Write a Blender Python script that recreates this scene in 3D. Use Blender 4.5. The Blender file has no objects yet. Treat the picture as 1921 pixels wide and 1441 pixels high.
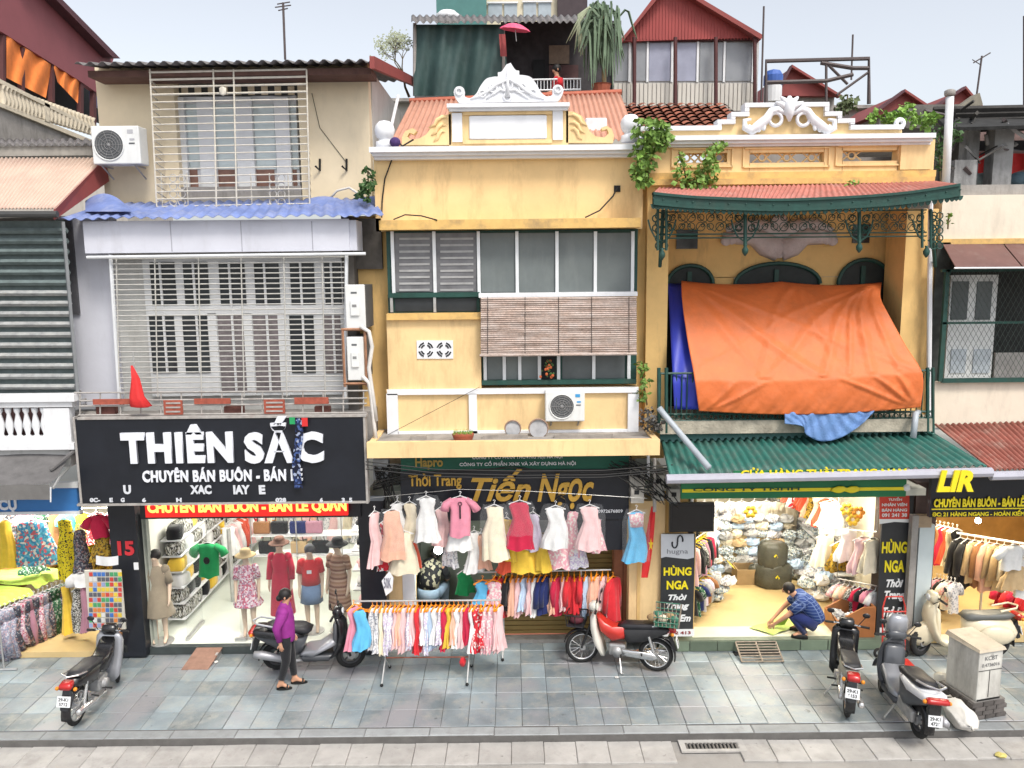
import bpy, math, random
from mathutils import Vector, Matrix
random.seed(7)
S = bpy.context.scene
C = S.collection
# ------------------------------------------------------------------ camera
F, CH = 1500.0, 6.65
PIT, ROL = math.atan(220 / F), math.radians(.6)
cr, sr, cp, sp = math.cos(ROL), math.sin(ROL), math.cos(PIT), math.sin(PIT)
VR = Vector((cr, -sr * sp, -sr * cp)); VU = Vector((sr, cr * sp, cr * cp)); VF = Vector((0, cp, -sp))
cd = bpy.data.cameras.new('camera'); cam = bpy.data.objects.new('camera', cd); C.objects.link(cam)
cam.matrix_world = Matrix(((VR.x, VU.x, -VF.x, 0), (VR.y, VU.y, -VF.y, 0), (VR.z, VU.z, -VF.z, CH), (0, 0, 0, 1)))
cd.sensor_width = 36; cd.lens = 36 * F / 1921; cd.clip_end = 600; cd.clip_start = .05
S.camera = cam
# ------------------------------------------------------------------ world and sun (bright overcast)
SUN_EL, SUN_AZ = math.radians(55), math.radians(150)      # azimuth measured from +Y towards +X
w = bpy.data.worlds.new('World'); S.world = w; w.use_nodes = True
nt = w.node_tree; nt.nodes.clear()
sk = nt.nodes.new('ShaderNodeTexSky'); sk.sky_type = 'NISHITA'; sk.sun_disc = False
sk.sun_elevation = SUN_EL; sk.sun_rotation = SUN_AZ; sk.air_density = 1.0; sk.dust_density = 3.0; sk.ozone_density = 1.5; sk.altitude = 10
hs = nt.nodes.new('ShaderNodeHueSaturation'); hs.inputs['Saturation'].default_value = .32
bg = nt.nodes.new('ShaderNodeBackground'); bg.inputs[1].default_value = .14
wo = nt.nodes.new('ShaderNodeOutputWorld')
nt.links.new(sk.outputs[0], hs.inputs['Color']); nt.links.new(hs.outputs[0], bg.inputs[0]); nt.links.new(bg.outputs[0], wo.inputs[0])
sl = bpy.data.lights.new('sun', 'SUN'); sl.energy = 1.5; sl.angle = math.radians(14); sl.color = (1, .94, .84)
so = bpy.data.objects.new('sun', sl); C.objects.link(so)
sd = Vector((math.sin(SUN_AZ) * math.cos(SUN_EL), math.cos(SUN_AZ) * math.cos(SUN_EL), math.sin(SUN_EL)))
so.rotation_euler = sd.to_track_quat('Z', 'Y').to_euler(); so.location = (0, -10, 30)
vs = S.view_settings; vs.view_transform = 'Standard'; vs.look = 'None'; vs.exposure = .74; vs.gamma = 1; vs.use_curve_mapping = False
S.render.engine = 'CYCLES'; S.cycles.use_denoising = True
S.cycles.max_bounces = 6; S.cycles.diffuse_bounces = 3; S.cycles.glossy_bounces = 3; S.cycles.transmission_bounces = 4; S.cycles.transparent_max_bounces = 8
S.cycles.caustics_reflective = False; S.cycles.caustics_refractive = False; S.cycles.sample_clamp_indirect = 6

# ------------------------------------------------------------------ photo pixel <-> place
def at(px, py, Y):
    d = VF + VR * ((px - 960.5) / F) + VU * ((720.5 - py) / F)
    t = Y / d.y
    return Vector((d.x * t, Y, CH + d.z * t))
def gr(px, py, z=0.0):
    d = VF + VR * ((px - 960.5) / F) + VU * ((720.5 - py) / F)
    t = (z - CH) / d.z
    return Vector((d.x * t, d.y * t, z))
def rect(x0, y0, x1, y1, Y):
    xm, ym = (x0 + x1) / 2, (y0 + y1) / 2
    return at(x0, ym, Y).x, at(x1, ym, Y).x, at(xm, y1, Y).z, at(xm, y0, Y).z     # X0 X1 Z0 Z1
PX = 1 / F                                                                      # metres per pixel per metre of depth

# ------------------------------------------------------------------ materials
MATS = {}
def mat(name, col, rough=.65, var=.12, scale=5, bump=.1, metal=0, dirt=0, dcol=(.09, .08, .07), rnd=0, emis=0, spec=.4, sheen=0, bscale=None, streak=.25, dlev=.52, alpha=1, trans=0, world=False, spots=0, tint=None):
    if name in MATS: return MATS[name]
    m = bpy.data.materials.new(name); m.use_nodes = True; MATS[name] = m
    n, L = m.node_tree.nodes, m.node_tree.links
    b = n['Principled BSDF']
    b.inputs['Roughness'].default_value = rough; b.inputs['Metallic'].default_value = metal
    b.inputs['Specular IOR Level'].default_value = spec
    if alpha < 1: b.inputs['Alpha'].default_value = alpha
    if trans: b.inputs['Transmission Weight'].default_value = trans
    if sheen: b.inputs['Sheen Weight'].default_value = sheen
    tc = n.new('ShaderNodeTexCoord')
    OC_ = n.new('ShaderNodeNewGeometry').outputs['Position'] if world else tc.outputs['Object']
    no = n.new('ShaderNodeTexNoise'); no.inputs['Scale'].default_value = scale; no.inputs['Detail'].default_value = 7; no.inputs['Roughness'].default_value = .62
    L.new(OC_, no.inputs['Vector'])
    mp = n.new('ShaderNodeMapRange'); mp.inputs[1].default_value = .28; mp.inputs[2].default_value = .72; mp.inputs[3].default_value = 1 - var; mp.inputs[4].default_value = 1 + var
    L.new(no.outputs['Fac'], mp.inputs[0])
    mu = n.new('ShaderNodeVectorMath'); mu.operation = 'SCALE'; mu.inputs[0].default_value = col[:3]
    L.new(mp.outputs[0], mu.inputs['Scale']); out = mu.outputs[0]
    if rnd:
        oi = n.new('ShaderNodeObjectInfo'); r = n.new('ShaderNodeMapRange'); r.inputs[3].default_value = 1 - rnd; r.inputs[4].default_value = 1 + rnd
        L.new(oi.outputs['Random'], r.inputs[0]); m2 = n.new('ShaderNodeVectorMath'); m2.operation = 'SCALE'
        L.new(out, m2.inputs[0]); L.new(r.outputs[0], m2.inputs['Scale']); out = m2.outputs[0]
    if dirt:
        ma = n.new('ShaderNodeMapping'); ma.inputs['Scale'].default_value = (2.2, 2.2, 2.2 * streak)
        L.new(OC_, ma.inputs[0])
        n2 = n.new('ShaderNodeTexNoise'); n2.inputs['Scale'].default_value = 1.6; n2.inputs['Detail'].default_value = 9; n2.inputs['Roughness'].default_value = .7
        L.new(ma.outputs[0], n2.inputs['Vector'])
        r2 = n.new('ShaderNodeMapRange'); r2.inputs[1].default_value = dlev; r2.inputs[2].default_value = dlev + .26; r2.inputs[3].default_value = 0; r2.inputs[4].default_value = dirt
        L.new(n2.outputs['Fac'], r2.inputs[0])
        mx = n.new('ShaderNodeMix'); mx.data_type = 'RGBA'; mx.inputs['B'].default_value = (*dcol, 1)
        L.new(r2.outputs[0], mx.inputs['Factor']); L.new(out, mx.inputs['A']); out = mx.outputs['Result']
    for sc_, lo_, hi_, col_, am_ in (((.9, .5, .62, tint, .8),) if tint else ()) + (((9, .66, .74, tuple(k * .3 for k in col[:3]), spots), (38, .68, .72, (.6, .58, .54), spots * .7)) if spots else ()):
        n3 = n.new('ShaderNodeTexNoise'); n3.inputs['Scale'].default_value = sc_; n3.inputs['Detail'].default_value = 5; L.new(OC_, n3.inputs['Vector'])
        r3 = n.new('ShaderNodeMapRange'); r3.inputs[1].default_value = lo_; r3.inputs[2].default_value = hi_; r3.inputs[4].default_value = am_; L.new(n3.outputs['Fac'], r3.inputs[0])
        m3 = n.new('ShaderNodeMix'); m3.data_type = 'RGBA'; m3.inputs['B'].default_value = (*col_, 1); L.new(r3.outputs[0], m3.inputs['Factor']); L.new(out, m3.inputs['A']); out = m3.outputs['Result']
    L.new(out, b.inputs['Base Color'])
    if emis:
        b.inputs['Emission Color'].default_value = (*col[:3], 1); b.inputs['Emission Strength'].default_value = emis
    if bump:
        bp = n.new('ShaderNodeBump'); bp.inputs['Strength'].default_value = bump; bp.inputs['Distance'].default_value = .02
        nb = n.new('ShaderNodeTexNoise'); nb.inputs['Scale'].default_value = bscale or scale * 6; nb.inputs['Detail'].default_value = 4
        L.new(OC_, nb.inputs['Vector']); L.new(nb.outputs['Fac'], bp.inputs['Height']); L.new(bp.outputs[0], b.inputs['Normal'])
    return m
def pat(name, cols, kind='spots', scale=20, rough=.85, pos=None):
    """printed cloth: kind spots / stripes / check; cols = ground then prints"""
    if name in MATS: return MATS[name]
    m = bpy.data.materials.new(name); m.use_nodes = True; MATS[name] = m
    n, L = m.node_tree.nodes, m.node_tree.links
    b = n['Principled BSDF']; b.inputs['Roughness'].default_value = rough; b.inputs['Specular IOR Level'].default_value = .2
    tc = n.new('ShaderNodeTexCoord'); rp = n.new('ShaderNodeValToRGB'); rp.color_ramp.interpolation = 'CONSTANT'
    cr_ = rp.color_ramp
    while len(cr_.elements) < len(cols): cr_.elements.new(.5)
    for i, c in enumerate(cols):
        cr_.elements[i].position = (pos[i] if pos else i / len(cols)); cr_.elements[i].color = (*c, 1)
    if kind == 'spots':
        v = n.new('ShaderNodeTexVoronoi'); v.inputs['Scale'].default_value = scale; L.new(tc.outputs['Object'], v.inputs['Vector'])
        sp_ = n.new('ShaderNodeSeparateColor'); L.new(v.outputs['Color'], sp_.inputs[0]); L.new(sp_.outputs[0], rp.inputs[0])
        L.new(rp.outputs[0], b.inputs['Base Color'])
    elif kind == 'stripes':
        sx = n.new('ShaderNodeSeparateXYZ'); L.new(tc.outputs['Object'], sx.inputs[0])
        mm = n.new('ShaderNodeMath'); mm.operation = 'MULTIPLY'; mm.inputs[1].default_value = scale; L.new(sx.outputs[2], mm.inputs[0])
        fr = n.new('ShaderNodeMath'); fr.operation = 'FRACT'; L.new(mm.outputs[0], fr.inputs[0]); L.new(fr.outputs[0], rp.inputs[0])
        L.new(rp.outputs[0], b.inputs['Base Color'])
    else:
        sx = n.new('ShaderNodeSeparateXYZ'); L.new(tc.outputs['Object'], sx.inputs[0]); f = []
        for k, ax in enumerate((0, 2)):
            mm = n.new('ShaderNodeMath'); mm.operation = 'MULTIPLY'; mm.inputs[1].default_value = scale; L.new(sx.outputs[ax], mm.inputs[0])
            fr = n.new('ShaderNodeMath'); fr.operation = 'FRACT'; L.new(mm.outputs[0], fr.inputs[0])
            g = n.new('ShaderNodeMath'); g.operation = 'GREATER_THAN'; g.inputs[1].default_value = .82; L.new(fr.outputs[0], g.inputs[0]); f.append(g)
        mxx = n.new('ShaderNodeMath'); mxx.operation = 'MAXIMUM'; L.new(f[0].outputs[0], mxx.inputs[0]); L.new(f[1].outputs[0], mxx.inputs[1])
        L.new(mxx.outputs[0], rp.inputs[0]); L.new(rp.outputs[0], b.inputs['Base Color'])
    return m
def sc(r, g, b):                                                     # 0-255 photo colour -> linear
    f = lambda v: ((v / 255 + .055) / 1.055) ** 2.4 if v > 10 else v / 255 / 12.92
    return (f(r), f(g), f(b))

# ------------------------------------------------------------------ objects
WL = {}                                                               # world origin of objects made in world coordinates
def tag(o, label=None, cat=None, group=None, kind=None):
    if label: o['label'] = label
    if cat: o['category'] = cat
    if group: o['group'] = group
    if kind: o['kind'] = kind
    return o
def thing(name, label, cat, loc=(0, 0, 0), group=None):
    o = bpy.data.objects.new(name, None); C.objects.link(o); o.location = loc; o.empty_display_size = .2
    WL[o.name] = Vector(loc)
    return tag(o, label, cat, group)
class MB:
    def __init__(s): s.v = []; s.f = []
    def add(s, vs, fs):
        k = len(s.v); s.v += [tuple(a) for a in vs]; s.f += [tuple(i + k for i in f) for f in fs]; return s
    def box(s, x0, x1, y0, y1, z0, z1):
        return s.add([(x, y, z) for z in (z0, z1) for y in (y0, y1) for x in (x0, x1)], [(0, 2, 3, 1), (4, 5, 7, 6), (0, 1, 5, 4), (2, 6, 7, 3), (0, 4, 6, 2), (1, 3, 7, 5)])
    def pb(s, x0, y0, x1, y1, Y, t=.05):                               # box whose front face spans a photo rectangle at depth Y
        a, b, c, d = rect(x0, y0, x1, y1, Y); return s.box(a, b, Y, Y + t, c, d)
    def path(s, pts, r, n=6, caps=True):
        pts = [Vector(p) for p in pts]; R = r if isinstance(r, (list, tuple)) else [r] * len(pts)
        ring = []; up = None; k0 = len(s.v)
        for i, p in enumerate(pts):
            d = (pts[min(i + 1, len(pts) - 1)] - pts[max(i - 1, 0)]).normalized()
            if up is None: up = Vector((0, 0, 1)) if abs(d.z) < .9 else Vector((0, 1, 0))
            a = d.cross(up)
            if a.length < 1e-5: a = d.cross(Vector((1, 0, 0)))
            a.normalize(); b = a.cross(d).normalized(); up = b
            for j in range(n):
                t = 2 * math.pi * j / n; s.v.append(tuple(p + (a * math.cos(t) + b * math.sin(t)) * R[i]))
        for i in range(len(pts) - 1):
            for j in range(n):
                s.f.append((k0 + i * n + j, k0 + i * n + (j + 1) % n, k0 + (i + 1) * n + (j + 1) % n, k0 + (i + 1) * n + j))
        if caps:
            s.f.append(tuple(k0 + j for j in range(n))[::-1]); s.f.append(tuple(k0 + (len(pts) - 1) * n + j for j in range(n)))
        return s
    def loft(s, rings, cap=True):                                      # rings: lists of points, equal length, closed
        k0 = len(s.v); n = len(rings[0])
        for r in rings: s.v += [tuple(p) for p in r]
        for i in range(len(rings) - 1):
            for j in range(n): s.f.append((k0 + i * n + j, k0 + i * n + (j + 1) % n, k0 + (i + 1) * n + (j + 1) % n, k0 + (i + 1) * n + j))
        if cap: s.f.append(tuple(k0 + j for j in range(n))[::-1]); s.f.append(tuple(k0 + (len(rings) - 1) * n + j for j in range(n)))
        return s
    def ell(s, secs, n=14, fold=0, nf=7, cap=True, ph=0):              # secs: (cx, cy, z, rx, ry[, fold]) stacked ellipses
        rr = []
        for q in secs:
            fo = q[5] if len(q) > 5 else fold
            rr.append([(q[0] + q[3] * (1 + fo * math.sin(nf * 2 * math.pi * j / n + ph)) * math.cos(2 * math.pi * j / n), q[1] + q[4] * (1 + fo * math.sin(nf * 2 * math.pi * j / n + ph)) * math.sin(2 * math.pi * j / n), q[2]) for j in range(n)])
        return s.loft(rr, cap)
    def lathe(s, prof, c, n=12):                                       # prof: (r, z)
        return s.ell([(c[0], c[1], c[2] + z, r, r) for r, z in prof], n)
    def prism(s, poly, Y, t, hole=None):                               # poly of (x, z) extruded from depth Y backwards
        n = len(poly); k = len(s.v)
        s.v += [(x, Y, z) for x, z in poly] + [(x, Y + t, z) for x, z in poly]
        s.f.append(tuple(range(k, k + n))); s.f.append(tuple(range(k + n, k + 2 * n))[::-1])
        for j in range(n): s.f.append((k + j, k + n + j, k + n + (j + 1) % n, k + (j + 1) % n))
        return s
    def pp(s, pts, Y, t=.05): return s.prism([(lambda v: (v.x, v.z))(at(x, y, Y)) for x, y in pts], Y, t)
    def slab(s, poly, w, k=.86, ax=(1, 0, 0)):                         # rounded plate: side profile (x, z), half width w
        cx = sum(p[0] for p in poly) / len(poly); cz = sum(p[1] for p in poly) / len(poly)
        return s.loft([[(cx + (x - cx) * q, y, cz + (z - cz) * q) for x, z in poly] for y, q in ((-w, k), (-w * .72, 1), (w * .72, 1), (w, k))])
    def grid(s, fn, nu, nv):
        k = len(s.v); s.v += [tuple(fn(i / nu, j / nv)) for j in range(nv + 1) for i in range(nu + 1)]
        for j in range(nv):
            for i in range(nu): a = k + j * (nu + 1) + i; s.f.append((a, a + 1, a + nu + 2, a + nu + 1))
        return s
    def ball(s, c, r, n=10, m=6, sq=(1, 1, 1)):
        return s.ell([(c[0], c[1], c[2] - r * sq[2] * math.cos(math.pi * i / m), max(r * sq[0] * math.sin(math.pi * i / m), 1e-4), max(r * sq[1] * math.sin(math.pi * i / m), 1e-4)) for i in range(m + 1)], n, cap=False)
    def torus(s, c, R, r, ax='y', n=24, m=8, sq=1):
        rr = []
        for i in range(n):
            a = 2 * math.pi * i / n; ring = []
            for j in range(m):
                b = 2 * math.pi * j / m; q = R + r * math.cos(b); o = r * sq * math.sin(b)
                ring.append((c[0] + q * math.cos(a), c[1] + o, c[2] + q * math.sin(a)) if ax == 'y' else (c[0] + q * math.cos(a), c[1] + q * math.sin(a), c[2] + o))
            rr.append(ring)
        return s.loft(rr + [rr[0]], False)
    def mesh(s, name, m, smooth=False):
        me = bpy.data.meshes.new(name); me.from_pydata(s.v, [], s.f); me.validate(); 
        if m: me.materials.append(m)
        if smooth: me.shade_smooth()
        return me
    def build(s, name, m, parent=None, smooth=False, flip=False):
        o = bpy.data.objects.new(name, s.mesh(name, m, smooth)); C.objects.link(o)
        if parent:
            o.parent = parent; o.location = -WL.get(parent.name, Vector())
        WL[o.name] = Vector()
        return o
def put(mesh, name, loc, parent=None, rz=0, rot=None, scale=None):     # linked copy of a mesh
    o = bpy.data.objects.new(name, mesh); C.objects.link(o)
    o.parent = parent; o.location = Vector(loc) - (WL.get(parent.name, Vector()) if parent else Vector())
    if rz: o.rotation_euler = (0, 0, rz)
    if rot: o.rotation_euler = rot
    if scale: o.scale = scale
    return o
def copy_tree(o, parent=None):
    c = o.copy(); C.objects.link(c); c.parent = parent
    for ch in list(o.children): copy_tree(ch, c)
    return c
def bars(name, m, parent, segs, r, n=6):                               # each bar its own part
    return [MB().path(sg, r, n).build(name, m, parent) for sg in segs]
def boxes(name, m, parent, rs): return [MB().pb(*r).build(name, m, parent) for r in rs]
def corr(name, m, parent, a, b, c, d, pitch=.08, amp=.015, nv=6, sag=0):   # corrugated sheet a-b upper edge, d-c lower edge
    a, b, c, d = map(Vector, (a, b, c, d)); W = (b - a).length; nw = max(2, round(W / pitch)); nu = nw * 6
    nr = (b - a).cross(d - a).normalized()
    if nr.z < 0: nr = -nr
    def fn(u, v):
        p = a.lerp(b, u).lerp(d.lerp(c, u), v)
        return p + nr * (amp * math.sin(u * nw * 2 * math.pi) + sag * math.sin(u * 23) * math.sin(v * 5))
    t = MB().grid(fn, nu, nv); o = t.build(name, m, parent, smooth=True)
    md = o.modifiers.new('s', 'SOLIDIFY'); md.thickness = .006
    return o
def text(body, m, parent, x0, y0, x1, y1, Y, bold=.02, shear=0, depth=.012, name='lettering', spc=1.0):
    cu = bpy.data.curves.new(name, 'FONT'); cu.body = body; cu.offset = bold; cu.shear = shear; cu.space_character = spc; cu.extrude = .05; cu.resolution_u = 3
    o = bpy.data.objects.new(name, cu); C.objects.link(o); dg = bpy.context.evaluated_depsgraph_get()
    me = bpy.data.meshes.new_from_object(o.evaluated_get(dg)); bpy.data.objects.remove(o)
    xs = [v.co.x for v in me.vertices]; ys = [v.co.y for v in me.vertices]
    X0, X1, Z0, Z1 = rect(x0, y0, x1, y1, Y); a, b, c, d = min(xs), max(xs), min(ys), max(ys)
    for v in me.vertices:
        x, y, z = v.co; v.co = (X0 + (x - a) / (b - a) * (X1 - X0), Y - depth * (.5 + z * 10) , Z0 + (y - c) / (d - c) * (Z1 - Z0))
    me.materials.clear(); me.materials.append(m); me.name = name
    o = bpy.data.objects.new(name, me); C.objects.link(o)
    o.parent = parent
    if parent: o.location = -WL.get(parent.name, Vector())
    WL[o.name] = Vector()
    return o
def lampbar(name, label, p0, p1, energy, w=.3, col=(1, .93, .8), parent=None, group='shop ceiling lamps', down=True):
    """a tube lamp under a shop ceiling, with its own light"""
    p0, p1 = Vector(p0), Vector(p1); t = thing(name, label, 'lamp', p0, group)
    MB().path([p0, p1], .02, 8).build('tube', MATS['lamp_glow'], t)
    MB().box(min(p0.x, p1.x) - .02, max(p0.x, p1.x) + .02, min(p0.y, p1.y) - .04, max(p0.y, p1.y) + .04, p0.z + .022, p0.z + .06).build('housing', MATS['white_paint'], t)
    li = bpy.data.lights.new('tube_light', 'AREA'); li.shape = 'RECTANGLE'; li.size = max((p1 - p0).length, .3); li.size_y = w; li.energy = energy; li.color = col
    lo = bpy.data.objects.new('tube_light', li); C.objects.link(lo); lo.parent = t; lo.location = (p1 - p0) / 2 + Vector((0, 0, -.05))
    if abs((p1 - p0).y) > abs((p1 - p0).x): lo.rotation_euler = (0, 0, math.pi / 2)
    return t
ORD = ['first', 'second', 'third', 'fourth', 'fifth', 'sixth', 'seventh', 'eighth', 'ninth', 'tenth', 'eleventh', 'twelfth', 'thirteenth', 'fourteenth', 'fifteenth', 'sixteenth', 'seventeenth', 'eighteenth', 'nineteenth', 'twentieth', 'twenty-first', 'twenty-second', 'twenty-third', 'twenty-fourth', 'twenty-fifth', 'twenty-sixth', 'twenty-seventh', 'twenty-eighth', 'twenty-ninth', 'thirtieth']
# common materials
white = mat('white_paint', (.72, .73, .75), .55, .07, 3, .08, dirt=.35, dcol=(.35, .33, .3))
mat('lamp_glow', (1, .97, .9), emis=25, bump=0, var=0)
cream = mat('cream_wall', (.74, .63, .45), .8, .08, 1.5, .15, dirt=.35, dcol=(.42, .36, .28), dlev=.55)
yellow = mat('yellow_plaster', (.81, .585, .30), .82, .11, 1.1, .22, dirt=.7, dcol=(.5, .335, .17), dlev=.49)
yellow2 = mat('weathered_yellow_plaster', (.76, .50, .2), .85, .12, 1.6, .2, dirt=.65, dcol=(.3, .2, .1), dlev=.52)
black = mat('black_sign', (.012, .014, .02), .35, .2, 3, .03)
dark = mat('dark_void', (.015, .016, .018), .8, .2, 3, 0)
green = mat('green_metal', (.015, .062, .05), .5, .25, 6, .1, dirt=.4, dcol=(.08, .07, .05))
steel = mat('galvanised_steel', (.5, .5, .49), .4, .15, 9, .05, metal=.6)
alu = mat('aluminium_frame', (.72, .74, .76), .4, .06, 5, .03, metal=.2)
cable = mat('black_cable', (.012, .012, .012), .6, .1, 5, 0)
glass_d = mat('dim_window_glass', (.10, .115, .12), .16, .3, 1.2, .02, spec=.6)
glass_v = mat('dark_window_glass', (.035, .04, .045), .12, .3, 1.5, .02, spec=.6)
concrete = mat('grey_concrete', (.32, .30, .28), .9, .2, 3, .35, dirt=.6, dcol=(.09, .08, .07), dlev=.48)
rust_red = mat('red_roof_sheet', (.25, .055, .05), .65, .15, 2, .06, dirt=.5, dcol=(.15, .075, .06))
# ================================================================== GROUND
asphalt = mat('worn_road_surface', (.31, .295, .275), .9, .14, 1.4, .3, dirt=.45, dcol=(.19, .17, .15), streak=1, dlev=.5, bscale=60)
tile_m = mat('blue_grey_stone_tile', (.20, .24, .26), .34, .28, 1.6, .2, rnd=.24, dirt=.75, dcol=(.36, .345, .30), streak=1, dlev=.47, spec=.5, bscale=45, world=True, spots=.7, tint=(.27, .265, .28))
gut_m = mat('pale_gutter_stone', (.38, .365, .345), .85, .16, 3, .25, rnd=.1, dirt=.6, dcol=(.2, .185, .17), streak=1, world=True, spots=.6)
MB().box(-120, 120, -40, 160, -.4, -.135).build('road', asphalt).update_tag()
road = bpy.data.objects['road']; tag(road, 'pale worn street surface in front of the kerb', kind='structure')
pav = MB().box(-14, 14, 10.62, 30, -.16, -.012).build('pavement', mat('grout', (.12, .115, .11), .95, .2, 6, .2)); tag(pav, 'blue grey stone paved sidewalk before the shops', kind='structure')
def tilemesh(name, wx, wy, h, m, bev=.006):
    b = bev; x, y = wx / 2, wy / 2
    v = [(-x, -y, 0), (x, -y, 0), (x, y, 0), (-x, y, 0), (-x, -y, h - b), (x, -y, h - b), (x, y, h - b), (-x, y, h - b), (-x + b, -y + b, h), (x - b, -y + b, h), (x - b, y - b, h), (-x + b, y - b, h)]
    f = [(0, 1, 5, 4), (1, 2, 6, 5), (2, 3, 7, 6), (3, 0, 4, 7), (4, 5, 9, 8), (5, 6, 10, 9), (6, 7, 11, 10), (7, 4, 8, 11), (8, 9, 10, 11)]
    return MB().add(v, f).mesh(name, m)
tm = tilemesh('tile', .394, .455, .04, tile_m)
rnd = random.Random(3)
for r in range(6):
    for c in range(47):
        x = -9.3 + c * .4; y = 10.86 + .23 + r * .461 - (.0 if c % 2 else .0)
        put(tm, 'tile', (x, y, -.04 + rnd.uniform(-.003, .003) - (.007 if rnd.random() < .08 else 0)), pav, rot=(rnd.uniform(-.006, .006), rnd.uniform(-.006, .006), rnd.uniform(-.004, .004)))
b = MB()
for r in range(6):
    for c in list(range(-8, 0)) + list(range(47, 55)):
        x = -9.3 + c * .4; y = 11.09 + r * .461; z_ = rnd.uniform(-.003, .003); b.box(x - .197, x + .197, y - .2275, y + .2275, -.04, z_)
b.build('outer_tiles', tile_m, pav)['kind'] = 'stuff'
km = tilemesh('kerb_stone', .93, .2, .15, mat('kerb_stone_grey', (.27, .285, .29), .6, .15, 4, .2, rnd=.15, dirt=.5, dcol=(.12, .11, .1), world=True), .012)
kerb = thing('kerb', 'stone kerb edge along the sidewalk', None, (0, 10.7, 0)); kerb['kind'] = 'structure'
for c in range(26): put(km, 'kerb_stone', (-12 + c * .935, 10.735 + rnd.uniform(-.006, .006), -.15 + rnd.uniform(-.004, .004)), kerb, rz=rnd.uniform(-.004, .004))
gt = thing('gutter', 'row of pale gutter slabs below the kerb', None, (0, 10.3, -.13)); gt['kind'] = 'structure'
MB().box(-14, 14, 10.05, 10.66, -.2, -.14).build('gutter_bed', mat('grout2', (.14, .13, .12), .95, .2, 6, .2), gt)
gm = tilemesh('gutter_slab', .452, .5, .03, gut_m, .008)
dr = gr(1333, 1395, -.13)
for c in range(54):
    x = -12.2 + c * .458
    if abs(x - dr.x) < .5: continue
    put(gm, 'gutter_slab', (x, 10.37 + rnd.uniform(-.012, .012), -.135 + rnd.uniform(-.004, .004)), gt, rot=(rnd.uniform(-.01, .01), rnd.uniform(-.01, .01), rnd.uniform(-.012, .012)))
dg_ = thing('storm_drain', 'cast iron storm drain grate set in the gutter', 'drain', dr)
iron = mat('cast_iron', (.16, .15, .14), .7, .2, 10, .2, metal=.3)
MB().box(dr.x - .46, dr.x + .46, dr.y - .23, dr.y + .26, -.135, -.124).build('pit', dark, dg_)
b = MB(); b.box(dr.x - .46, dr.x + .46, dr.y - .23, dr.y - .17, -.124, -.1); b.box(dr.x - .46, dr.x + .46, dr.y + .2, dr.y + .26, -.124, -.1); b.box(dr.x - .46, dr.x - .38, dr.y - .17, dr.y + .2, -.124, -.1); b.box(dr.x + .38, dr.x + .46, dr.y - .17, dr.y + .2, -.124, -.1); b.box(dr.x - .38, dr.x + .38, dr.y - .02, dr.y + .05, -.124, -.1)
b.build('grate_frame', gut_m, dg_)
for k in range(14):
    for y0, y1 in ((-.17, -.02), (.05, .2)):
        MB().box(dr.x - .375 + k * .054, dr.x - .348 + k * .054, dr.y + y0, dr.y + y1, -.124, -.103).build('grate_bar', iron, dg_)

# ================================================================== BUILDING B : narrow white house with the black sign
FZ = .14
B_ = thing('narrow_house', 'cream and white narrow house with caged windows above the black shop sign', 'building', (-4.4, 13.4, 0))
lilac = mat('lilac_white_wall', (.60, .61, .68), .75, .06, 1.6, .1, dirt=.35, dcol=(.35, .34, .36))
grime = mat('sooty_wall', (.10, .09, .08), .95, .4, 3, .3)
# ground floor shell (room behind the shop front)
X0, X1 = at(262, 1100, 13.1).x, at(676, 1100, 13.1).x
shopw = mat('shop_white_wall', (.78, .78, .70), .6, .05, 2, .05)
FLB = mat('pale_green_floor_tile', (.70, .74, .66), .22, .05, 2, .02, spec=.5)
zc = 2.72; XB0, XB1 = X0, X1
MB().box(X0, X1, 13.28, 19.2, .02, FZ).build('shop_floor', FLB, B_)
MB().box(X0 - .1, X1 + .1, 13.16, 13.28, .0, FZ - .004).build('step', mat('dark_step_stone', (.05, .06, .06), .4, .2, 5, .1), B_)
MB().box(X0 - .12, X0, 13.3, 19.2, .0, zc).build('shop_wall', shopw, B_); MB().box(X1, X1 + .12, 13.3, 19.2, .0, zc).build('shop_wall', shopw, B_)
MB().box(X0 - .12, X1 + .12, 19.2, 19.3, .0, zc).build('shop_wall', shopw, B_); MB().box(X0 - .12, X1 + .12, 13.1, 19.3, zc, zc + .1).build('shop_ceiling', shopw, B_)
pl = mat('black_pillar_cladding', (.016, .018, .024), .3, .25, 3, .03)
MB().pb(213, 940, 263, 1232, 13.02, .3).build('pillar', pl, B_); MB().pb(676, 940, 724, 1228, 13.02, .3).build('pillar', pl, B_)
n15 = thing('number_sign', 'red house number on the black pillar left of the shop', 'sign', at(240, 1030, 13)); text('15', mat('red_digits', (.55, .03, .04), .5, .1), n15, 221, 1015, 252, 1042, 13.01, .04)
MB().pb(251, 1056, 259, 1069, 13.0, .02).build('wall_switch', white, B_)
# first floor walls
MB().pb(118, 405, 216, 760, 13.35, .3).build('wall', lilac, B_)
MB().pb(112, 412, 141, 590, 13.3, .04).build('dark_strip', mat('grey_strip', (.09, .09, .1), .7, .2, 4, .1), B_)
MB().pb(205, 470, 668, 800, 13.42, .3).build('wall', mat('grey_white_wall', (.55, .55, .53), .75, .1, 2, .1, dirt=.5, dcol=(.25, .23, .2)), B_)
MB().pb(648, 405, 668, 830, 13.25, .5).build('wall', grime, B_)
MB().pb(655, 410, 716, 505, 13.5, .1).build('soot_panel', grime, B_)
MB().pb(120, 775, 700, 850, 13.1, .5).build('floor_slab', concrete, B_)
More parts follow.
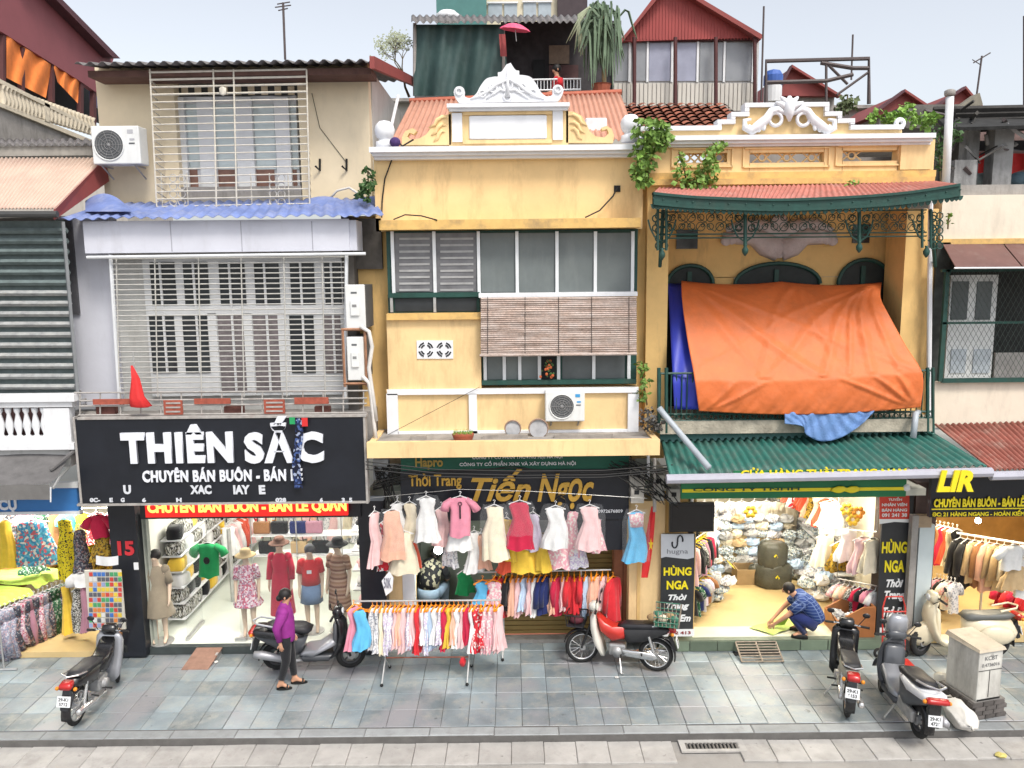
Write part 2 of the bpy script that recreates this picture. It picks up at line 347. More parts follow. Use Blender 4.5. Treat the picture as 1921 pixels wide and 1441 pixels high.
# window wall behind the grille
frw = mat('white_window_wood', (.70, .71, .72), .5, .06, 4, .04)
W2 = MB().pb(276, 484, 646, 742, 13.33, .06).build('window', frw, B_)
curt = mat('mauve_curtain', (.20, .175, .18), .9, .3, 14, .1)
for (a, b) in ((283, 329), (345, 391), (412, 460), (478, 524), (545, 590), (609, 640)):
    MB().pb(a, 492, b, 572, 13.31, .03).build('pane', glass_v, W2)
    lo = 735 if a in (412, 478) else 700
    MB().pb(a, 592, b, lo, 13.31, .03).build('pane', curt if a in (412, 478, 609) else glass_v, W2)
    MB().pb((a + b) / 2 - 2, 492, (a + b) / 2 + 2, lo, 13.285, .03).build('glazing_bar', frw, W2)
MB().pb(276, 574, 646, 590, 13.3, .05).build('transom', frw, W2)
for x in (402, 468, 532): MB().pb(x - 8, 588, x + 8, 742, 13.3, .05).build('door_stile', frw, W2)
# grille of the balcony cage
bar_m = mat('pale_grille_bar', (.46, .45, .42), .5, .15, 9, .05)
G2 = thing('window_grille', 'pale horizontal bar security grille over the balcony of the narrow house', 'grille', at(430, 740, 12.95))
for k in range(27):
    y = 486 + k * 9.7; xl = 205 + (y - 486) * .066; xr = 646 + (y - 486) * .01
    MB().path([at(xl, y + .5, 13.4), at(xl, y, 12.95), at(xr, y - 4, 12.95)], .0105, 5).build('grille_bar', bar_m, G2)
for x in (218, 290, 372, 452, 532, 604):
    MB().path([at(x, 482, 12.93), at(x + 6, 745, 12.93)], .011, 6).build('grille_post', bar_m, G2)
for x in (207, 650): MB().path([at(x, 478, 12.94), at(x + (17 if x < 300 else -2), 748, 12.94)], .03, 6).build('corner_post', alu, G2)
# fascia, rod, blue awning
MB().pb(157, 413, 655, 473, 12.9, .04).build('fascia', lilac, B_); MB().pb(655, 413, 669, 470, 12.94, .5).build('fascia_return', lilac, B_)
for x in (320, 452, 585): MB().pb(x, 415, x + 1.5, 472, 12.896, .004).build('fascia_seam', mat('seam', (.35, .35, .4), .8), B_)
MB().path([at(163, 483, 12.85), at(686, 476, 12.85)], .025, 8).build('awning_rod', alu, B_)
blue = mat('blue_tarp_sheet', (.15, .205, .43), .65, .22, 3, .3, dirt=.65, dcol=(.33, .35, .46), streak=1, dlev=.46)
aw = thing('blue_awning', 'rippled blue sheet awning above the white fascia panel', 'awning', at(420, 405, 13))
corr('sheet', blue, aw, at(205, 382, 14.2), at(700, 372, 14.2), at(720, 404, 12.72), at(112, 411, 12.72), .17, .02, 5, .012)
MB().grid(lambda u, v: at(160 + 85 * u, 397 - 34 * math.sin(math.pi * (u * .75 + .2)) * (1 - v), 13.6 - v * .5 - .3 * u), 10, 5).build('tarp_corner', blue, aw, True)
MB().grid(lambda u, v: at(560 + 150 * u, 388 - 20 * (1 - v) * (.4 + .6 * abs(math.sin(5 * u))), 13.6 + .35 * (1 - v)), 12, 4).build('tarp_corner', blue, aw, True)
# upper floor
UW = 14.35
MB().pb(188, 122, 332, 392, UW, .25).build('wall', cream, B_); MB().pb(562, 118, 694, 392, UW, .25).build('wall', cream, B_); MB().pb(332, 118, 562, 150, UW, .25).build('wall', cream, B_)
MB().box(at(694, 200, UW).x - .12, at(694, 200, UW).x, UW + .25, 19, 6.5, at(690, 122, UW).z - .02).build('side_wall', mat('grey_side_wall', (.5, .49, .47), .85, .1, 2, .2, dirt=.6, dcol=(.25, .24, .23)), B_)
MB().pb(332, 150, 562, 392, UW + .7, .1).build('back_wall', mat('pale_blue_wall', (.56, .6, .62), .7, .1, 2, .05), B_)
MB().pb(328, 350, 566, 392, UW + .01, .7).build('balcony_floor', concrete, B_)
UWN = MB().pb(334, 178, 560, 388, UW + .25, .05).build('window', white, B_)
sky_g = mat('painted_sky_reflection', (.55, .62, .62), .08, .1, 2, .01, spec=.8)  # pale sky reflection is put into the pane colour
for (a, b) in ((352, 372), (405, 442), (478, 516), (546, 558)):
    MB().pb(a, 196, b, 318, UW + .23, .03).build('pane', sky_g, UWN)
    MB().pb(a, 318, b, 386, UW + .23, .03).build('pane', mat('painted_brick_reflection', (.23, .12, .09), .3, .3, 5, .02), UWN)  # lower panes: the brick red reflection is painted as base colour
MB().pb(334, 160, 560, 180, UW + .22, .05).build('vent_panel', mat('dark_vent', (.06, .06, .06), .8), UWN)
for k in range(9): MB().pb(340 + k * 25, 162, 352 + k * 25, 178, UW + .2, .03).build('vent_block', cream, UWN)
for (a, b) in ((326, 350), (374, 404), (444, 476), (518, 545)): MB().pb(a, 182, b, 388, UW + .14, .08).build('shutter', frw, UWN)
G3 = thing('window_grille', 'cream bar box cage around the top floor window', 'grille', at(430, 385, 13.75))
gb = mat('cream_grille_bar', (.6, .56, .48), .5, .15, 9, .05)
for k in range(19):
    y = 134 + k * 14.0
    MB().path([at(284 + k * 1.2 + 12, y + 16, UW), at(280 + k * .9, y + 2, 13.75), at(574 + k * .4, y - 4, 13.75), at(583 - 8 + k * .5, y + 14, UW)], .0115 if k > 3 else .017, 5).build('grille_bar', gb, G3)
for x in (281, 400, 438, 575):
    MB().path([at(x, 130, 13.74), at(x + (13 if x < 300 else 6), 388, 13.74)], .014, 6).build('grille_post', gb, G3)
for x in (302, 350, 470, 505, 540): MB().path([at(x, 325, 13.8), at(x + 3, 388, 13.8)], .01, 6).build('grille_post', gb, G3)
scr = mat('wrought_scroll', (.5, .48, .45), .5, .15, 9, .05)
for cx in (333, 520):
    b = MB()
    for i in range(4):
        for j in range(2):
            v = at(cx - 8 + 16 * j, 334 + 15 * i, 13.77); b.torus((v.x, v.y, v.z), .06, .008, 'y', 14, 5)
    b.build('scroll_panel', scr, G3)
v = at(418, 171, 13.72); MB().ell([(v.x, v.y, v.z - .07, .01, .02), (v.x, v.y, v.z - .05, .06, .02), (v.x, v.y, v.z + .05, .06, .02), (v.x, v.y, v.z + .07, .01, .02)], 12).build('medallion', gb, G3, True)
# roof
rf = mat('grey_fibre_sheet', (.16, .15, .15), .85, .25, 3, .2)
ra = at(140, 120, 13.55); rb = at(694, 110, 13.55)
MB().box(ra.x + .1, rb.x - .02, 13.75, 14.3, ra.z - .16, ra.z - .06).build('eave_board', mat('brown_eave', (.10, .05, .04), .8, .3, 5, .2), B_)
roof = corr('roof', rf, B_, (ra.x, 19.5, ra.z + 1.0), (rb.x, 19.5, ra.z + 1.0), (rb.x, 13.55, ra.z), (ra.x, 13.55, ra.z), .2, .03, 3)
MB().add([(rb.x + q, y, z) for q in (0, .08) for y, z in ((13.5, ra.z - .13), (19.5, ra.z + .87), (19.5, ra.z + 1.06), (13.5, ra.z + .06))], [(0, 1, 2, 3), (7, 6, 5, 4), (0, 4, 5, 1), (3, 2, 6, 7), (0, 3, 7, 4), (1, 5, 6, 2)]).build('barge_board', rust_red, roof)
MB().path([at(747, 180, 15.5), at(730, 255, 14.6)], .03, 8).build('downpipe', white, B_)
for x in (600, 650): MB().path([at(x, 298, UW - .02), at(x, 320, UW - .02), at(x - 8, 312, UW - .12)], .02, 5).build('wall_bracket', cable, B_)
MB().path([at(585, 175, UW - .01), at(600, 240, UW - .01), at(650, 305, UW - .01)], .005, 4).build('wire', cable, B_)
# balcony rail with planters
RL = thing('balcony_rail', 'grey metal balcony rail with rusty red ornaments above the black sign', 'railing', at(420, 780, 12.6))
rm = mat('grey_rail', (.36, .34, .32), .6, .25, 9, .1, dirt=.5, dcol=(.2, .1, .06))
for (x0, y0, x1, y1) in ((140, 737, 690, 733), (150, 752, 688, 747), (150, 762, 688, 757), (148, 779, 688, 774)):
    MB().path([at(x0, y0, 12.6), at(x1, y1, 12.6)], .014, 6).build('rail', rm, RL)
    MB().path([at(x0, y0, 12.6), at(x0 + 12, y0 - 4, 13.4)], .014, 6).build('rail', rm, RL)
for k in range(15): MB().path([at(150 + k * 38, 737 - k * .25, 12.61), at(150 + k * 38, 780 - k * .3, 12.61)], .012, 6).build('rail_post', rm, RL)
orn = mat('rusty_red_ornament', (.33, .08, .05), .75, .3, 12, .3)
for i, (x0, y0, x1, y1) in enumerate(((174, 749, 247, 759), (307, 751, 342, 778), (364, 748, 432, 758), (495, 750, 534, 776), (552, 746, 616, 758))):
    q = MB().pb(x0, y0, x1, y1, 12.57, .03).build('ornament', orn, RL)
    if y1 - y0 > 20:
        for j in range(3): MB().pb(x0 + 4, y0 + 4 + j * 8, x1 - 4, y0 + 7 + j * 8, 12.56, .012).build('ornament_slot', rm, q)
for (x0, x1) in ((180, 215), (420, 455), (590, 618)):
    MB().pb(x0, 763, x1, 778, 12.66, .12).build('planter', mat('brown_planter', (.13, .05, .04), .8, .3, 8, .2), RL)

# AC outdoor units -------------------------------------------------------
acw = mat('ac_casing', (.70, .71, .70), .45, .05, 4, .02, dirt=.3, dcol=(.4, .37, .32)); acg = mat('ac_grille', (.22, .22, .22), .6, .2, 8, .05); acd = mat('ac_dark_side', (.10, .105, .11), .6, .15, 6, .05)
def ac(label, x0, y0, x1, y1, Y, d=.32, fan=.36, mark=None, bracket=True):
    t = thing('air_conditioner', label, 'air conditioner', at((x0 + x1) / 2, y1, Y), 'outdoor air conditioner units')
    X0, X1, Z0, Z1 = rect(x0, y0, x1, y1, Y); W, H = X1 - X0, Z1 - Z0
    o = MB().box(X0, X1, Y, Y + d, Z0, Z1).build('casing', acw, t); bv = o.modifiers.new('b', 'BEVEL'); bv.width = .018; bv.segments = 2
    cx, cz, r = X0 + W * fan, (Z0 + Z1) / 2, H * .40
    b = MB()
    for k in range(24): b.add([], [])
    n = 28; MB().add([(cx, Y - .004, cz)] + [(cx + r * math.cos(2 * math.pi * k / n), Y - .004, cz + r * math.sin(2 * math.pi * k / n)) for k in range(n)], [(0, 1 + k, 1 + (k + 1) % n) for k in range(n)]).build('fan_opening', acd, t)
    MB().torus((cx, Y - .006, cz), r, .012, 'y', 28, 6).build('fan_ring', acw, t)
    b = MB()
    for q in (.3, .48, .66, .84): b.torus((cx, Y - .012, cz), r * q, .0045, 'y', 24, 4)
    for k in range(10): b.path([(cx, Y - .012, cz), (cx + r * math.cos(k * .628), Y - .012, cz + r * math.sin(k * .628))], .004, 4)
    b.ball((cx, Y - .012, cz), .03, 8, 4, (1, .4, 1)); b.build('fan_guard', acg, t)
    MB().box(X1 - W * .22, X1 - W * .1, Y - .004, Y, cz + H * .02, cz + H * .06).build('grip', acd, t)
    if mark: MB().box(X1 - W * .24, X1 - W * .12, Y - .005, Y - .001, Z1 - H * .2, Z1 - H * .1).build('badge', mark, t); MB().box(X1 - W * .2, X1 - W * .1, Y - .005, Y - .001, Z1 - H * .38, Z1 - H * .33).build('badge', mark, t)
    for s in (.15, .85):
        if bracket: MB().path([(X0 + W * s, Y + d + .1, Z0 - .2), (X0 + W * s, Y + .04, Z0 - .02), (X0 + W * s, Y + d + .1, Z0 - .02)], .016, 6).build('bracket', rm, t)
    return t
ac('white air conditioner unit on the cream wall beside the caged top window', 172, 236, 262, 308, 13.75, mark=mat('grey_badge', (.4, .4, .42), .5))
ac('white air conditioner unit with blue badge under the bamboo blind', 1023, 734, 1097, 791, 13.0, fan=.42, mark=mat('blue_badge', (.05, .3, .6), .5))
def ac_side(label, x0, y0, x1, y1, Y, frame):
    t = thing('air_conditioner', label, 'air conditioner', at((x0 + x1) / 2, y1, Y), 'outdoor air conditioner units')
    X0, X1, Z0, Z1 = rect(x0, y0, x1, y1, Y); W, H = X1 - X0, Z1 - Z0
    o = MB().box(X0, X1, Y, Y + .05, Z0, Z1).build('end_panel', acw, t); bv = o.modifiers.new('b', 'BEVEL'); bv.width = .015; bv.segments = 2
    MB().box(X0 + .008, X1 - .006, Y + .05, Y + .78, Z0 + .01, Z1 - .01).build('casing', acd, t)
    MB().box(X0 + W * .3, X0 + W * .6, Y - .004, Y, Z1 - H * .2, Z1 - H * .16).build('grip', acd, t)
    o = MB().box(X0 + W * .25, X0 + W * .7, Y - .03, Y, Z0 + H * .3, Z0 + H * .66).build('valve_box', acw, t); bv = o.modifiers.new('b', 'BEVEL'); bv.width = .02; bv.segments = 2; MB().box(X0 + W * .36, X0 + W * .58, Y - .034, Y - .03, Z0 + H * .5, Z0 + H * .56).build('valve_slot', acg, t)
    if frame:
        fm = mat('rusty_frame', (.33, .17, .1), .8, .3, 10, .2)
        for sg in ([(X0 - .05, Z0 - .1), (X0 - .05, Z1 + .12)], [(X1 + .03, Z0 - .1), (X1 + .03, Z1 + .12)], [(X0 - .07, Z1 + .12), (X1 + .05, Z1 + .12)], [(X0 - .07, Z0 - .05), (X1 + .05, Z0 - .05)]):
            MB().path([(x, Y - .01, z) for x, z in sg], .022, 4).build('frame_bar', fm, t)
ac_side('upper of two air conditioners stacked beside the balcony grille', 648, 534, 685, 618, 12.75, False)
ac_side('lower of two stacked air conditioners, in a rusty frame', 651, 632, 683, 714, 12.75, True)
hose = mat('white_hose', (.62, .6, .57), .7, .1, 9, .1)
for lab, pts in (('white hose curling down from the upper stacked air conditioner', [(676, 612), (692, 622), (698, 650), (692, 690), (699, 740), (706, 790)]), ('white hose dropping from the lower stacked air conditioner', [(680, 706), (692, 718), (697, 750), (702, 800), (706, 830)])):
    t = MB().path([at(x, y, 12.72) for x, y in pts], .033, 8).build('pipe_hose', hose, None, True); tag(t, lab, 'hose', 'air conditioner hoses')
for lab, pts in (('white hose looping over the cream wall above the blue awning', [(620, 372), (632, 358), (655, 352), (685, 372), (690, 384)]),):
    t = MB().path([at(x, y, 14.2) for x, y in pts], .02, 8).build('pipe_hose', hose, None, True); tag(t, lab, 'hose')

# black shop sign ---------------------------------------------------------
sg = thing('shop_sign', 'wide black shop sign with large white letters above the dress shop', 'sign', at(415, 945, 12.5))
MB().pb(146, 784, 685, 944, 12.5, .14).build('panel', black, sg)
for a in ((144, 781, 687, 785, 12.48, .17), (144, 943, 687, 947, 12.48, .17), (143, 783, 147, 945, 12.49, .16), (684, 783, 688, 945, 12.49, .16)): MB().pb(*a).build('frame', rm, sg)
lt = mat('white_letter', (.72, .74, .80), .45, .04, 5, .01); lo_ = mat('old_letter', (.6, .62, .66), .5, .05, 5, .01)
text('THIÊN', lt, sg, 229, 796, 438, 868, 12.49, .05, depth=.05, spc=1.14); text('SẮC', lt, sg, 459, 780, 607, 868, 12.49, .05, depth=.05, spc=1.14)
text('CHUYÊN BÁN BUÔN - BÁN LẺ', lt, sg, 268, 874, 568, 903, 12.49, .035, depth=.03, spc=1.1)
for tx, a, b in (('U', 232, 246), ('XAC', 357, 397), ('IAY', 438, 469), ('E', 486, 498)): text(tx, lo_, sg, a, 910, b, 927, 12.49, .05)
for tx, a, b in (('0C-', 169, 188), ('E', 206, 212), ('G', 227, 234), ('6', 267, 274), ('H', 331, 341), ('028', 517, 537), ('6', 600, 606), ('3', 641, 647), ('5', 655, 661)): text(tx, lo_, sg, a, 934, b, 942, 12.49, .05)
led = thing('led_sign', 'glowing red scrolling letter sign under the black shop sign', 'sign', at(460, 968, 12.8))
MB().pb(272, 938, 652, 969, 12.8, .08).build('panel', mat('led_red', (.75, .02, .015), .4, .15, 30, 0, emis=.45), led)
text('CHUYÊN BÁN BUÔN - BÁN LẺ QUẦN', mat('led_letters', (1, .42, .08), .4, .1, 5, 0, emis=1.6), led, 276, 930, 650, 964, 12.79, .05, depth=.006)
MB().pb(262, 932, 676, 972, 12.95, .1).build('lintel', pl, B_)
red = mat('red_flag_cloth', (.62, .03, .03), .75, .15, 8, .2)
fl = thing('flag', 'small furled red flag on the balcony rail', 'flag', at(265, 765, 12.52)); MB().path([at(249, 660, 12.52), at(262, 765, 12.52)], .01, 6).build('pole', steel, fl)
v0, v1 = at(247, 686, 12.5), at(263, 762, 12.5); MB().ell([(v0.x, v0.y, v0.z, .015, .015), (v0.x + .04, v0.y, v0.z - .2, .06, .05, .12), (v1.x - .05, v1.y, v1.z + .15, .11, .07, .15), (v1.x, v1.y, v1.z, .16, .08, .18), (v1.x + .03, v1.y, v1.z - .02, .1, .05)], 20, nf=5).build('cloth', red, fl, True)
bn = thing('banner', 'narrow hanging banner strip over the last word of the black sign', 'banner', at(562, 915, 12.42))
MB().grid(lambda u, v: at(552 + 15 * u + 3 * math.sin(v * 7) - 1, 784 + 132 * v, 12.42 + .01 * math.sin(v * 9 + u * 3)), 4, 18).build('cloth', pat('navy_white_banner', [sc(30, 34, 52), sc(150, 160, 185), sc(40, 50, 85), sc(30, 32, 44), sc(70, 90, 140)], 'spots', 26), bn, True)
MB().pb(543, 783, 553, 796, 12.41, .01).build('corner', mat('green_scrap', (.02, .3, .1), .8), bn); MB().pb(566, 784, 577, 800, 12.41, .01).build('corner', red, bn)

# ================================================================== BUILDING A : left neighbour with the balustrade
A_ = thing('balcony_house', 'house at the left edge with white balustrade and pale pink roof', 'building', (-7.6, 13.4, 0))
pinkr = mat('faded_pink_roof_sheet', (.56, .42, .34), .6, .1, 3, .05, dirt=.35, dcol=(.42, .2, .17))
pr = corr('roof', pinkr, A_, at(-330, 297, 14.3), at(196, 297, 14.3), at(104, 392, 12.55), at(-330, 392, 12.55), .075, .018, 4)
MB().add([at(198, 297, 14.3), at(104, 392, 12.55), at(104, 412, 12.55), at(205, 340, 14.3)], [(0, 1, 2, 3)]).build('barge_board', rust_red, pr).modifiers.new('s', 'SOLIDIFY').thickness = .03
MB().path([at(-330, 403, 12.55), at(108, 402, 12.55)], .05, 8).build('gutter_pipe', mat('dark_gutter', (.06, .06, .06), .6), A_)
corr('lean_to_sheet', rf, A_, at(-330, 262, 15.3), at(172, 262, 15.3), at(172, 272, 14.5), at(-330, 272, 14.5), .14, .025, 2)
MB().pb(-330, 276, 172, 294, 14.55, .3).build('beam', mat('stained_beam', (.36, .33, .29), .85, .2, 3, .2, dirt=.5), A_)
MB().pb(-330, 410, 118, 760, 13.4, .2).build('wall', mat('shaded_wall', (.35, .35, .35), .8, .1), A_)
net = mat('green_grey_shade_net', (.13, .165, .165), .8, .25, 7, .2); slat_m = mat('grey_slat', (.28, .29, .29), .6, .3, 9, .2, dirt=.6, dcol=(.5, .49, .46), streak=3, dlev=.45)
SB = thing('slat_blind', 'grey green slatted balcony blind at the left edge', 'blind', at(70, 740, 12.75))
MB().pb(-330, 416, 134, 742, 12.85, .02).build('net', net, SB)
for k in range(16):
    y = 434 + k * 19.5; MB().path([at(-330, y, 12.78), at(126 + k * 1.0, y - 1, 12.78)], .045, 4).build('slat', slat_m if k > 5 else net, SB)
for x in (140,): MB().path([at(x - 22, 416, 12.72), at(x + 6, 742, 12.72)], .03, 4).build('side_rail', mat('blind_rail', (.2, .21, .22), .6), SB)
MB().pb(-330, 743, 139, 756, 12.5, .22).build('hand_rail', white, A_); MB().pb(-330, 756, 135, 766, 12.55, .16).build('rail_moulding', white, A_)
MB().pb(84, 766, 132, 832, 12.56, .16).build('rail_pier', white, A_); MB().pb(-330, 822, 134, 834, 12.55, .18).build('rail_base', white, A_)
MB().pb(-330, 834, 139, 846, 12.5, .24).build('rail_moulding', white, A_); MB().pb(-330, 846, 132, 878, 12.6, .4).build('balcony_slab', mat('stained_slab', (.5, .5, .49), .85, .1, 3, .2, dirt=.7, dcol=(.1, .1, .1)), A_)
zb, zt = at(40, 822, 12.6).z, at(40, 766, 12.6).z; H = zt - zb
bm_ = MB().lathe([(.07, 0), (.07, .05 * H), (.04, .12 * H), (.085, .4 * H), (.075, .52 * H), (.035, .8 * H), (.06, .88 * H), (.07, H)], (0, 0, 0), 12).mesh('baluster', white, True)
for k in range(24): v = at(-296 + k * 16.5, 790, 12.63); put(bm_, 'baluster', (v.x, 12.63, zb), A_, scale=(.75, .75, 1))
MB().pb(-330, 766, 90, 822, 13.0, .05).build('balcony_back', mat('dark_red_back', (.10, .05, .05), .8, .4, 6, .1), A_)
# retracted awning and blue sign
AG = thing('grey_awning', 'half rolled grey fabric awning over the fabric stall', 'awning', at(50, 940, 12))
gf = mat('grey_awning_fabric', (.13, .125, .125), .8, .25, 5, .2)
MB().grid(lambda u, v: at(-330, 858, 12.6).lerp(at(132, 852, 12.6), u).lerp(at(-330, 912, 11.95).lerp(at(93, 908, 11.95), u), v) + Vector((0, 0, -.05 * math.sin(v * 3.1) + .012 * math.sin(u * 17 + v * 9))), 18, 8).build('canopy', gf, AG, True)
MB().grid(lambda u, v: at(-330, 913, 11.94).lerp(at(93, 909, 11.94), u) - Vector((0, 0, .24 * v)) + Vector((0, .012 * math.sin(u * 30), 0)), 30, 3).build('valance', mat('valance_fabric', (.15, .145, .14), .8, .12, 6, .1), AG, True)
MB().path([at(95, 914, 11.93), at(95, 942, 11.93)], .012, 6).build('end_bar', alu, AG)
MB().path([at(100, 916, 11.95), at(112, 895, 12.2), at(135, 870, 12.7)], .02, 6).build('arm', steel, AG); MB().path([at(132, 852, 12.6), at(140, 845, 12.55), at(95, 882, 12.25)], .03, 6).build('arm', gf, AG)
BS = thing('shop_sign', 'blue shop sign with cut-off white letters above the fabric stall', 'sign', at(70, 962, 12.75))
MB().pb(-330, 916, 146, 962, 12.75, .08).build('panel', mat('blue_sign', (.035, .17, .45), .45, .12, 3, .03), BS); MB().pb(-330, 908, 146, 918, 12.73, .1).build('frame', alu, BS)
text('CỤ', lt, BS, -2, 936, 32, 962, 12.74, .05)
MB().pb(-330, 962, 150, 968, 12.72, .1).build('lower_frame', white, BS)
# ================================================================== BUILDING C : yellow house with the crest
C_ = thing('yellow_house', 'yellow plaster house with white crest and bamboo blind in the middle', 'building', (0, 13.5, 0))
wtrim = mat('white_trim', (.76, .77, .80), .6, .05, 3, .1, dirt=.3, dcol=(.42, .42, .44))
MB().pb(703, 292, 1206, 432, 13.5, .4).build('wall', yellow, C_)
MB().pb(664, 405, 732, 850, 13.62, .3).build('side_strip', yellow2, C_)
MB().pb(1188, 345, 1250, 860, 13.62, .3).build('side_strip', yellow2, C_)
MB().pb(722, 425, 1206, 830, 13.75, .3).build('wall', yellow, C_)
MB().box(at(703, 350, 13.5).x, at(1206, 350, 13.5).x, 13.9, 19, 3.2, at(960, 296, 13.5).z).build('core', cream, C_)
for a in ((692, 273, 1208, 283, 13.2, .7), (698, 283, 1203, 290, 13.28, .5), (702, 290, 1200, 297, 13.36, .3)): MB().pb(*a).build('cornice', wtrim, C_)
# finials
for x, y in ((720, 262), (1185, 250)):
    v = at(x, y + 14, 13.3); s = .0088
    MB().lathe([(.15, 0), (.15, .1), (.1, .12), (.1, .15), (.13, .17), (.155, .22), (.165, .29), (.145, .36), (.09, .42), (0.01, .44)], (v.x, 13.45, v.z), 16).build('finial', wtrim, C_, True)
# parapet panel and crest
MB().pb(842, 196, 1066, 274, 13.45, .25).build('parapet', yellow, C_)
o = MB().pb(880, 216, 1026, 261, 13.41, .05).build('name_panel', wtrim, C_); bv = o.modifiers.new('b', 'BEVEL'); bv.width = .03; bv.segments = 2
for a in ((848, 212, 867, 266), (1037, 205, 1056, 262)): MB().pb(*a, 13.41, .05).build('pilaster_panel', wtrim, C_)
MB().pb(868, 209, 1036, 215, 13.42, .04).build('panel_frame', yellow, C_); MB().pb(868, 262, 1036, 269, 13.42, .04).build('panel_frame', yellow, C_)
for a in ((838, 193, 1069, 200, 13.28, .5), (842, 200, 1066, 207, 13.35, .36)): MB().pb(*a).build('parapet_cornice', wtrim, C_)
def catm(pts, n=5):
    out = []; N = len(pts)
    for i in range(N - 1):
        p0, p1, p2, p3 = pts[max(i - 1, 0)], pts[i], pts[i + 1], pts[min(i + 2, N - 1)]
        for k in range(n):
            t = k / n; out.append(tuple(.5 * (2 * p1[a] + (p2[a] - p0[a]) * t + (2 * p0[a] - 5 * p1[a] + 4 * p2[a] - p3[a]) * t * t + (3 * p1[a] - p0[a] - 3 * p2[a] + p3[a]) * t ** 3) for a in (0, 1)))
    return out + [pts[-1]]
cl = [(862, 193), (856, 186), (851, 174), (855, 164), (864, 162), (871, 168), (871, 180), (882, 184), (893, 176), (901, 162), (912, 148), (926, 144), (934, 143), (934, 136), (941, 134), (950, 121)]
cl = catm(cl, 4); rt = [(1904 - x + 4, y - 3 * (x > 0)) for x, y in cl[::-1]]
crest = MB().pp((cl + rt)[::-1], 13.4, .2).build('crest', wtrim, C_)
b = MB()
for cx, cy, r in ((952, 160, .08), (925, 166, .06), (980, 165, .06), (905, 176, .05), (1000, 174, .05), (952, 182, .06), (861, 172, .05), (1047, 168, .05)):
    v = at(cx, cy, 13.39); b.torus((v.x, v.y, v.z), r, .018, 'y', 14, 6)
for s in (-1, 1):
    b.path([at(952 + s * x, y, 13.39) for x, y in ((4, 150), (20, 158), (34, 170), (52, 180), (70, 186))], [.03, .035, .03, .025, .01], 6)
    b.path([at(952 + s * x, y, 13.39) for x, y in ((2, 172), (14, 168), (26, 176), (40, 186))], [.02, .025, .02, .01], 6)
b.path([at(952, 182, 13.39), at(952, 130, 13.39)], [.05, .012], 6); b.build('crest_relief', wtrim, crest, True)
for s, pts in ((-1, [(846, 272), (846, 214), (832, 216), (818, 224), (808, 240), (800, 252), (786, 260), (770, 262), (764, 256), (768, 249), (776, 252), (782, 246), (774, 240), (760, 246), (754, 258), (754, 272)]), (1, [(1062, 268), (1062, 208), (1078, 210), (1092, 218), (1100, 232), (1106, 246), (1118, 256), (1134, 258), (1142, 250), (1139, 242), (1130, 245), (1128, 240), (1138, 236), (1148, 242), (1152, 254), (1150, 268)])):
    p = pts if s < 0 else pts; MB().pp(p if s > 0 else p, 13.45, .14).build('scroll_wing', yellow, C_)
for cs in (((822, 238, .07), (800, 262, .05), (830, 258, .05)), ((1084, 234, .07), (1104, 256, .05), (1078, 254, .05))):
    b = MB()
    c0 = cs[0]; sg_ = -1 if c0[0] < 950 else 1
    for dy, k_ in ((0, 1), (14, .8), (26, .6)): b.path([at(c0[0] + sg_ * x * k_ - sg_ * 6, c0[1] - 10 + dy + y, 13.445) for x, y in ((-12, -6), (-2, -9), (8, -3), (12, 6), (24, 12))], [.008, .03, .035, .03, .008], 6)
    b.build('wing_relief', yellow, C_, True)
# roof behind the crest
prf = mat('salmon_roof_sheet', (.52, .27, .19), .65, .12, 3, .05, dirt=.4, dcol=(.3, .14, .1))
cr_roof = corr('roof', prf, C_, at(772, 190, 17.2), at(1163, 174, 17.2), at(1196, 262, 14.0), at(728, 276, 14.0), .1, .022, 4)
MB().path([at(768, 190, 17.2), at(1166, 173, 17.2)], .06, 8).build('ridge_cap', mat('ridge_red', (.42, .12, .07), .7, .2, 5, .1), cr_roof)
ru_ = thing('roof_unit', 'white metal unit on the salmon roof behind the right scroll wing', 'air conditioner', at(1118, 250, 14.6)); o = MB().pb(1098, 221, 1139, 247, 14.6, .3).build('casing', white, ru_); o.modifiers.new('b', 'BEVEL').width = .02; MB().pb(1102, 247, 1136, 254, 14.65, .2).build('base', dark, ru_)
# windows
cb = mat('dirty_yellow_ledge', (.70, .45, .16), .85, .15, 4, .2, dirt=.8, dcol=(.28, .2, .12), streak=1, dlev=.48)
MB().pb(711, 411, 1202, 429, 12.98, .6).build('ledge', cb, C_)
WB = MB().pb(726, 432, 1196, 552, 13.32, .1).build('window_band', green, C_)
MB().pb(728, 552, 900, 588, 13.32, .1).build('window_frame', green, WB)
gfro = mat('frosted_green_glass', (.135, .155, .155), .3, .18, 1.3, .03, spec=.5, dirt=.3, dcol=(.3, .32, .3), streak=.2); gl2 = mat('louvre_backed_glass', (.16, .16, .17), .25, .3, 3, .02)
for i, (a, c) in enumerate(((741, 812), (818, 894), (902, 966), (973, 1041), (1048, 1113), (1120, 1184))):
    pn = MB().pb(a, 437, c, 548, 13.3, .02).build('pane', gl2 if i < 2 else gfro, WB)
    if i < 2:
        MB().pb(a, 560, c, 584, 13.3, .02).build('pane', glass_v, WB)
        for k in range(9): MB().pb(a + 8, 446 + k * 12, c - 6, 450 + k * 12, 13.29, .012).build('louvre', mat('grey_louvre', (.34, .34, .34), .6, .2), pn)
for x in (737, 815, 898, 970, 1045, 1117, 1187): MB().pb(x - 3, 434, x + 3, 551, 13.26, .05).build('mullion', alu, WB)
MB().pb(728, 549, 900, 558, 13.25, .07).build('window_rail', green, WB)
for x in (734, 815): MB().pb(x - 2, 558, x + 3, 586, 13.26, .05).build('mullion', steel, WB)
MB().pb(898, 549, 1196, 557, 13.1, .25).build('blind_rail', wtrim, C_)
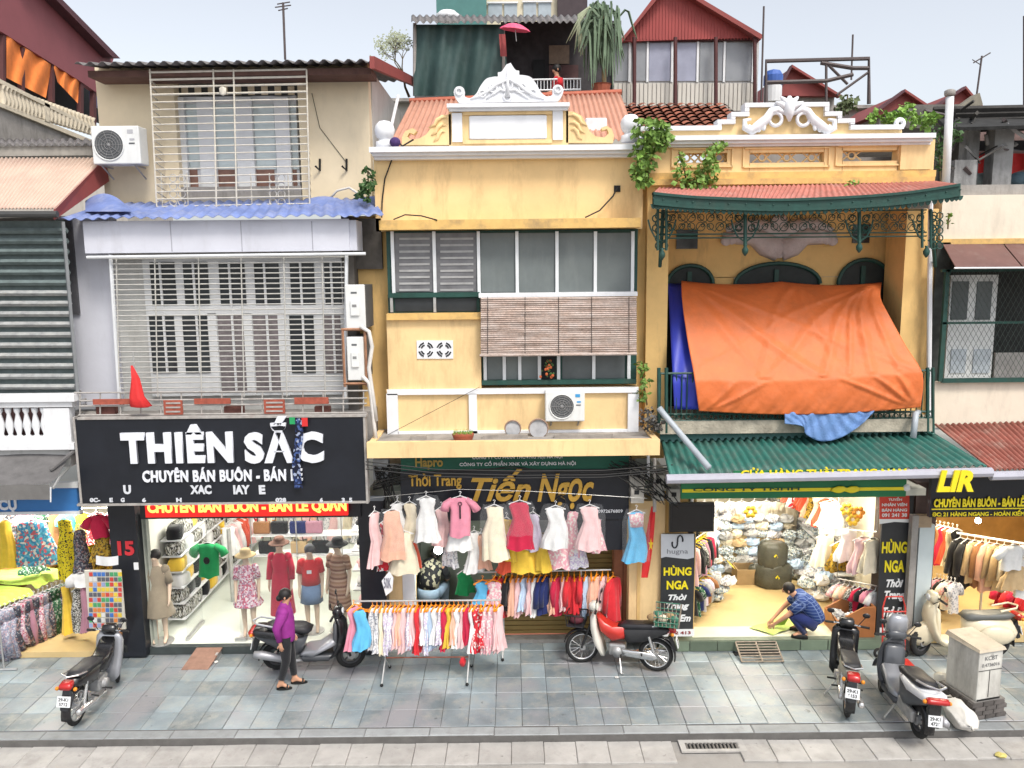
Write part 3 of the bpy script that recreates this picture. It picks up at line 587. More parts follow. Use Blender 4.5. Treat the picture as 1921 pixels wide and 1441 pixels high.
# bamboo blind
BL = thing('bamboo_blind', 'weathered brown bamboo roller blind on the yellow house', 'blind', at(1048, 666, 13.05))
bam = mat('weathered_bamboo', (.44, .34, .29), .8, .3, 26, .3, rnd=.14, dirt=.75, dcol=(.56, .5, .47), streak=3, dlev=.42)
for k in range(27):
    y = 560 + k * 3.95; w_ = .012 * math.sin(k * 1.3)
    MB().path([at(902, y + 1, 13.03 + w_), at(990, y + .4 * math.sin(k), 13.02 - w_), at(1090, y, 13.03 + w_), at(1194, y - 1, 13.03)], .0195, 4).build('slat', bam, BL)
for x in (915, 985, 1048, 1110, 1180): MB().path([at(x, 557, 13.0), at(x, 666, 13.0)], .005, 4).build('cord', cable, BL)
MB().path([at(900, 667, 13.0), at(1195, 664, 13.0)], .022, 6).build('bottom_rail', bam, BL)
# left block, vents
MB().pb(727, 594, 902, 735, 13.2, .5).build('wall', yellow, C_); MB().pb(725, 588, 903, 600, 13.12, .3).build('ledge', cb, C_)
for cx in (799, 833):
    X0, X1, Z0, Z1 = rect(cx - 17, 639, cx + 17, 673, 13.18)
    vt = MB().box(X0, X1, 13.18, 13.2, Z0, Z1).build('vent_block', wtrim, C_)
    b = MB(); c_ = ((X0 + X1) / 2, (Z0 + Z1) / 2)
    for k in range(4):
        for r in (.105, .065):
            a0 = k * math.pi / 2 + .25; b.prism([(c_[0] + q * math.cos(a), c_[1] + q * math.sin(a)) for q, a in ((r, a0), (r + .025, a0), (r + .025, a0 + .5), (r + .025, a0 + 1), (r, a0 + 1), (r, a0 + .5))], 13.172, .006)
    b.build('vent_opening', dark, vt)
# lower right windows
WL2 = MB().pb(904, 660, 1194, 722, 13.34, .06).build('window_band', green, C_)
for i, (a, c) in enumerate(((914, 944), (948, 973), (977, 1009), (1055, 1110), (1117, 1172))): MB().pb(a, 664, c, 712, 13.32, .02).build('pane', gfro if i < 3 else glass_d, WL2)
MB().pb(1016, 664, 1042, 712, 13.31, .03).build('pane', dark, WL2)
for x in (910, 946, 975, 1012, 1048, 1114, 1180): MB().pb(x - 3, 662, x + 3, 714, 13.28, .05).build('mullion', alu, WL2)
MB().pb(904, 713, 1194, 721, 13.2, .2).build('sill', green, WL2)
# white framed panels over the slab
MB().pb(726, 728, 1198, 832, 13.22, .5).build('wall', yellow, C_)
for a in ((726, 729, 1198, 739), (726, 739, 747, 832), (880, 739, 895, 832), (1178, 739, 1198, 832), (747, 808, 1178, 832)): MB().pb(*a, 13.16, .07).build('white_frame', wtrim, C_)
# canopy slab
zs = at(960, 830, 12.35).z
sl_ = MB().box(at(690, 840, 12.35).x, at(1238, 840, 12.35).x, 12.45, 13.6, zs - .2, zs - .02).build('canopy_slab', concrete, C_)
MB().pb(688, 828, 1238, 857, 12.35, .12).build('slab_edge', yellow, C_)
for x, s in ((690, 1), (1238, -1)):
    X = at(x, 840, 12.35).x; MB().box(min(X, X + s * .1), max(X, X + s * .1), 12.47, 13.4, zs - .22, zs + .01).build('slab_edge', yellow, C_)
pot = thing('plant_pot', 'terracotta planter with grass on the yellow canopy edge', 'plant pot', at(869, 832, 12.6))
terra = mat('terracotta', (.33, .09, .05), .8, .2, 8, .2); v = at(869, 831, 12.6)
MB().ell([(v.x, v.y, v.z, .13, .09), (v.x, v.y, v.z + .1, .165, .11), (v.x, v.y, v.z + .13, .175, .12), (v.x, v.y, v.z + .155, .175, .12)], 16).build('pot', terra, pot)
leafm = mat('leaf_green', (.18, .31, .06), .6, .55, 9, .1, rnd=.2); leafd = mat('leaf_dark', (.055, .12, .035), .6, .35, 4, .1)
b = MB(); q = random.Random(2)
for k in range(90):
    x, y = v.x + q.uniform(-.15, .15), v.y + q.uniform(-.09, .09); h = q.uniform(.03, .09); b.add([(x, y, v.z + .15), (x + .012, y, v.z + .15), (x + q.uniform(-.02, .02), y + q.uniform(-.02, .02), v.z + .15 + h)], [(0, 1, 2)])
b.build('grass', leafm, pot)
for i, (cx, w_) in enumerate(((962, 15), (1010, 18))):
    v = at(cx, 803, 12.9); r = w_ * PX * 12.9
    t = thing('basin', ('small' if i == 0 else 'larger') + ' round enamel basin leaning on the yellow canopy wall', 'basin', v - Vector((0, 0, r)))
    b = MB(); b.loft([[(v.x + rr * math.cos(a), v.y + yy + .03 * math.sin(a), v.z + rr * math.sin(a)) for a in [k * math.pi / 9 for k in range(18)]] for rr, yy in ((r, -.02), (r * 1.02, 0), (r * .9, .0), (r * .8, .07), (r * .1, .08))]); b.build('bowl', mat('grey_enamel', (.34, .34, .35), .5, .3, 6, .05), t)
    MB().torus((v.x, v.y - .02, v.z), r, .012, 'y', 20, 6).build('rim', mat('brown_rim', (.3, .2, .15), .6), t)
for x0, x1, y in ((770, 800, 822), (905, 990, 822), (1040, 1150, 816)):
    v0, v1 = at(x0, y, 12.75), at(x1, y, 12.75); t = MB().box(v0.x, v1.x, 12.72, 12.8, zs - .02, zs + .035).build('plank', mat('grey_plank', (.3, .27, .24), .9, .3, 6, .3)); tag(t, {770: 'short grey plank left of the terracotta pot on the canopy', 905: 'grey plank right of the terracotta pot on the canopy', 1040: 'long grey plank under the air conditioner on the canopy'}[x0], 'plank', 'planks on the canopy')
tag(MB().path([at(696, 832, 13.15), at(900, 726, 13.13)], .004, 4).build('wire', cable), 'thin wire slanting across the white framed panel', 'wire')
tag(MB().path([at(748, 272, 13.3), at(735, 300, 13.45), at(722, 335, 13.47), at(717, 375, 13.47), at(716, 408, 13.3)], .012, 6).build('cable', cable), 'black cable curving down the upper left of the yellow wall', 'cable', 'black cables on the yellow house')
tag(MB().path([at(1158, 352, 13.47), at(1150, 368, 13.42), at(1125, 395, 13.35), at(1098, 408, 13.2)], .012, 6).build('cable', cable), 'black cable hanging from a hole above the yellow ledge', 'cable', 'black cables on the yellow house')
MB().pb(1152, 348, 1164, 360, 13.48, .03).build('wall_hole', dark, C_)
tag(MB().path([at(738, 412, 13.0), at(760, 403, 13.05), at(790, 405, 13.05), at(820, 413, 12.97)], .012, 6).build('cable', cable), 'brown cable lying on the left of the yellow ledge', 'cable', 'black cables on the yellow house')
pb_ = thing('purple_bundle', 'dark purple bundle hung beside the left ball finial', 'bundle', at(740, 276, 13.25)); v = at(741, 267, 13.25)
MB().ball((v.x, v.y, v.z), .09, 12, 7, (1, .8, .9)).build('bundle', mat('purple_cloth', (.06, .03, .13), .8, .4, 20, .4), pb_, True); MB().path([(v.x, v.y, v.z + .05), (v.x + .12, v.y, v.z - .06), (v.x + .3, v.y, v.z + .04)], .015, 5).build('strap', cable, pb_)
fd = thing('potted_flower', 'orange flowers in the dark lower window of the yellow house', 'plant', at(1030, 712, 13.15)); b = MB(); g = MB(); q = random.Random(4)
for k in range(40):
    v = at(1029 + q.gauss(0, 6), 690 + q.uniform(-14, 18), 13.15 + q.uniform(-.05, .05)); (b if k % 3 else g).ball((v.x, v.y, v.z), .018 if k % 3 else .026, 5, 4)
b.build('leaves', leafd, fd); g.build('blossoms', mat('orange_blossom', (.5, .12, .04), .7), fd)
# pipes at the joint of the two yellow houses
for x, m_ in ((1218, yellow2), (1229, concrete)): MB().path([at(x, 350, 13.5), at(x, 640, 13.5), at(x - 3, 830, 13.5)], .04, 8).build('downpipe', m_, C_)

# ---- ground floor of C
must = mat('mustard_shutter', (.32, .22, .075), .55, .12, 4, .05, dirt=.4, dcol=(.2, .13, .05))
ZC = 2.95
MB().pb(1180, 940, 1246, 1205, 13.1, .5).build('column', yellow, C_); MB().pb(1195, 1000, 1201, 1200, 13.09, .02).build('column_joint', yellow2, C_); MB().pb(722, 985, 776, 1215, 13.3, .4).build('column', yellow, C_)
MB().pb(755, 960, 778, 1215, 13.28, .1).build('door_frame', white, C_)
rs = MB().pb(935, 1000, 1166, 1196, 13.72, .05).build('roller_shutter', must, C_)
for k in range(22):
    y = 1004 + k * 8.9; MB().pb(936, y, 1165, y + 7.4, 13.69, .035).build('shutter_slat', must, rs)
for a in ((1152, 1030, 1168, 1200), (1169, 1030, 1184, 1200)): MB().pb(*a, 13.35, .3).build('door_leaf', mat('brown_door', (.30, .115, .06), .6, .2, 4, .1), C_)
nich = mat('grey_green_wall', (.16, .18, .15), .8, .15, 2, .1)
MB().pb(770, 850, 950, 1215, 14.9, .1).build('niche_wall', nich, C_); MB().box(at(945, 1100, 13.7).x, at(945, 1100, 13.7).x + .06, 13.75, 14.9, 0, ZC).build('niche_wall', nich, C_); MB().box(at(776, 1100, 13.7).x - .08, at(776, 1100, 13.7).x, 13.7, 14.9, 0, ZC).build('niche_wall', nich, C_)
MB().box(at(722, 900, 13.3).x, at(1246, 900, 13.3).x, 13.0, 15, ZC, ZC + .1).build('shop_ceiling', nich, C_)
MB().box(at(722, 1190, 13.3).x, at(1246, 1190, 13.3).x, 13.45, 15, .0, .06).build('threshold', concrete, C_)
gsg = thing('shop_sign', 'green company sign with white lettering under the yellow canopy', 'sign', at(967, 880, 12.9)); MB().pb(752, 853, 1180, 882, 12.9, .06).build('panel', mat('deep_green_sign', (.006, .09, .055), .5, .15, 3, .03), gsg)
gold = mat('gold_letter', (.55, .33, .06), .35, .12, 6, .02, metal=.3)
text('Hapro', mat('dull_gold_letter', (.35, .24, .05), .5, .1), gsg, 779, 858, 831, 881, 12.89, .03); text('CÔNG TY CỔ PHẦN THƯƠNG MẠI HÀ NỘI', white, gsg, 886, 852, 1055, 862, 12.89, .02, depth=.006); text('CÔNG TY CỔ PHẦN XNK VÀ XÂY DỰNG HÀ NỘI', white, gsg, 862, 864, 1080, 875, 12.89, .02, depth=.006)
bsg = thing('shop_sign', 'black sign with gold script letters behind the hanging dresses', 'sign', at(967, 975, 12.88))
MB().pb(752, 882, 1180, 976, 12.88, .08).build('panel', black, bsg); MB().pb(1080, 976, 1176, 1032, 12.9, .06).build('lower_panel', black, bsg)
text('Thời Trang', gold, bsg, 767, 888, 866, 918, 12.87, .025, depth=.02); text('Tiến', gold, bsg, 884, 880, 996, 940, 12.87, .025, .35, depth=.03); text('Ngọc', gold, bsg, 1008, 888, 1114, 956, 12.87, .025, .3, depth=.03)
text('0972676809', lo_, bsg, 1122, 956, 1168, 962, 12.87, .01, depth=.004)
bxm = mat('beige_meter_box', (.42, .40, .36), .7, .2, 6, .1, dirt=.5)
for i, (a, lb) in enumerate((((1182, 880, 1210, 912), 'upper beige electric meter box under the yellow canopy end'), ((1184, 914, 1208, 944), 'lower beige electric meter box under the yellow canopy end'), ((1226, 892, 1246, 940), 'beige electric box at the corner of the green awning'), ((1254, 918, 1276, 942), 'small cream electric box above the black screen'))):
    t = thing('meter_box', lb, 'meter box', at((a[0] + a[2]) / 2, a[3], 12.75), 'electric boxes on the wall'); MB().pb(*a, 12.75, .2).build('case', bxm, t); MB().pb(a[0] + 6, a[1] + 6, a[0] + 15, a[1] + 14, 12.745, .01).build('dial', dark, t)
q = random.Random(9)
for i in range(5):
    pts = [at(x, y + q.uniform(-3, 3), 12.6 + .1 * i) for x, y in ((700, 905 + i * 4), (800, 885 + i * 3), (960, 880 - i * 2), (1100, 885 + i * 3), (1200, 886 + i * 2), (1260, 878))]
    tag(MB().path(pts, .007, 5).build('cable', cable), ORD[i] + ' from the top of five thin black cables strung across the shop signs', 'cable', 'cables strung under the canopy')
jb = thing('cable_bundle', 'tangled dark cables and grey box left of the gold lettered sign', 'cables', at(725, 950, 12.85)); MB().pb(700, 862, 728, 900, 12.9, .2).build('box', mat('grey_box', (.4, .42, .44), .6, .2), jb); b = MB()
for i in range(12): b.path([at(712 + q.uniform(-10, 40), 880 + q.uniform(-8, 30), 12.85 + q.uniform(-.1, .1)) for k in range(4)] + [at(735 + q.uniform(-15, 15), 955, 12.85)], .01, 5)
b.build('tangle', cable, jb)

jb2 = thing('cable_bundle', 'tangled black cables and conduit at the joint of the two shop signs', 'cables', at(1215, 960, 12.7)); b = MB()
for i in range(16): b.path([at(1160 + q.uniform(-20, 20), 862 + q.uniform(0, 30), 12.7)] + [at(1205 + q.uniform(-30, 40), 880 + q.uniform(-20, 50), 12.62 + q.uniform(-.05, .1)) for k in range(2)] + [at(1246 + q.uniform(-14, 30), 905 + q.uniform(0, 50), 12.7)], .008, 4)
b.build('tangle', cable, jb2); MB().path([at(1228, 860, 12.72), at(1228, 960, 12.72)], .03, 8).build('conduit', concrete, jb2); MB().path([at(1216, 850, 12.74), at(1216, 900, 12.74)], .025, 8).build('conduit', white, jb2)
for i, (ya, yb, yc) in enumerate(((866, 884, 872), (872, 892, 880), (880, 897, 884))):
    tag(MB().path([at(686, ya, 12.3), at(820, (ya + yb) / 2 + 6, 12.28), at(980, yb, 12.28), at(1130, (yb + yc) / 2 + 5, 12.28), at(1262, yc, 12.25)], .009, 5).build('cable', cable), ORD[i] + ' from the top of three sagging street cables before the gold letters', 'cable', 'street cables below the canopy')

# ================================================================== BUILDING D : yellow house with iron canopy and orange tarp
D_ = thing('yellow_house', 'weathered yellow house with iron canopy and orange tarpaulin on its balcony', 'building', (4.6, 13.5, 0))
# parapet with three pierced panels
cuts = ((1272, 287, 1364, 305), (1406, 286, 1546, 305), (1580, 282, 1684, 302))
segs = [(1206, 262, 1272, 345)]
for i, c in enumerate(cuts):
    nx = cuts[i + 1][0] if i < 2 else 1752
    segs += [(c[0], 262, c[2], c[1]), (c[0], c[3], c[2], 345), (c[2], 262, nx, 345)]
for a in segs: MB().pb(*a, 13.5, .22).build('parapet', yellow, D_)
MB().pb(1690, 262, 1750, 318, 13.44, .28).build('parapet_pier', yellow, D_)
for c in cuts:
    for a in ((c[0] - 10, c[1] - 10, c[2] + 10, c[1] - 7), (c[0] - 10, c[3] + 6, c[2] + 10, c[3] + 9), (c[0] - 12, c[1] - 10, c[0] - 9, c[3] + 9), (c[2] + 9, c[1] - 10, c[2] + 12, c[3] + 9)): MB().pb(*a, 13.47, .04).build('panel_moulding', yellow, D_)
    for k in range(3):
        cx = c[0] + (c[2] - c[0]) * (k + .5) / 3
        if c[0] == 1580 and k > 0: continue
        v = at(cx, (c[1] + c[3]) / 2, 13.6); b = MB()
        b.torus((v.x, v.y, v.z), .06, .018, 'y', 12, 5)
        for s in (-1, 1):
            b.path([v + Vector((s * .06, 0, 0)), v + Vector((s * .16, 0, .08))], .014, 5); b.path([v + Vector((s * .06, 0, 0)), v + Vector((s * .16, 0, -.08))], .014, 5)
        b.build('pierced_ornament', yellow, D_)
for a in ((1206, 252, 1756, 261, 13.3, .5), (1206, 261, 1750, 268, 13.36, .4), (1206, 268, 1746, 274, 13.43, .2)): MB().pb(*a).build('cornice', wtrim, D_)
for a in ((1206, 322, 1756, 334, 13.4, .3), (1206, 334, 1754, 345, 13.3, .4)): MB().pb(*a).build('ledge', cb, D_)
# stepped gable
steps = [(1206, 240), (1350, 240), (1350, 228), (1376, 228), (1376, 214), (1402, 214), (1402, 196), (1552, 196), (1552, 213), (1576, 213), (1576, 226), (1600, 226), (1600, 238), (1692, 236), (1692, 256), (1206, 256)]
MB().pp(steps[::-1], 13.5, .16).build('stepped_gable', yellow, D_)
for i in range(len(steps) - 3):
    (x0, y0), (x1, y1) = steps[i], steps[i + 1]
    if abs(y1 - y0) < 4: MB().pb(min(x0, x1) - 4, y0 - 4, max(x0, x1) + 4, y0 + 4, 13.42, .26).build('step_coping', wtrim, D_)
    else: MB().pb(x0 - 4, min(y0, y1) - 1, x0 + 4, max(y0, y1) - 5, 13.425, .25).build('step_coping', wtrim, D_)
v = at(1688, 232, 13.5); MB().torus((v.x, v.y, v.z), .06, .04, 'y', 16, 6).build('scroll_end', wtrim, D_, True)
ob = MB(); cx = 1481
for s in (-1, 1):
    ob.path([at(cx + s * x, y, 13.4) for x, y in ((6, 214), (22, 205), (34, 208), (42, 222), (58, 236), (72, 246), (84, 240), (84, 226), (72, 224))], [.03, .055, .06, .075, .085, .075, .055, .04, .02], 7)
    v = at(cx + s * 26, 224, 13.4); ob.torus((v.x, v.y, v.z), .1, .03, 'y', 16, 6)
    for k in range(5): v = at(cx + s * (48 + 9 * k), 244 - 3 * abs(k - 2), 13.38); ob.ball((v.x, v.y, v.z), .05, 8, 5, (.8, .5, 1.3))
    ob.path([at(cx + s * x, y, 13.39) for x, y in ((4, 205), (14, 196), (26, 192))], [.05, .05, .02], 6)
ob.path([at(cx, 228, 13.38), at(cx, 212, 13.36), at(cx, 196, 13.37), at(cx, 181, 13.4)], [.02, .08, .09, .03], 8)
for s in (-1, 1): ob.path([at(cx, 200, 13.38), at(cx + s * 10, 188, 13.39), at(cx + s * 16, 182, 13.4)], [.05, .045, .02], 6)
ob.build('gable_ornament', wtrim, D_, True)
# terracotta tiles of the old roof behind the parapet
old = mat('old_terracotta', (.28, .10, .06), .85, .3, 6, .3, rnd=.4, dirt=.4, dcol=(.06, .05, .04), streak=1)
OR_ = thing('tiled_roof', 'old mottled terracotta tile roof behind the stepped gable', 'roof', at(1290, 240, 15))
tmx = MB().grid(lambda u, v: ((u - .5) * .24, v * .36, .05 * math.sin(math.pi * u) + .02 - .02 * v), 6, 1).mesh('tile', old, True)
p0, p1, p2 = at(1165, 242, 15.0), at(1410, 242, 15.0), at(1165, 196, 16.9)
dv = (p2 - p0); sl2 = math.atan2(dv.z, dv.y)
for r in range(8):
    for c in range(12):
        p = p0.lerp(p1, (c + .5) / 12) + Vector((0, dv.y, dv.z)) * (r / 8)
        put(tmx, 'tile', p, OR_, rot=(sl2 - .08, 0, q.uniform(-.04, .04)), scale=(.9, .9, 1))
MB().grid(lambda u, v: p0.lerp(p1, u) + Vector((0, dv.y, dv.z)) * v - Vector((0, 0, .03)), 1, 1).build('roof_deck', dark, OR_)
# iron canopy
CN = thing('iron_canopy', 'dark green wrought iron canopy with faded red sheet roof', 'canopy', at(1500, 390, 12.4))
ce = [(1226, 362), (1300, 369), (1400, 373), (1480, 374), (1600, 369), (1700, 361), (1802, 346)]
cpt = catm(ce, 6); YC = 12.2
prd = mat('pink_red_sheet', (.44, .16, .13), .65, .2, 4, .1, dirt=.5, dcol=(.5, .4, .36), streak=1)
def cfn(u, v):
    k = u * (len(cpt) - 1); i = min(int(k), len(cpt) - 2); x = cpt[i][0] + (cpt[i + 1][0] - cpt[i][0]) * (k - i); y = cpt[i][1] + (cpt[i + 1][1] - cpt[i][1]) * (k - i)
    return at(1236 + u * 520, 352 - u * 12, 13.35).lerp(at(x, y, YC), v) + Vector((0, 0, .014 * math.sin(u * 60 * 2 * math.pi)))
MB().grid(cfn, 360, 4).build('roof_sheet', prd, CN, True)
def strip(y0, y1, Y, t, m_, nm):
    b = MB()
    for i in range(len(cpt) - 1):
        a, c = at(cpt[i][0], cpt[i][1] + y0, Y), at(cpt[i + 1][0], cpt[i + 1][1] + y0, Y); d, e = at(cpt[i][0], cpt[i][1] + y1, Y), at(cpt[i + 1][0], cpt[i + 1][1] + y1, Y); B = Vector((0, t, 0))
        b.add([a, c, e, d, a + B, c + B, e + B, d + B], [(0, 3, 2, 1), (4, 5, 6, 7), (0, 1, 5, 4), (3, 7, 6, 2)])
    return b.build(nm, m_, CN)
strip(0, 19, YC - .02, .1, green, 'gutter_fascia'); strip(-2, 3, YC - .05, .14, green, 'fascia_lip'); strip(17, 22, YC - .04, .1, green, 'fascia_lip')
fm_ = MB().ball((0, 0, 0), .012, 6, 4).mesh('rivet', green)
for i in range(0, len(cpt), 2): v = at(cpt[i][0], cpt[i][1] + 10, YC - .03); put(fm_, 'rivet', v, CN)
fsc = MB().prism([(-.045, 0), (.045, 0), (.03, -.05), (0, -.075), (-.03, -.05)], 0, .01).mesh('valance_scallop', green)
for i in range(58): k = i / 57 * (len(cpt) - 1.001); j = int(k); v = at(cpt[j][0] + (cpt[j + 1][0] - cpt[j][0]) * (k - j), cpt[j][1] + 21 + (cpt[j + 1][1] - cpt[j][1]) * (k - j), YC); put(fsc, 'valance_scallop', v, CN)
def scrolls(y0, x0, x1, Y, n, r, rows=2):
    b = MB()
    for i in range(n):
        x = x0 + (x1 - x0) * (i + .5) / n
        for j in range(rows):
            v = at(x, y0 + j * r * 2 / PX / Y * .95, Y); s_ = (-1) ** (i + j); f_ = .6 + .3 * ((i * 7 + j * 3) % 5) / 4; b.torus((v.x, v.y, v.z), r * f_, .006, 'y', 12, 4); b.torus((v.x + s_ * r * .4, v.y, v.z + r * .2), r * .3, .006, 'y', 8, 4); b.path([v + Vector((-s_ * r, 0, -r)), v + Vector((0, 0, r * .4 * s_)), v + Vector((s_ * r, 0, r))], .006, 4)
    return b.build('scrollwork', green, CN)
scrolls(408, 1252, 1395, 12.5, 8, .075); scrolls(408, 1408, 1605, 12.5, 11, .075); scrolls(408, 1618, 1735, 12.5, 7, .075)
for y in (398, 440, 447): MB().path([at(1250, y, 12.5), at(1738, y - 4, 12.5)], .012, 6).build('canopy_rail', green, CN)
for x, yb in ((1242, 470), (1398, 462), (1612, 456), (1738, 465)):
    for dx in ((-8, 8) if x in (1242, 1738) else (0,)): MB().path([at(x + dx, 392, 12.45), at(x + dx, yb, 12.45)], .03 if dx == 0 else .022, 6).build('drop_post', green, CN)
    v = at(x, yb + 6, 12.45); MB().lathe([(.01, -.1), (.045, -.05), (.05, 0), (.02, .05), (.03, .08)], (v.x, v.y, v.z), 10).build('pendant', green, CN, True)
    b = MB()
    for s in (-1, 1):
        b.path([at(x + s * a, c, 12.46) for a, c in ((3, 452), (14, 444), (22, 428), (26, 412))], .014, 5)
        for yy in (410, 428): v = at(x + s * 12, yy, 12.46); b.torus((v.x, v.y, v.z), .05, .01, 'y', 12, 4)
    b.build('bracket_scroll', green, CN)
for x in (1236, 1752):
    b = MB()
    for k in range(5): v = at(x, 405 + k * 14, 12.6); b.torus((v.x, v.y, v.z), .055, .01, 'y', 12, 4); b.torus((v.x + .09, v.y, v.z), .05, .01, 'y', 12, 4)
    b.path([at(x + (8 if x < 1300 else -6), 395, 12.6), at(x + 2, 500, 13.3)], .03, 6); b.build('wall_bracket', green, CN)
# loggia
MB().pb(1240, 380, 1700, 520, 14.3, .2).build('back_wall', yellow2, D_)
YA = 14.3; archs = ((1249, 1333, 498), (1373, 1531, 494), (1564, 1661, 487))
xs_ = [1240] + [e for a in archs for e in a[:2]] + [1712]
for i in range(0, len(xs_), 2): MB().pb(xs_[i], 520, xs_[i + 1], 815, YA, .2).build('back_wall', yellow2, D_)
for (a, c, top) in archs:
    X0, X1, Z0, Z1 = rect(a, top, c, 815, YA); zr = rect(a, 520, c, 815, YA)[3]; ztop = rect(a, 518, c, 815, YA)[3]
    mx, hw = (X0 + X1) / 2, (X1 - X0) / 2; ar = [(mx + hw * math.cos(t), zr - .12 + (Z1 - zr + .12) * math.sin(t)) for t in [k * math.pi / 14 for k in range(15)]]
    dr_ = MB().prism([(X1, Z0)] + ar + [(X0, Z0)], YA - .04, .03).build('arched_door', mat('dark_green_door', (.018, .024, .024), .6, .3, 6, .1), D_)
    b = MB(); b.path([(x, YA - .06, z) for x, z in ar], .035, 6); b.build('arch_frame', green, dr_)
    MB().pb((a + c) / 2 - 4, top + 12, (a + c) / 2 + 4, 800, YA - .08, .03).build('door_stile', green, dr_)
MB().pb(1212, 345, 1252, 830, 13.45, .5).build('pilaster', yellow2, D_); MB().pb(1690, 392, 1748, 815, 13.45, .7).build('pilaster', yellow2, D_)
MB().pb(1206, 345, 1750, 362, 13.6, .7).build('beam', yellow2, D_); MB().pb(1250, 340, 1700, 395, 13.9, .4).build('loggia_ceiling', yellow2, D_)
MB().path([at(1746, 350, 13.3), at(1742, 790, 13.3)], .04, 8).build('downpipe', white, D_)
for a in ((1269, 431, 1309, 467), (1600, 421, 1632, 456)):
    wn = MB().pb(*a, YA - .03, .03).build('small_window', glass_v, D_); MB().pb(a[0], (a[1] + a[3]) / 2 - 8, a[2], (a[1] + a[3]) / 2 - 5, YA - .05, .03).build('window_bar', green, wn)
    if a[0] == 1600: MB().pb(1614, 421, 1618, 456, YA - .05, .03).build('window_bar', green, wn)
gar = MB(); gp = mat('lilac_plaster_relief', (.55, .49, .49), .85, .15, 6, .5)
for s in (-1, 1):
    gar.path([at(1462 + s * x, y, YA - .02) for x, y in ((0, 470), (25, 458), (50, 442), (80, 446), (106, 440))], [.2, .22, .17, .12, .04], 8)
    for k in range(9): v = at(1462 + s * (12 + 11 * k), 452 + 12 * math.sin(k) - k * 1.5, YA - .08); gar.ball((v.x, v.y, v.z), .09, 8, 5, (1.1, .6, 1))
    gar.path([at(1462 + s * x, y, YA - .02) for x, y in ((0, 440), (30, 425), (70, 420), (100, 432))], [.15, .14, .1, .04], 8)
for k in range(6): v = at(1462, 415 + k * 12, YA - .08); gar.ball((v.x, v.y, v.z), .13 - .008 * k, 10, 5, (1.2, .6, 1))
gar.build('plaster_garland', gp, D_, True)
# balcony
MB().pb(1238, 788, 1752, 812, 12.85, 1.5).build('balcony_slab', mat('crumbling_plaster', (.40, .36, .29), .95, .3, 5, .6, dirt=.6, dcol=(.12, .1, .08), streak=1), D_)
BR = thing('balcony_rail', 'dark green wrought iron balcony rail behind the orange tarpaulin', 'railing', at(1490, 790, 12.85))
for y in (698, 775, 787): MB().path([at(1234, y + 3, 12.88), at(1752, y - 3, 12.88)], .02, 6).build('rail', green, BR)
bmx = MB().path([(0, 0, 0), (0, 0, .76)], .011, 5).mesh('rail_bar', green); z0 = at(1490, 787, 12.88).z
for k in range(52): v = at(1238 + k * 10, 780, 12.88); put(bmx, 'rail_bar', (v.x, 12.88, z0), BR)
for x in (1236, 1250, 1750, 1740): MB().path([at(x, 690, 12.87), at(x, 812, 12.87)], .03, 6).build('rail_post', green, BR)
b = MB()
for k in range(34): v = at(1245 + k * 15, 781, 12.86); b.torus((v.x, v.y, v.z), .045, .008, 'y', 10, 4)
b.build('scroll_band', green, BR)
# tarpaulins
otm = mat('orange_tarp', (.64, .155, .04), .55, .12, 2.5, .4, dirt=.4, dcol=(.42, .13, .05), streak=1, dlev=.47, bscale=12)
OT = thing('orange_tarpaulin', 'large orange tarpaulin draped over the balcony of the weathered yellow house', 'tarpaulin', at(1510, 770, 12.75))
def tarp(u, v):
    L = catm([(1278, 531), (1280, 570), (1290, 640), (1302, 706), (1311, 771)], 6); Rr = catm([(1654, 534), (1652, 560), (1668, 592), (1700, 650), (1731, 703), (1727, 764)], 5)
    kl = v * (len(L) - 1); il = min(int(kl), len(L) - 2); l = [L[il][a] + (L[il + 1][a] - L[il][a]) * (kl - il) for a in (0, 1)]
    kr = v * (len(Rr) - 1); ir = min(int(kr), len(Rr) - 2); r = [Rr[ir][a] + (Rr[ir + 1][a] - Rr[ir][a]) * (kr - ir) for a in (0, 1)]
    x = l[0] + (r[0] - l[0]) * u; y = l[1] + (r[1] - l[1]) * u
    y += 10 * math.sin(math.pi * u) * v - (6 * abs(math.sin(math.pi * u * 2.0)) - 4) * (1 - v) ** 6 * -1
    vb = .78
    Y = 14.05 - (14.05 - 12.72) * min(v / vb, 1) ** .8 if v < vb else 12.72 + .03 * (v - vb)
    tri = lambda a: abs(a % 1 - .5) * 2
    Y += .05 * math.sin(math.pi * u) * math.sin(math.pi * min(v / vb, 1))
    for (cx, dx, am, wd, fo) in ((0, .75, .06, .05, 1.6), (0, .42, .05, .04, 2), (0, 1.3, .05, .05, 2.4), (.58, .12, .06, .03, 3), (.58, -.38, .06, .035, 2.4), (.58, .5, .04, .03, 3), (.95, -.22, .07, .03, 1.8), (.95, -.5, .07, .035, 1.6), (.97, -.08, .06, .025, 1.8), (1, -.9, .06, .045, 1.8), (.95, -.35, .05, .02, 1.4), (1, -1.4, .04, .05, 2.5)):
        Y -= am * max(0, 1 - abs(u - cx - dx * v) / wd) * math.exp(-v * fo) * min(1, v * 9) * (1 if v < .76 else 0)
    Y += .012 * tri(u * 3.1 + v * 1.7) + .008 * tri(u * 7 - v * 4.3)
    if v > vb:
        f_ = (v - vb) / (1 - vb); Y -= .03 * math.sin(math.pi * f_) * (.5 + tri(u * 7 + f_ * 1.3) * .5); Y += .02 * tri(u * 19 + f_ * 2.1) * f_
        for cx, dx in ((.02, .16), (.02, .3), (.99, -.1), (.99, -.2), (.99, -.35)): Y -= .045 * max(0, 1 - abs(u - cx - dx * (1 - f_)) / .022) * math.sin(math.pi * min(1, f_ + .1))
    return at(x, y, Y)
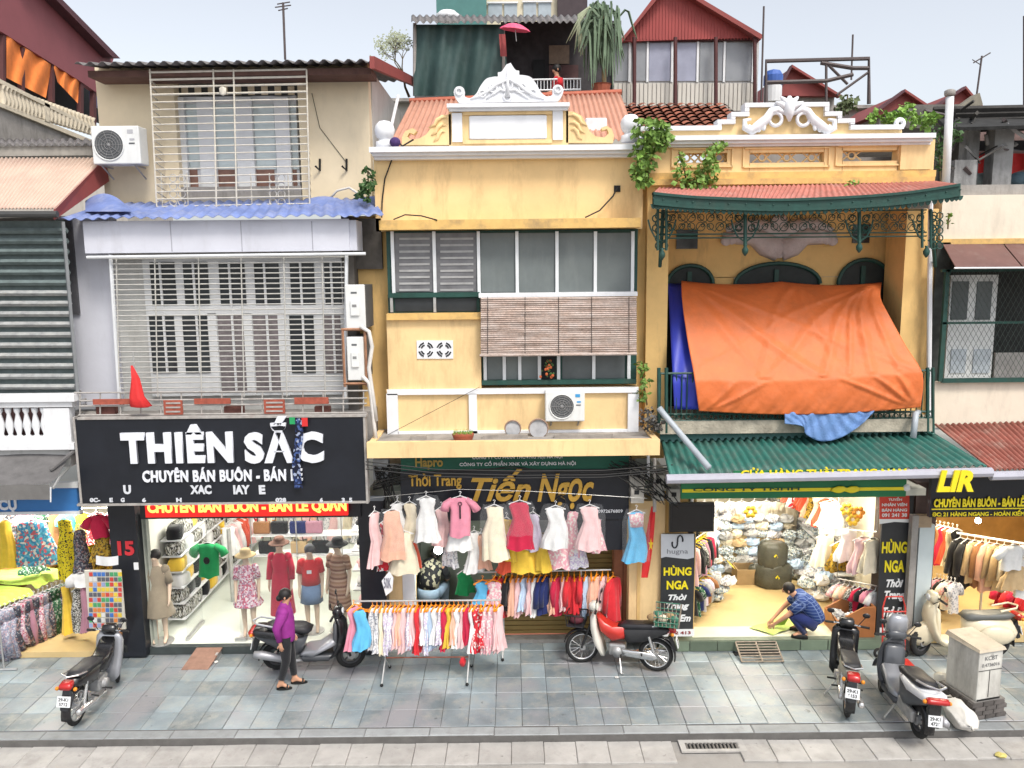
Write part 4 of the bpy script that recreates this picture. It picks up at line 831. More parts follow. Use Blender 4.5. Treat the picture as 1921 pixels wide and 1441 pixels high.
o = MB().grid(tarp, 150, 90).build('sheet', otm, OT, True); o.modifiers.new('s', 'SOLIDIFY').thickness = .004
BT = thing('blue_tarpaulin', 'deep blue tarpaulin strip beside the orange tarpaulin', 'tarpaulin', at(1280, 770, 12.8))
o = MB().grid(lambda u, v: at(1253 + 12 * v + u * (45 + 8 * v), 532 + 236 * v, 14.1 - 1.28 * min(1, v / .78) ** .8 + .06 + .03 * math.sin(u * 7 + v * 6)), 10, 30).build('sheet', mat('royal_blue_tarp', (.03, .045, .38), .45, .12, 3, .15, bscale=10), BT, True); o.modifiers.new('s', 'SOLIDIFY').thickness = .004
LB = thing('blue_cloth', 'light blue cloth hanging below the orange tarpaulin onto the green roof', 'cloth', at(1550, 828, 12.6))
def lbf(u, v):
    top = (1472 + 168 * u, 770 + 2 * math.sin(u * 9)); bot = catm([(1472, 795), (1506, 800), (1512, 815), (1540, 828), (1575, 822), (1612, 800), (1640, 772)], 4); k = u * (len(bot) - 1); i = min(int(k), len(bot) - 2); x = bot[i][0] + (bot[i + 1][0] - bot[i][0]) * (k - i); y = bot[i][1] + (bot[i + 1][1] - bot[i][1]) * (k - i)
    return at(top[0] + (x - top[0]) * v, top[1] + (y - top[1]) * v, 12.74 - .1 * v + .09 * abs((u * 4.3 + v * .8) % 1 - .5) + .05 * abs((u * 9.1 - v * 1.7) % 1 - .5))
o = MB().grid(lbf, 80, 16).build('sheet', mat('sky_blue_cloth', (.13, .24, .48), .8, .22, 6, .5), LB, True); o.modifiers.new('s', 'SOLIDIFY').thickness = .006
# green corrugated awning
gcm = mat('green_corrugated', (.03, .145, .12), .6, .2, 2.5, .06, dirt=.7, dcol=(.13, .15, .13), streak=1, dlev=.44)
GA = thing('green_awning', 'green corrugated metal awning over the bright clothes shop', 'awning', at(1540, 890, 12.1))
corr('sheet', gcm, GA, at(1240, 828, 13.0), at(1752, 812, 13.0), at(1852, 874, 11.95), at(1256, 893, 11.95), .115, .026, 4)
MB().grid(lambda u, v: at(1238 + 516 * u, 814 - 16 * u + 16 * v, 13.08 - .1 * v), 8, 1).build('flashing', mat('teal_flashing', (.1, .22, .21), .5, .1), GA)
for a in (1225, 1590): pass
MB().path([at(1250, 899, 11.88), at(1560, 893, 11.88), at(1860, 886, 11.88)], .075, 8).build('gutter_pipe', mat('lilac_gutter', (.40, .40, .46), .5, .1, 4, .05), GA)
pipe_m = mat('grey_pvc', (.38, .42, .46), .45, .1, 5, .03)
t = thing('drain_pipe', 'grey plastic pipe lying aslant on the green awning', 'pipe', at(1330, 880, 11.9)); MB().path([at(1236, 765, 12.75), at(1246, 778, 12.7), at(1330, 878, 11.86)], .05, 10).build('pipe', pipe_m, t, True)
t = thing('drain_pipe', 'short grey pipe standing at the right of the green awning', 'pipe', at(1713, 822, 12.6)); MB().path([at(1722, 774, 12.8), at(1718, 776, 12.7), at(1713, 822, 12.6)], .05, 10).build('pipe', pipe_m, t, True)
# ---- ground floor of D : bright clothes shop
XD0, XD1 = at(1302, 1080, 13.2).x, at(1650, 1080, 13.2).x
DZ, DC = .2, 2.78
woodf = mat('honey_floor', (.58, .43, .21), .3, .08, 3, .03, spec=.5)
stepg = mat('green_stone_step', (.15, .18, .135), .5, .2, 4, .1)
MB().box(XD0 - .6, XD1 + .8, 13.08, 13.6, .0, DZ - .003).build('step', stepg, D_)
for k in range(9): MB().box(XD0 - .55 + k * .48, XD0 - .09 + k * .48, 13.06, 13.078, .01, DZ - .02).build('step_tile', mat('step_face_tile', (.14, .18, .13), .4, .15, 4, .05, rnd=.3), D_)
MB().box(XD0, XD1 + .3, 13.6, 19.5, .02, DZ).build('shop_floor', woodf, D_)
MB().box(XD0, XD1 + .3, 13.2, 13.602, DZ - .003, DZ + .002).build('door_sill', mat('pale_sill', (.55, .55, .42), .4, .1, 3, .03), D_)
for a in ((XD0 - .1, XD0, 13.3, 19.5), (XD1 + .3, XD1 + .4, 13.3, 19.5), (XD0 - .1, XD1 + .4, 19.5, 19.6)): MB().box(*a, .0, DC).build('shop_wall', mat('bright_wall', (.8, .76, .62), .6, .05, 2, .03), D_)
MB().box(XD0 - .3, XD1 + .6, 13.0, 19.6, DC, DC + .12).build('shop_ceiling', shopw, D_)
MB().pb(1236, 930, 1304, 1222, 13.3, .3).build('column', yellow2, D_); MB().pb(1650, 930, 1712, 1218, 13.3, .3).build('column', mat('dark_column', (.08, .06, .05), .7, .2), D_)
MB().pb(1710, 905, 1750, 1225, 13.25, .4).build('column', mat('brown_column', (.09, .06, .055), .7, .3, 4, .1), D_)
cpost = MB().pb(1718, 985, 1746, 1228, 13.1, .1).build('column_cladding', mat('pale_blue_cladding', (.55, .62, .63), .5, .06, 3, .03), D_); MB().pb(1704, 968, 1716, 1230, 13.05, .12).build('pipe_cover', concrete, D_); MB().pb(1716, 968, 1748, 990, 13.08, .12).build('column_cap', mat('tan_cap', (.4, .3, .2), .8, .2), D_)
yl = mat('yellow_letter', (.80, .66, .02), .4, .06, 5, .01); wl = mat('white_print', (.75, .76, .76), .5, .05, 5, .01)
gs = thing('shop_sign', 'green and yellow striped sign under the green awning gutter', 'sign', at(1490, 934, 12.5))
MB().pb(1278, 902, 1700, 934, 12.5, .06).build('panel', mat('sign_green', (.01, .15, .055), .45, .15, 2, .02), gs); MB().pb(1280, 916, 1697, 922, 12.49, .012).build('stripe', yl, gs)
for cx in (1573, 1598): v = at(cx, 918, 12.47); MB().ell([(v.x, v.y, v.z - .06, .03, .008), (v.x, v.y, v.z - .03, .12, .01), (v.x + .02, v.y, v.z + .02, .12, .01), (v.x + .03, v.y, v.z + .05, .04, .008)], 14).build('emblem', yl, gs, True)
text('CÔNG TY TNHH', mat('dark_print', (.03, .08, .04), .5), gs, 1300, 914, 1500, 921, 12.485, .02, depth=.004)
v = at(1701, 915, 12.5); MB().ball((v.x, v.y, v.z), .06, 12, 6, (1, .5, 1)).build('end_lamp', white, gs, True)
ks = thing('shop_sign', 'yellow letters showing over the lilac gutter of the green awning', 'sign', at(1560, 900, 11.9)); MB().pb(1376, 882, 1704, 899, 11.88, .02).build('panel', MATS['sign_green'], ks); text('CỬA HÀNG THỜI TRANG NAM', yl, ks, 1390, 876, 1700, 894, 11.87, .03)
def banner_bw(label, x0, y0, x1, y1, Y, logo):
    t = thing('shop_banner', label, 'banner', at((x0 + x1) / 2, y1, Y), 'black shop banners')
    MB().pb(x0, y0, x1, y1, Y, .04).build('panel', mat('charcoal_print', (.028, .03, .033), .5, .2, 4, .02), t); H = y1 - y0; Wd = x1 - x0
    if logo:
        MB().pp([(x0, y0), (x0, y0 + H * .235), (x0 + Wd * .15, y0 + H * .222), (x0 + Wd * .5, y0 + H * .235), (x0 + Wd * .8, y0 + H * .245), (x1, y0 + H * .23), (x1, y0)], Y - .006, .004).build('white_header', mat('grey_white_print', (.52, .54, .57), .5, .05), t)
        b = MB(); v = at((x0 + x1) / 2, y0 + H * .075, Y - .012)
        for s in (-1, 1):
            b.path([v + Vector((s * .045 + .045 * math.cos(a) * 1, 0, s * .03 + .06 * math.sin(a) * 1.3)) for a in [math.pi * k / 8 * s for k in range(-1, 10)]], .014, 5)
        b.build('emblem', black, t); text('hugna', mat('grey_print', (.2, .2, .22), .5), t, x0 + Wd * .18, y0 + H * .145, x0 + Wd * .82, y0 + H * .205, Y - .004, .01, depth=.004)
    else:
        MB().pp([(x0, y0), (x0, y0 + H * .165), (x1, y0 + H * .165), (x1, y0)], Y - .006, .004).build('red_header', mat('red_print', (.6, .05, .03), .5, .08), t)
        MB().pp([(x0, y0 + H * .165), (x0, y0 + H * .2), (x0 + Wd * .5, y0 + H * .185), (x1, y0 + H * .19), (x1, y0 + H * .165)], Y - .005, .004).build('white_wave', wl, t)
        for i, s in enumerate(('TUYỂN', 'NHÂN VIÊN', 'BÁN HÀNG', '091 241 38')): text(s, wl, t, x0 + Wd * (.3 if i == 0 else .08), y0 + H * (.01 + .038 * i), x0 + Wd * (.75 if i == 0 else .92), y0 + H * (.036 + .038 * i), Y - .008, .03, depth=.004)
    for s, a, c, k, m_, sh in (('HÙNG', .305, .405, .84, yl, 0), ('NGA', .455, .54, .66, yl, 0), ('Thời', .585, .645, .56, wl, .3), ('Trang', .67, .745, .7, wl, .3), ('Trẻ Em', .78, .855, .8, wl, .3)):
        text(s, m_, t, x0 + Wd * (1 - k) / 2, y0 + H * a, x1 - Wd * (1 - k) / 2, y0 + H * c, Y - .004, .035, sh, .008)
    f = MB().pb(x0, y1 - H * .07, x1, y1, Y - .005, .004).build('white_footer', wl, t); text('0912 413', mat('dark_red_print', (.25, .02, .02), .5), t, x0 + Wd * .1, y1 - H * .05, x1 - Wd * .1, y1 - H * .02, Y - .008, .03, depth=.003)
banner_bw('black vertical shop banner with looped emblem left of the bright shop', 1240, 1002, 1302, 1194, 13.02, True)
banner_bw('black vertical shop banner with red header right of the bright shop', 1650, 930, 1706, 1196, 13.2, False)
tv = thing('screen', 'black screen mounted above the left shop banner', 'screen', at(1297, 1000, 12.85)); MB().pb(1256, 944, 1340, 998, 12.85, .08).build('case', mat('screen_black', (.012, .012, .013), .3, .1, 3, .01), tv); MB().pb(1260, 948, 1336, 994, 12.845, .01).build('display', mat('screen_face', (.014, .013, .013), .2, .2, 2, 0), tv); MB().path([at(1298, 945, 12.95), at(1298, 915, 13.0)], .03, 6).build('mount', steel, tv)
fl = thing('flag', 'folded red flag with yellow star hanging by the yellow column', 'flag', at(1213, 1085, 12.85))
MB().grid(lambda u, v: at(1226 - 17 * v + (u - .5) * (8 + 8 * math.sin(v * 2.6)), 950 + 134 * v, 12.85 + .02 * math.sin(u * 6 + v * 4)), 6, 16).build('cloth', red, fl, True); MB().path([at(1228, 940, 12.88), at(1224, 975, 12.86)], .012, 6).build('pole', steel, fl)
v = at(1221, 1022, 12.81); MB().prism([(v.x + .075 * (1 if k % 2 == 0 else .4) * math.cos(math.pi / 2 + k * math.pi / 5) * .6, v.z + .12 * (1 if k % 2 == 0 else .4) * math.sin(math.pi / 2 + k * math.pi / 5)) for k in range(10)], 12.81, .006).build('star', mat('star_yellow', (.8, .5, .02), .6), fl)

# ================================================================== BUILDING E : right edge
E_ = thing('cream_house', 'cream house at the right edge with brown awning and mesh window', 'building', (8, 13.4, 0))
cr2 = mat('pale_cream_wall', (.74, .66, .54), .85, .06, 2, .15, dirt=.5, dcol=(.42, .37, .3))
MB().pb(1766, 364, 2260, 460, 13.45, .3).build('wall', cr2, E_); MB().pb(1750, 714, 2260, 800, 13.3, .3).build('wall', cr2, E_); MB().pb(1766, 446, 2260, 456, 13.4, .1).build('moulding', cb, E_)
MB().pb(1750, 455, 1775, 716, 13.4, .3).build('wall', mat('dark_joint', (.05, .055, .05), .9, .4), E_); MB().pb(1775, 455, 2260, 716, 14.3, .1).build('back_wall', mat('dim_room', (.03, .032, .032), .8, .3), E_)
baw = mat('brown_sheet', (.15, .075, .065), .6, .15, 3, .08, dirt=.3, dcol=(.3, .25, .22))
EA = thing('brown_awning', 'brown sheet awning over the mesh window at the right edge', 'awning', at(1850, 503, 12.9))
for a, c in (((1768, 1880), (1792, 1916)), ((1883, 2260), (1919, 2300))): MB().grid(lambda u, v: at(a[0] + (a[1] - a[0]) * u, 459, 13.42).lerp(at(c[0] + (c[1] - c[0]) * u, 502, 12.75), v), 4, 2).build('sheet', baw, EA).modifiers.new('s', 'SOLIDIFY').thickness = .015
MB().path([at(1790, 503, 12.74), at(2260, 501, 12.74)], .015, 6).build('edge_bar', alu, EA)
for a in ((1768, 505, 1776, 716), (1768, 602, 2260, 606), (1768, 708, 2260, 716), (1768, 503, 2260, 508)): MB().pb(*a, 13.2, .06).build('window_frame', green, E_)
wd = MB().pb(1778, 516, 1866, 710, 13.7, .05).build('window', mat('white_window_leaf', (.66, .68, .68), .5, .06), E_)
for a in ((1786, 528, 1816, 600), (1832, 528, 1860, 600), (1784, 655, 1812, 700), (1826, 655, 1858, 700)): MB().pb(*a, 13.68, .03).build('pane', glass_d if a[1] < 600 else mat('pale_pane', (.45, .5, .55), .3, .1), wd)
MB().pb(1866, 660, 2260, 714, 13.75, .05).build('inner_parapet', mat('grey_inner', (.32, .31, .3), .8, .15), E_)
mesh_m = mat('green_mesh_wire', (.05, .075, .065), .5, .2)
b = MB()
for k in range(48):
    for s in (1, -1):
        x0 = 1776 + k * 10 - (110 if s > 0 else 0); x1 = x0 + s * 200 * .55
        pa, pb2 = (x0, 508), (x1, 708)
        if pa[0] < 1776 and s > 0: tt = (1776 - pa[0]) / (pb2[0] - pa[0]); pa = (1776, 508 + 200 * tt)
        if pb2[0] < 1776 and s < 0: tt = (pa[0] - 1776) / (pa[0] - pb2[0]); pb2 = (1776, 508 + 200 * tt)
        if pa[1] < 708: b.path([at(*pa, 13.18), at(*pb2, 13.18)], .0035, 3)
mo = b.build('mesh_screen', mesh_m, E_); mo['kind'] = 'stuff'
erd = mat('rusted_red_sheet', (.30, .10, .075), .75, .25, 3, .1, dirt=.6, dcol=(.45, .36, .3), streak=1, dlev=.5)
ER = thing('red_awning', 'rusty red corrugated awning at the right edge', 'awning', at(1890, 880, 12.1)); corr('sheet', erd, ER, at(1752, 797, 13.25), at(2260, 782, 13.25), at(2290, 870, 11.95), at(1860, 882, 11.95), .1, .024, 4)
MB().path([at(1858, 893, 11.9), at(2280, 882, 11.9)], .07, 8).build('gutter_pipe', MATS['lilac_gutter'], ER)
ES = thing('shop_sign', 'black sign with yellow letters over the shop at the right edge', 'sign', at(1850, 968, 12.5))
MB().pb(1746, 893, 2260, 968, 12.55, .08).build('panel', black, ES)
text('LIR', yl, ES, 1757, 882, 1826, 922, 11.8, .05, .2, .03); text('CHUYÊN BÁN BUÔN - BÁN LẺ', yl, ES, 1752, 930, 1921, 951, 12.53, .04); text('ĐC: 21 HÀNG NGANG - HOÀN KIẾM - HN. ĐT 0985', yl, ES, 1749, 956, 1990, 968, 12.53, .03, depth=.006); MB().pb(1748, 952, 2260, 954, 12.54, .012).build('rule', yl, ES)
# shop room E
XE0, XE1 = at(1748, 1080, 13.3).x, 13
wood = mat('amber_wood_panel', (.50, .27, .075), .45, .2, 3, .05)
MB().box(XE0, XE1, 13.25, 18, .02, .16).build('shop_floor', woodf, E_); MB().box(XE0 - .1, XE0, 13.4, 18, 0, 2.8).build('shop_wall', MATS['bright_wall'], E_); MB().box(XE0, XE1, 17.9, 18, 0, 2.8).build('shop_wall', wood, E_); MB().box(XE1, XE1 + .1, 13.2, 18, 0, 2.8).build('shop_wall', wood, E_); MB().box(XE0 - .1, XE1, 13.0, 18, 2.75, 2.85).build('shop_ceiling', shopw, E_)
# room behind stall A
XA0, XA1 = -12.6, at(213, 1080, 13.2).x
MB().box(XA0, XA1, 13.1, 17, .0, .1).build('stall_floor', woodf, A_); MB().box(XA0, XA1, 17, 17.1, 0, 2.9).build('stall_wall', shopw, A_); MB().box(XA1 - .06, XA1, 13.3, 17, 0, 2.9).build('stall_wall', mat('dark_shelf_wall', (.05, .045, .04), .8, .3), A_); MB().box(XA0, XA1, 13.0, 17.1, 2.8, 2.9).build('stall_ceiling', shopw, A_); MB().box(XA0 - .1, XA0, 13.0, 17, 0, 2.9).build('stall_wall', shopw, A_)

# ---- lamps of the shops
lampbar('tube_lamp', 'front tube lamp under the ceiling of the dress shop with mannequins', (XB0 + .4, 14.3, zc - .1), (XB1 - .4, 14.3, zc - .1), 38, .4, (1, .97, .88))
lampbar('tube_lamp', 'rear tube lamp under the ceiling of the dress shop with mannequins', (XB0 + .4, 16.8, zc - .1), (XB1 - .4, 16.8, zc - .1), 38, .4, (1, .97, .88))
lampbar('tube_lamp', 'front tube lamp under the ceiling of the bright shop', (XD0 + .5, 14.0, DC - .1), (XD1 - .2, 14.0, DC - .1), 66, .5, (1, .9, .7))
lampbar('tube_lamp', 'rear tube lamp under the ceiling of the bright shop', (XD0 + .5, 16.5, DC - .1), (XD1 - .2, 16.5, DC - .1), 45, .5, (1, .92, .74))
lampbar('tube_lamp', 'tube lamp under the ceiling of the right edge shop', (XE0 + .4, 14.6, 2.65), (XE0 + 2.2, 14.6, 2.65), 80, .4, (1, .82, .55))
lampbar('tube_lamp', 'tube lamp under the ceiling of the fabric stall', (XA1 - 2.4, 14.2, 2.7), (XA1 - .5, 14.2, 2.7), 75, .4, (1, .93, .8))
def bulb(label, p, e, col, r=.06):
    t = thing('bulb_lamp', label, 'lamp', p, 'bare bulbs'); MB().ball(p, r, 14, 8).build('bulb', mat('bulb_glow', (1, .97, .93), emis=30, bump=0, var=0), t, True); MB().path([Vector(p) + Vector((0, 0, r)), Vector(p) + Vector((0, 0, r + .35))], .012, 6).build('flex', cable, t)
    li = bpy.data.lights.new('bulb_light', 'POINT'); li.energy = e; li.color = col; li.shadow_soft_size = r; lo = bpy.data.objects.new('bulb_light', li); C.objects.link(lo); lo.parent = t; lo.location = (0, -.001 - r * 1.3, 0)
bulb('bright bare bulb under the hanging white dress', at(822, 1032, 13.8), 28, (.92, 1, .95), .075)
bulb('glaring bulb over the printed cloth in the left stall', at(35, 1027, 14.2), 25, (1, .98, .92), .05)
bulb('warm bulb below the yellow lettered sign at the right edge', at(1835, 977, 13.6), 25, (1, .85, .6), .05)

# ================================================================== BACKGROUND
def atX(px, py, X):
    d = VF + VR * ((px - 960.5) / F) + VU * ((720.5 - py) / F); t = X / d.x
    return Vector((X, d.y * t, CH + d.z * t))
def xq(name, m, parent, pts, X, t=.12):
    P = [atX(x, y, X) for x, y in pts]; n = len(P); Q = [p - Vector((t, 0, 0)) for p in P]
    return MB().add(P + Q, [tuple(range(n)), tuple(range(n, 2 * n))[::-1]] + [(j, n + j, n + (j + 1) % n, (j + 1) % n) for j in range(n)]).build(name, m, parent)
H1 = thing('maroon_house', 'maroon sheet clad house with orange curtains at the top left', 'building', (-9.8, 17, 0)); XH = -9.7
marn = mat('maroon_sheet', (.25, .075, .085), .6, .1, 2, .05)
xq('upper_wall', marn, H1, [(-80, -80), (100, -10), (214, 108), (190, 180), (150, 152), (0, 58), (-80, 8)], XH)
xq('roof_edge', mat('dark_maroon', (.10, .04, .05), .7, .2), H1, [(60, -60), (110, -8), (226, 110), (212, 108), (100, -6), (40, -60)], XH + .25, .5)
xq('recess', dark, H1, [(-80, -20), (0, 52), (152, 146), (192, 178), (194, 232), (160, 220), (0, 158), (-80, 118)], XH - .7, .1)
xq('parapet_wall', concrete, H1, [(-80, 160), (0, 198), (170, 268), (172, 300), (-80, 300)], XH)
wcream = mat('cream_rail', (.66, .58, .45), .75, .1, 4, .1)
for a in ([(-80, 112), (0, 148), (176, 238), (176, 244), (0, 156), (-80, 120)], [(-80, 155), (0, 192), (172, 262), (172, 270), (0, 200), (-80, 163)], [(84, 192), (94, 197), (94, 232), (84, 228)]): xq('rail', wcream, H1, a, XH + .06, .2)
za, zb2 = atX(40, 212, XH).z, atX(40, 174, XH).z
bmh = MB().lathe([(.07, 0), (.04, .1 * (zb2 - za)), (.085, .4 * (zb2 - za)), (.035, .8 * (zb2 - za)), (.07, zb2 - za)], (0, 0, 0), 10).mesh('baluster', wcream, True)
for k in range(24): p = atX(4 + k * 7.2, 180, XH); put(bmh, 'baluster', (XH, p.y, za), H1)
oc = mat('orange_curtain', (.78, .22, .05), .8, .15, 6, .2)
OC = thing('orange_curtain', 'torn orange curtain sheet in the maroon house at the top left', 'curtain', atX(80, 190, XH))
for pts in ([(12, 66), (97, 122), (86, 184), (12, 146)], [(99, 120), (149, 150), (146, 194), (108, 154)]):
    MB().grid(lambda u, v: atX(*[(pts[0][a] * (1 - u) + pts[1][a] * u) * (1 - v) + (pts[3][a] * (1 - u) + pts[2][a] * u) * v for a in (0, 1)], XH - .04 + .035 * math.sin(u * 16 + 3 * v)), 24, 8).build('sheet', oc, OC, True)
for x, y0, y1 in ((6, 66, 150), (42, 88, 170), (98, 118, 190), (152, 150, 222), (176, 168, 236)): xq('post', mat('dark_red_post', (.09, .03, .03), .7), H1, [(x, y0), (x + 5, y0 + 3), (x + 5, y1 + 3), (x, y1)], XH - .02, .1)
xq('window_glass', mat('violet_glass', (.12, .13, .28), .3, .3), H1, [(170, 152), (188, 164), (190, 205), (172, 196)], XH - .3, .05)
bgw = mat('pale_back_wall', (.55, .54, .52), .8, .1, 2, .1, dirt=.4)
# green tarp rooftop
T_ = thing('rooftop_shed', 'rooftop shed with dark green tarpaulin wall behind the white crest', 'building', at(960, 190, 18.5)); YT = 18.5
MB().pb(940, 40, 1165, 180, 19.6, .1).build('back_wall', mat('dark_plum_wall', (.055, .05, .055), .85, .35), T_); MB().pb(776, 60, 1170, 185, 20.2, .2).build('rear_wall', bgw, T_)
MB().pb(770, 204, 1175, 225, 18.0, 2).build('deck', concrete, T_)
corr('roof', rf, T_, at(772, 30, 20.3), at(1100, 30, 20.3), at(1105, 42, 18.2), at(772, 42, 18.2), .16, .03, 2)
GT = thing('green_tarpaulin', 'dark green tarpaulin sheet hung down the rooftop shed', 'tarpaulin', at(860, 180, YT)); gtm = mat('dark_green_tarp', (.035, .072, .068), .6, .25, 2, .3, dirt=.4, dcol=(.1, .15, .15), dlev=.5)
MB().grid(lambda u, v: at(776 + 168 * u + (12 * v if u > .9 else 0), 46 + 134 * v, YT - .05 + .1 * math.sin(u * 14) * v + .05 * math.sin(u * 31 + v * 4)), 50, 10).build('sheet', gtm, GT, True)
for x, y1 in ((778, 180), (944, 175)): MB().path([at(x, 44, YT), at(x, y1, YT)], .04, 6).build('post', concrete, T_)
MB().pb(1000, 112, 1022, 148, 19.5, .05).build('window', dark, T_); MB().pb(1030, 85, 1068, 120, 19.5, .05).build('panel', mat('beige_board', (.22, .16, .12), .8, .3), T_); MB().pb(1030, 122, 1085, 150, 19.45, .05).build('wood_cabinet', mat('plum_cabinet', (.08, .04, .04), .8, .3), T_)
RR = thing('roof_rail', 'white metal rail in front of the rooftop shed', 'railing', at(1060, 172, 18.2))
for y in (150, 170): MB().path([at(992, y, 18.2), at(1090, y - 2, 18.2)], .02, 6).build('rail', alu, RR)
for k in range(16): MB().path([at(996 + k * 6.2, 150, 18.2), at(996 + k * 6.2, 170, 18.2)], .01, 5).build('rail_bar', alu, RR)
pu = thing('parasol', 'bright pink umbrella hung open under the shed roof', 'umbrella', at(965, 66, 18.1)); v = at(966, 50, 18.0)
pk = mat('pink_umbrella', (.75, .10, .2), .6, .1); MB().loft([[(v.x + r * math.cos(k * math.pi / 4) * 1.0, v.y + r * .5 * math.sin(k * math.pi / 4), v.z + dz - .12 * r * math.cos(k * math.pi / 4)) for k in range(8)] for r, dz in ((.33, -.07), (.29, -.03), (.16, .04), (.02, .07))]).build('canopy', pk, pu); MB().path([v, v + Vector((.03, 0, -.3))], .01, 5).build('shaft', steel, pu)
rc = thing('hanging_shirt', 'faded red shirt hanging beside the green tarpaulin', 'shirt', at(942, 105, 18.3)); MB().grid(lambda u, v: at(936 + 12 * u + 3 * v, 64 + 42 * v, 18.3 + .03 * math.sin(u * 9)), 5, 6).build('cloth', mat('dusty_red_cloth', (.35, .08, .08), .85, .2), rc, True)
# teal block far behind
TB = thing('teal_building', 'teal block with cream framed windows behind the shed', 'building', at(940, 40, 26)); MB().pb(818, -80, 912, 60, 26, 4).build('wall', mat('teal_wall', (.08, .20, .19), .8, .1), TB); MB().pb(910, -80, 1048, 60, 26.4, 4).build('wall', mat('cream_far', (.62, .56, .42), .8, .1), TB); MB().pb(1046, -80, 1102, 60, 26.2, 4).build('wall', mat('dark_plum', (.06, .045, .05), .8, .2), TB)
for a in ((916, 6, 942, 34), (946, 6, 970, 34), (982, 4, 1006, 36), (1010, 4, 1034, 36)): w_ = MB().pb(*a, 26.35, .06).build('window', mat('far_glass', (.35, .4, .44), .2, .15), TB); MB().pb(a[0] - 2, a[1] - 3, a[2] + 2, a[1], 26.3, .06).build('window_head', white, w_)
tk = thing('water_tank', 'white domed tank on the roof before the teal block', 'tank', at(840, 38, 21)); v = at(840, 38, 21); MB().lathe([(.3, 0), (.3, .12), (.24, .16), (.2, .2), (.03, .24)], (v.x, v.y, v.z), 16).build('tank', white, tk, True)
# red gable house
R_ = thing('gable_house', 'rooftop house with red sheet gable and long glazed wall', 'building', at(1295, 200, 19.5)); YR = 19.5
MB().pp([(1163, 78), (1428, 70), (1262, -34), (1248, -34)], YR - .15, .15).build('gable', mat('red_clapboard', (.33, .06, .055), .6, .1, 2, .05), R_)
for k in range(40):
    x = 1176 + k * 6.1; yt = (78 - (x - 1163) * 1.18) if x < 1256 else (-34 + (x - 1262) * .63); MB().pb(x, max(yt, -34) + 4, x + 1.6, 74, YR - .165, .02).build('gable_rib', MATS['red_clapboard'], R_)
for pts in ([(1158, 82), (1256, -38), (1256, -30), (1163, 84)], [(1256, -38), (1432, 66), (1428, 74), (1256, -30)]): MB().pp(pts[::-1], YR - .4, .4).build('barge_board', rust_red, R_)
MB().pb(1150, 74, 1422, 210, YR, .2).build('wall', mat('far_grey_wall', (.5, .49, .48), .8, .1), R_); MB().pb(1150, 70, 1424, 77, YR - .1, .15).build('beam', MATS['dark_red_post'], R_)
for i, (a, c) in enumerate(((1153, 1178), (1186, 1212), (1218, 1258), (1270, 1306), (1313, 1356), (1362, 1410))):
    w_ = MB().pb(a, 80, c, 152, YR - .03, .04).build('window_pane', mat('lavender_pane', (.30, .31, .40), .25, .15, 2) if i in (2, 3) else mat('grey_pane', (.26, .27, .29), .25, .15, 2), R_); MB().pb(c + 1, 78, c + 5, 154, YR - .06, .06).build('mullion', white, w_)
rib = mat('ribbed_cream_panel', (.58, .55, .5), .7, .08, 3, .05)
for k in range(33): MB().pb(1152 + k * 8, 156, 1158.5 + k * 8, 208, YR - .04, .04).build('rib_panel', rib, R_)
for x in (1190, 1267, 1343, 1416): MB().path([at(x, 70, YR - .3), at(x, 205, YR - .3)], .045, 6).build('post', MATS['dark_red_post'], R_)
for x0, x1, ya, yb, xa, lb in ((1460, 1572, 180, 126, 1486, 'small red gable roof behind the stepped gable'), (1640, 1762, 216, 172, 1698, 'red gable roof behind the right parapet end'), (1742, 1846, 212, 166, 1812, 'red gable roof beside the concrete beam at the right')):
    t = thing('red_roof', lb, 'roof', at((x0 + x1) / 2, ya, 22), 'small red roofs in the distance')
    MB().pp([(x0, ya), (x1, ya), (xa, yb)], 22, 3).build('roof', rust_red, t); MB().pp([(x0 - 4, ya + 2), (xa, yb), (xa, yb - 5), (x0 - 10, ya)], 21.8, .2).build('barge_board', MATS['dark_maroon'], t); MB().pp([(xa, yb), (x1 + 4, ya + 2), (x1 + 10, ya), (xa, yb - 5)], 21.8, .2).build('barge_board', rust_red, t)
    MB().pb(x0 + 8, ya, x1 - 8, ya + 60, 22.2, 2).build('wall', concrete, t)
fr = thing('roof_scaffold', 'bare dark pipe frame on the roof right of the gable house', 'frame', at(1535, 195, 18))
for sgm in ([(1437, 195), (1437, 115), (1630, 110), (1630, 195)], [(1550, 112), (1550, 190)], [(1570, 178), (1630, 135)], [(1437, 155), (1550, 152), (1600, 140)], [(1540, 118), (1600, 128), (1630, 128)], [(1552, 120), (1590, 158)]): MB().path([at(x, y, 18) for x, y in sgm], .045 if len(sgm) > 2 else .03, 6).build('pipe', mat('dark_pipe', (.09, .07, .07), .6, .2), fr)
wt = thing('water_tank', 'white and blue water tank beside the gable house', 'tank', at(1449, 192, 19)); v = at(1449, 192, 19); MB().lathe([(.2, 0), (.2, .35), (.18, .37)], (v.x, v.y, v.z), 16).build('tank', white, wt); MB().lathe([(.2, .37), (.215, .38), (.215, .58), (.2, .6), (.15, .68), (.02, .72)], (v.x, v.y, v.z), 16).build('lid', mat('blue_plastic', (.05, .12, .4), .5), wt)
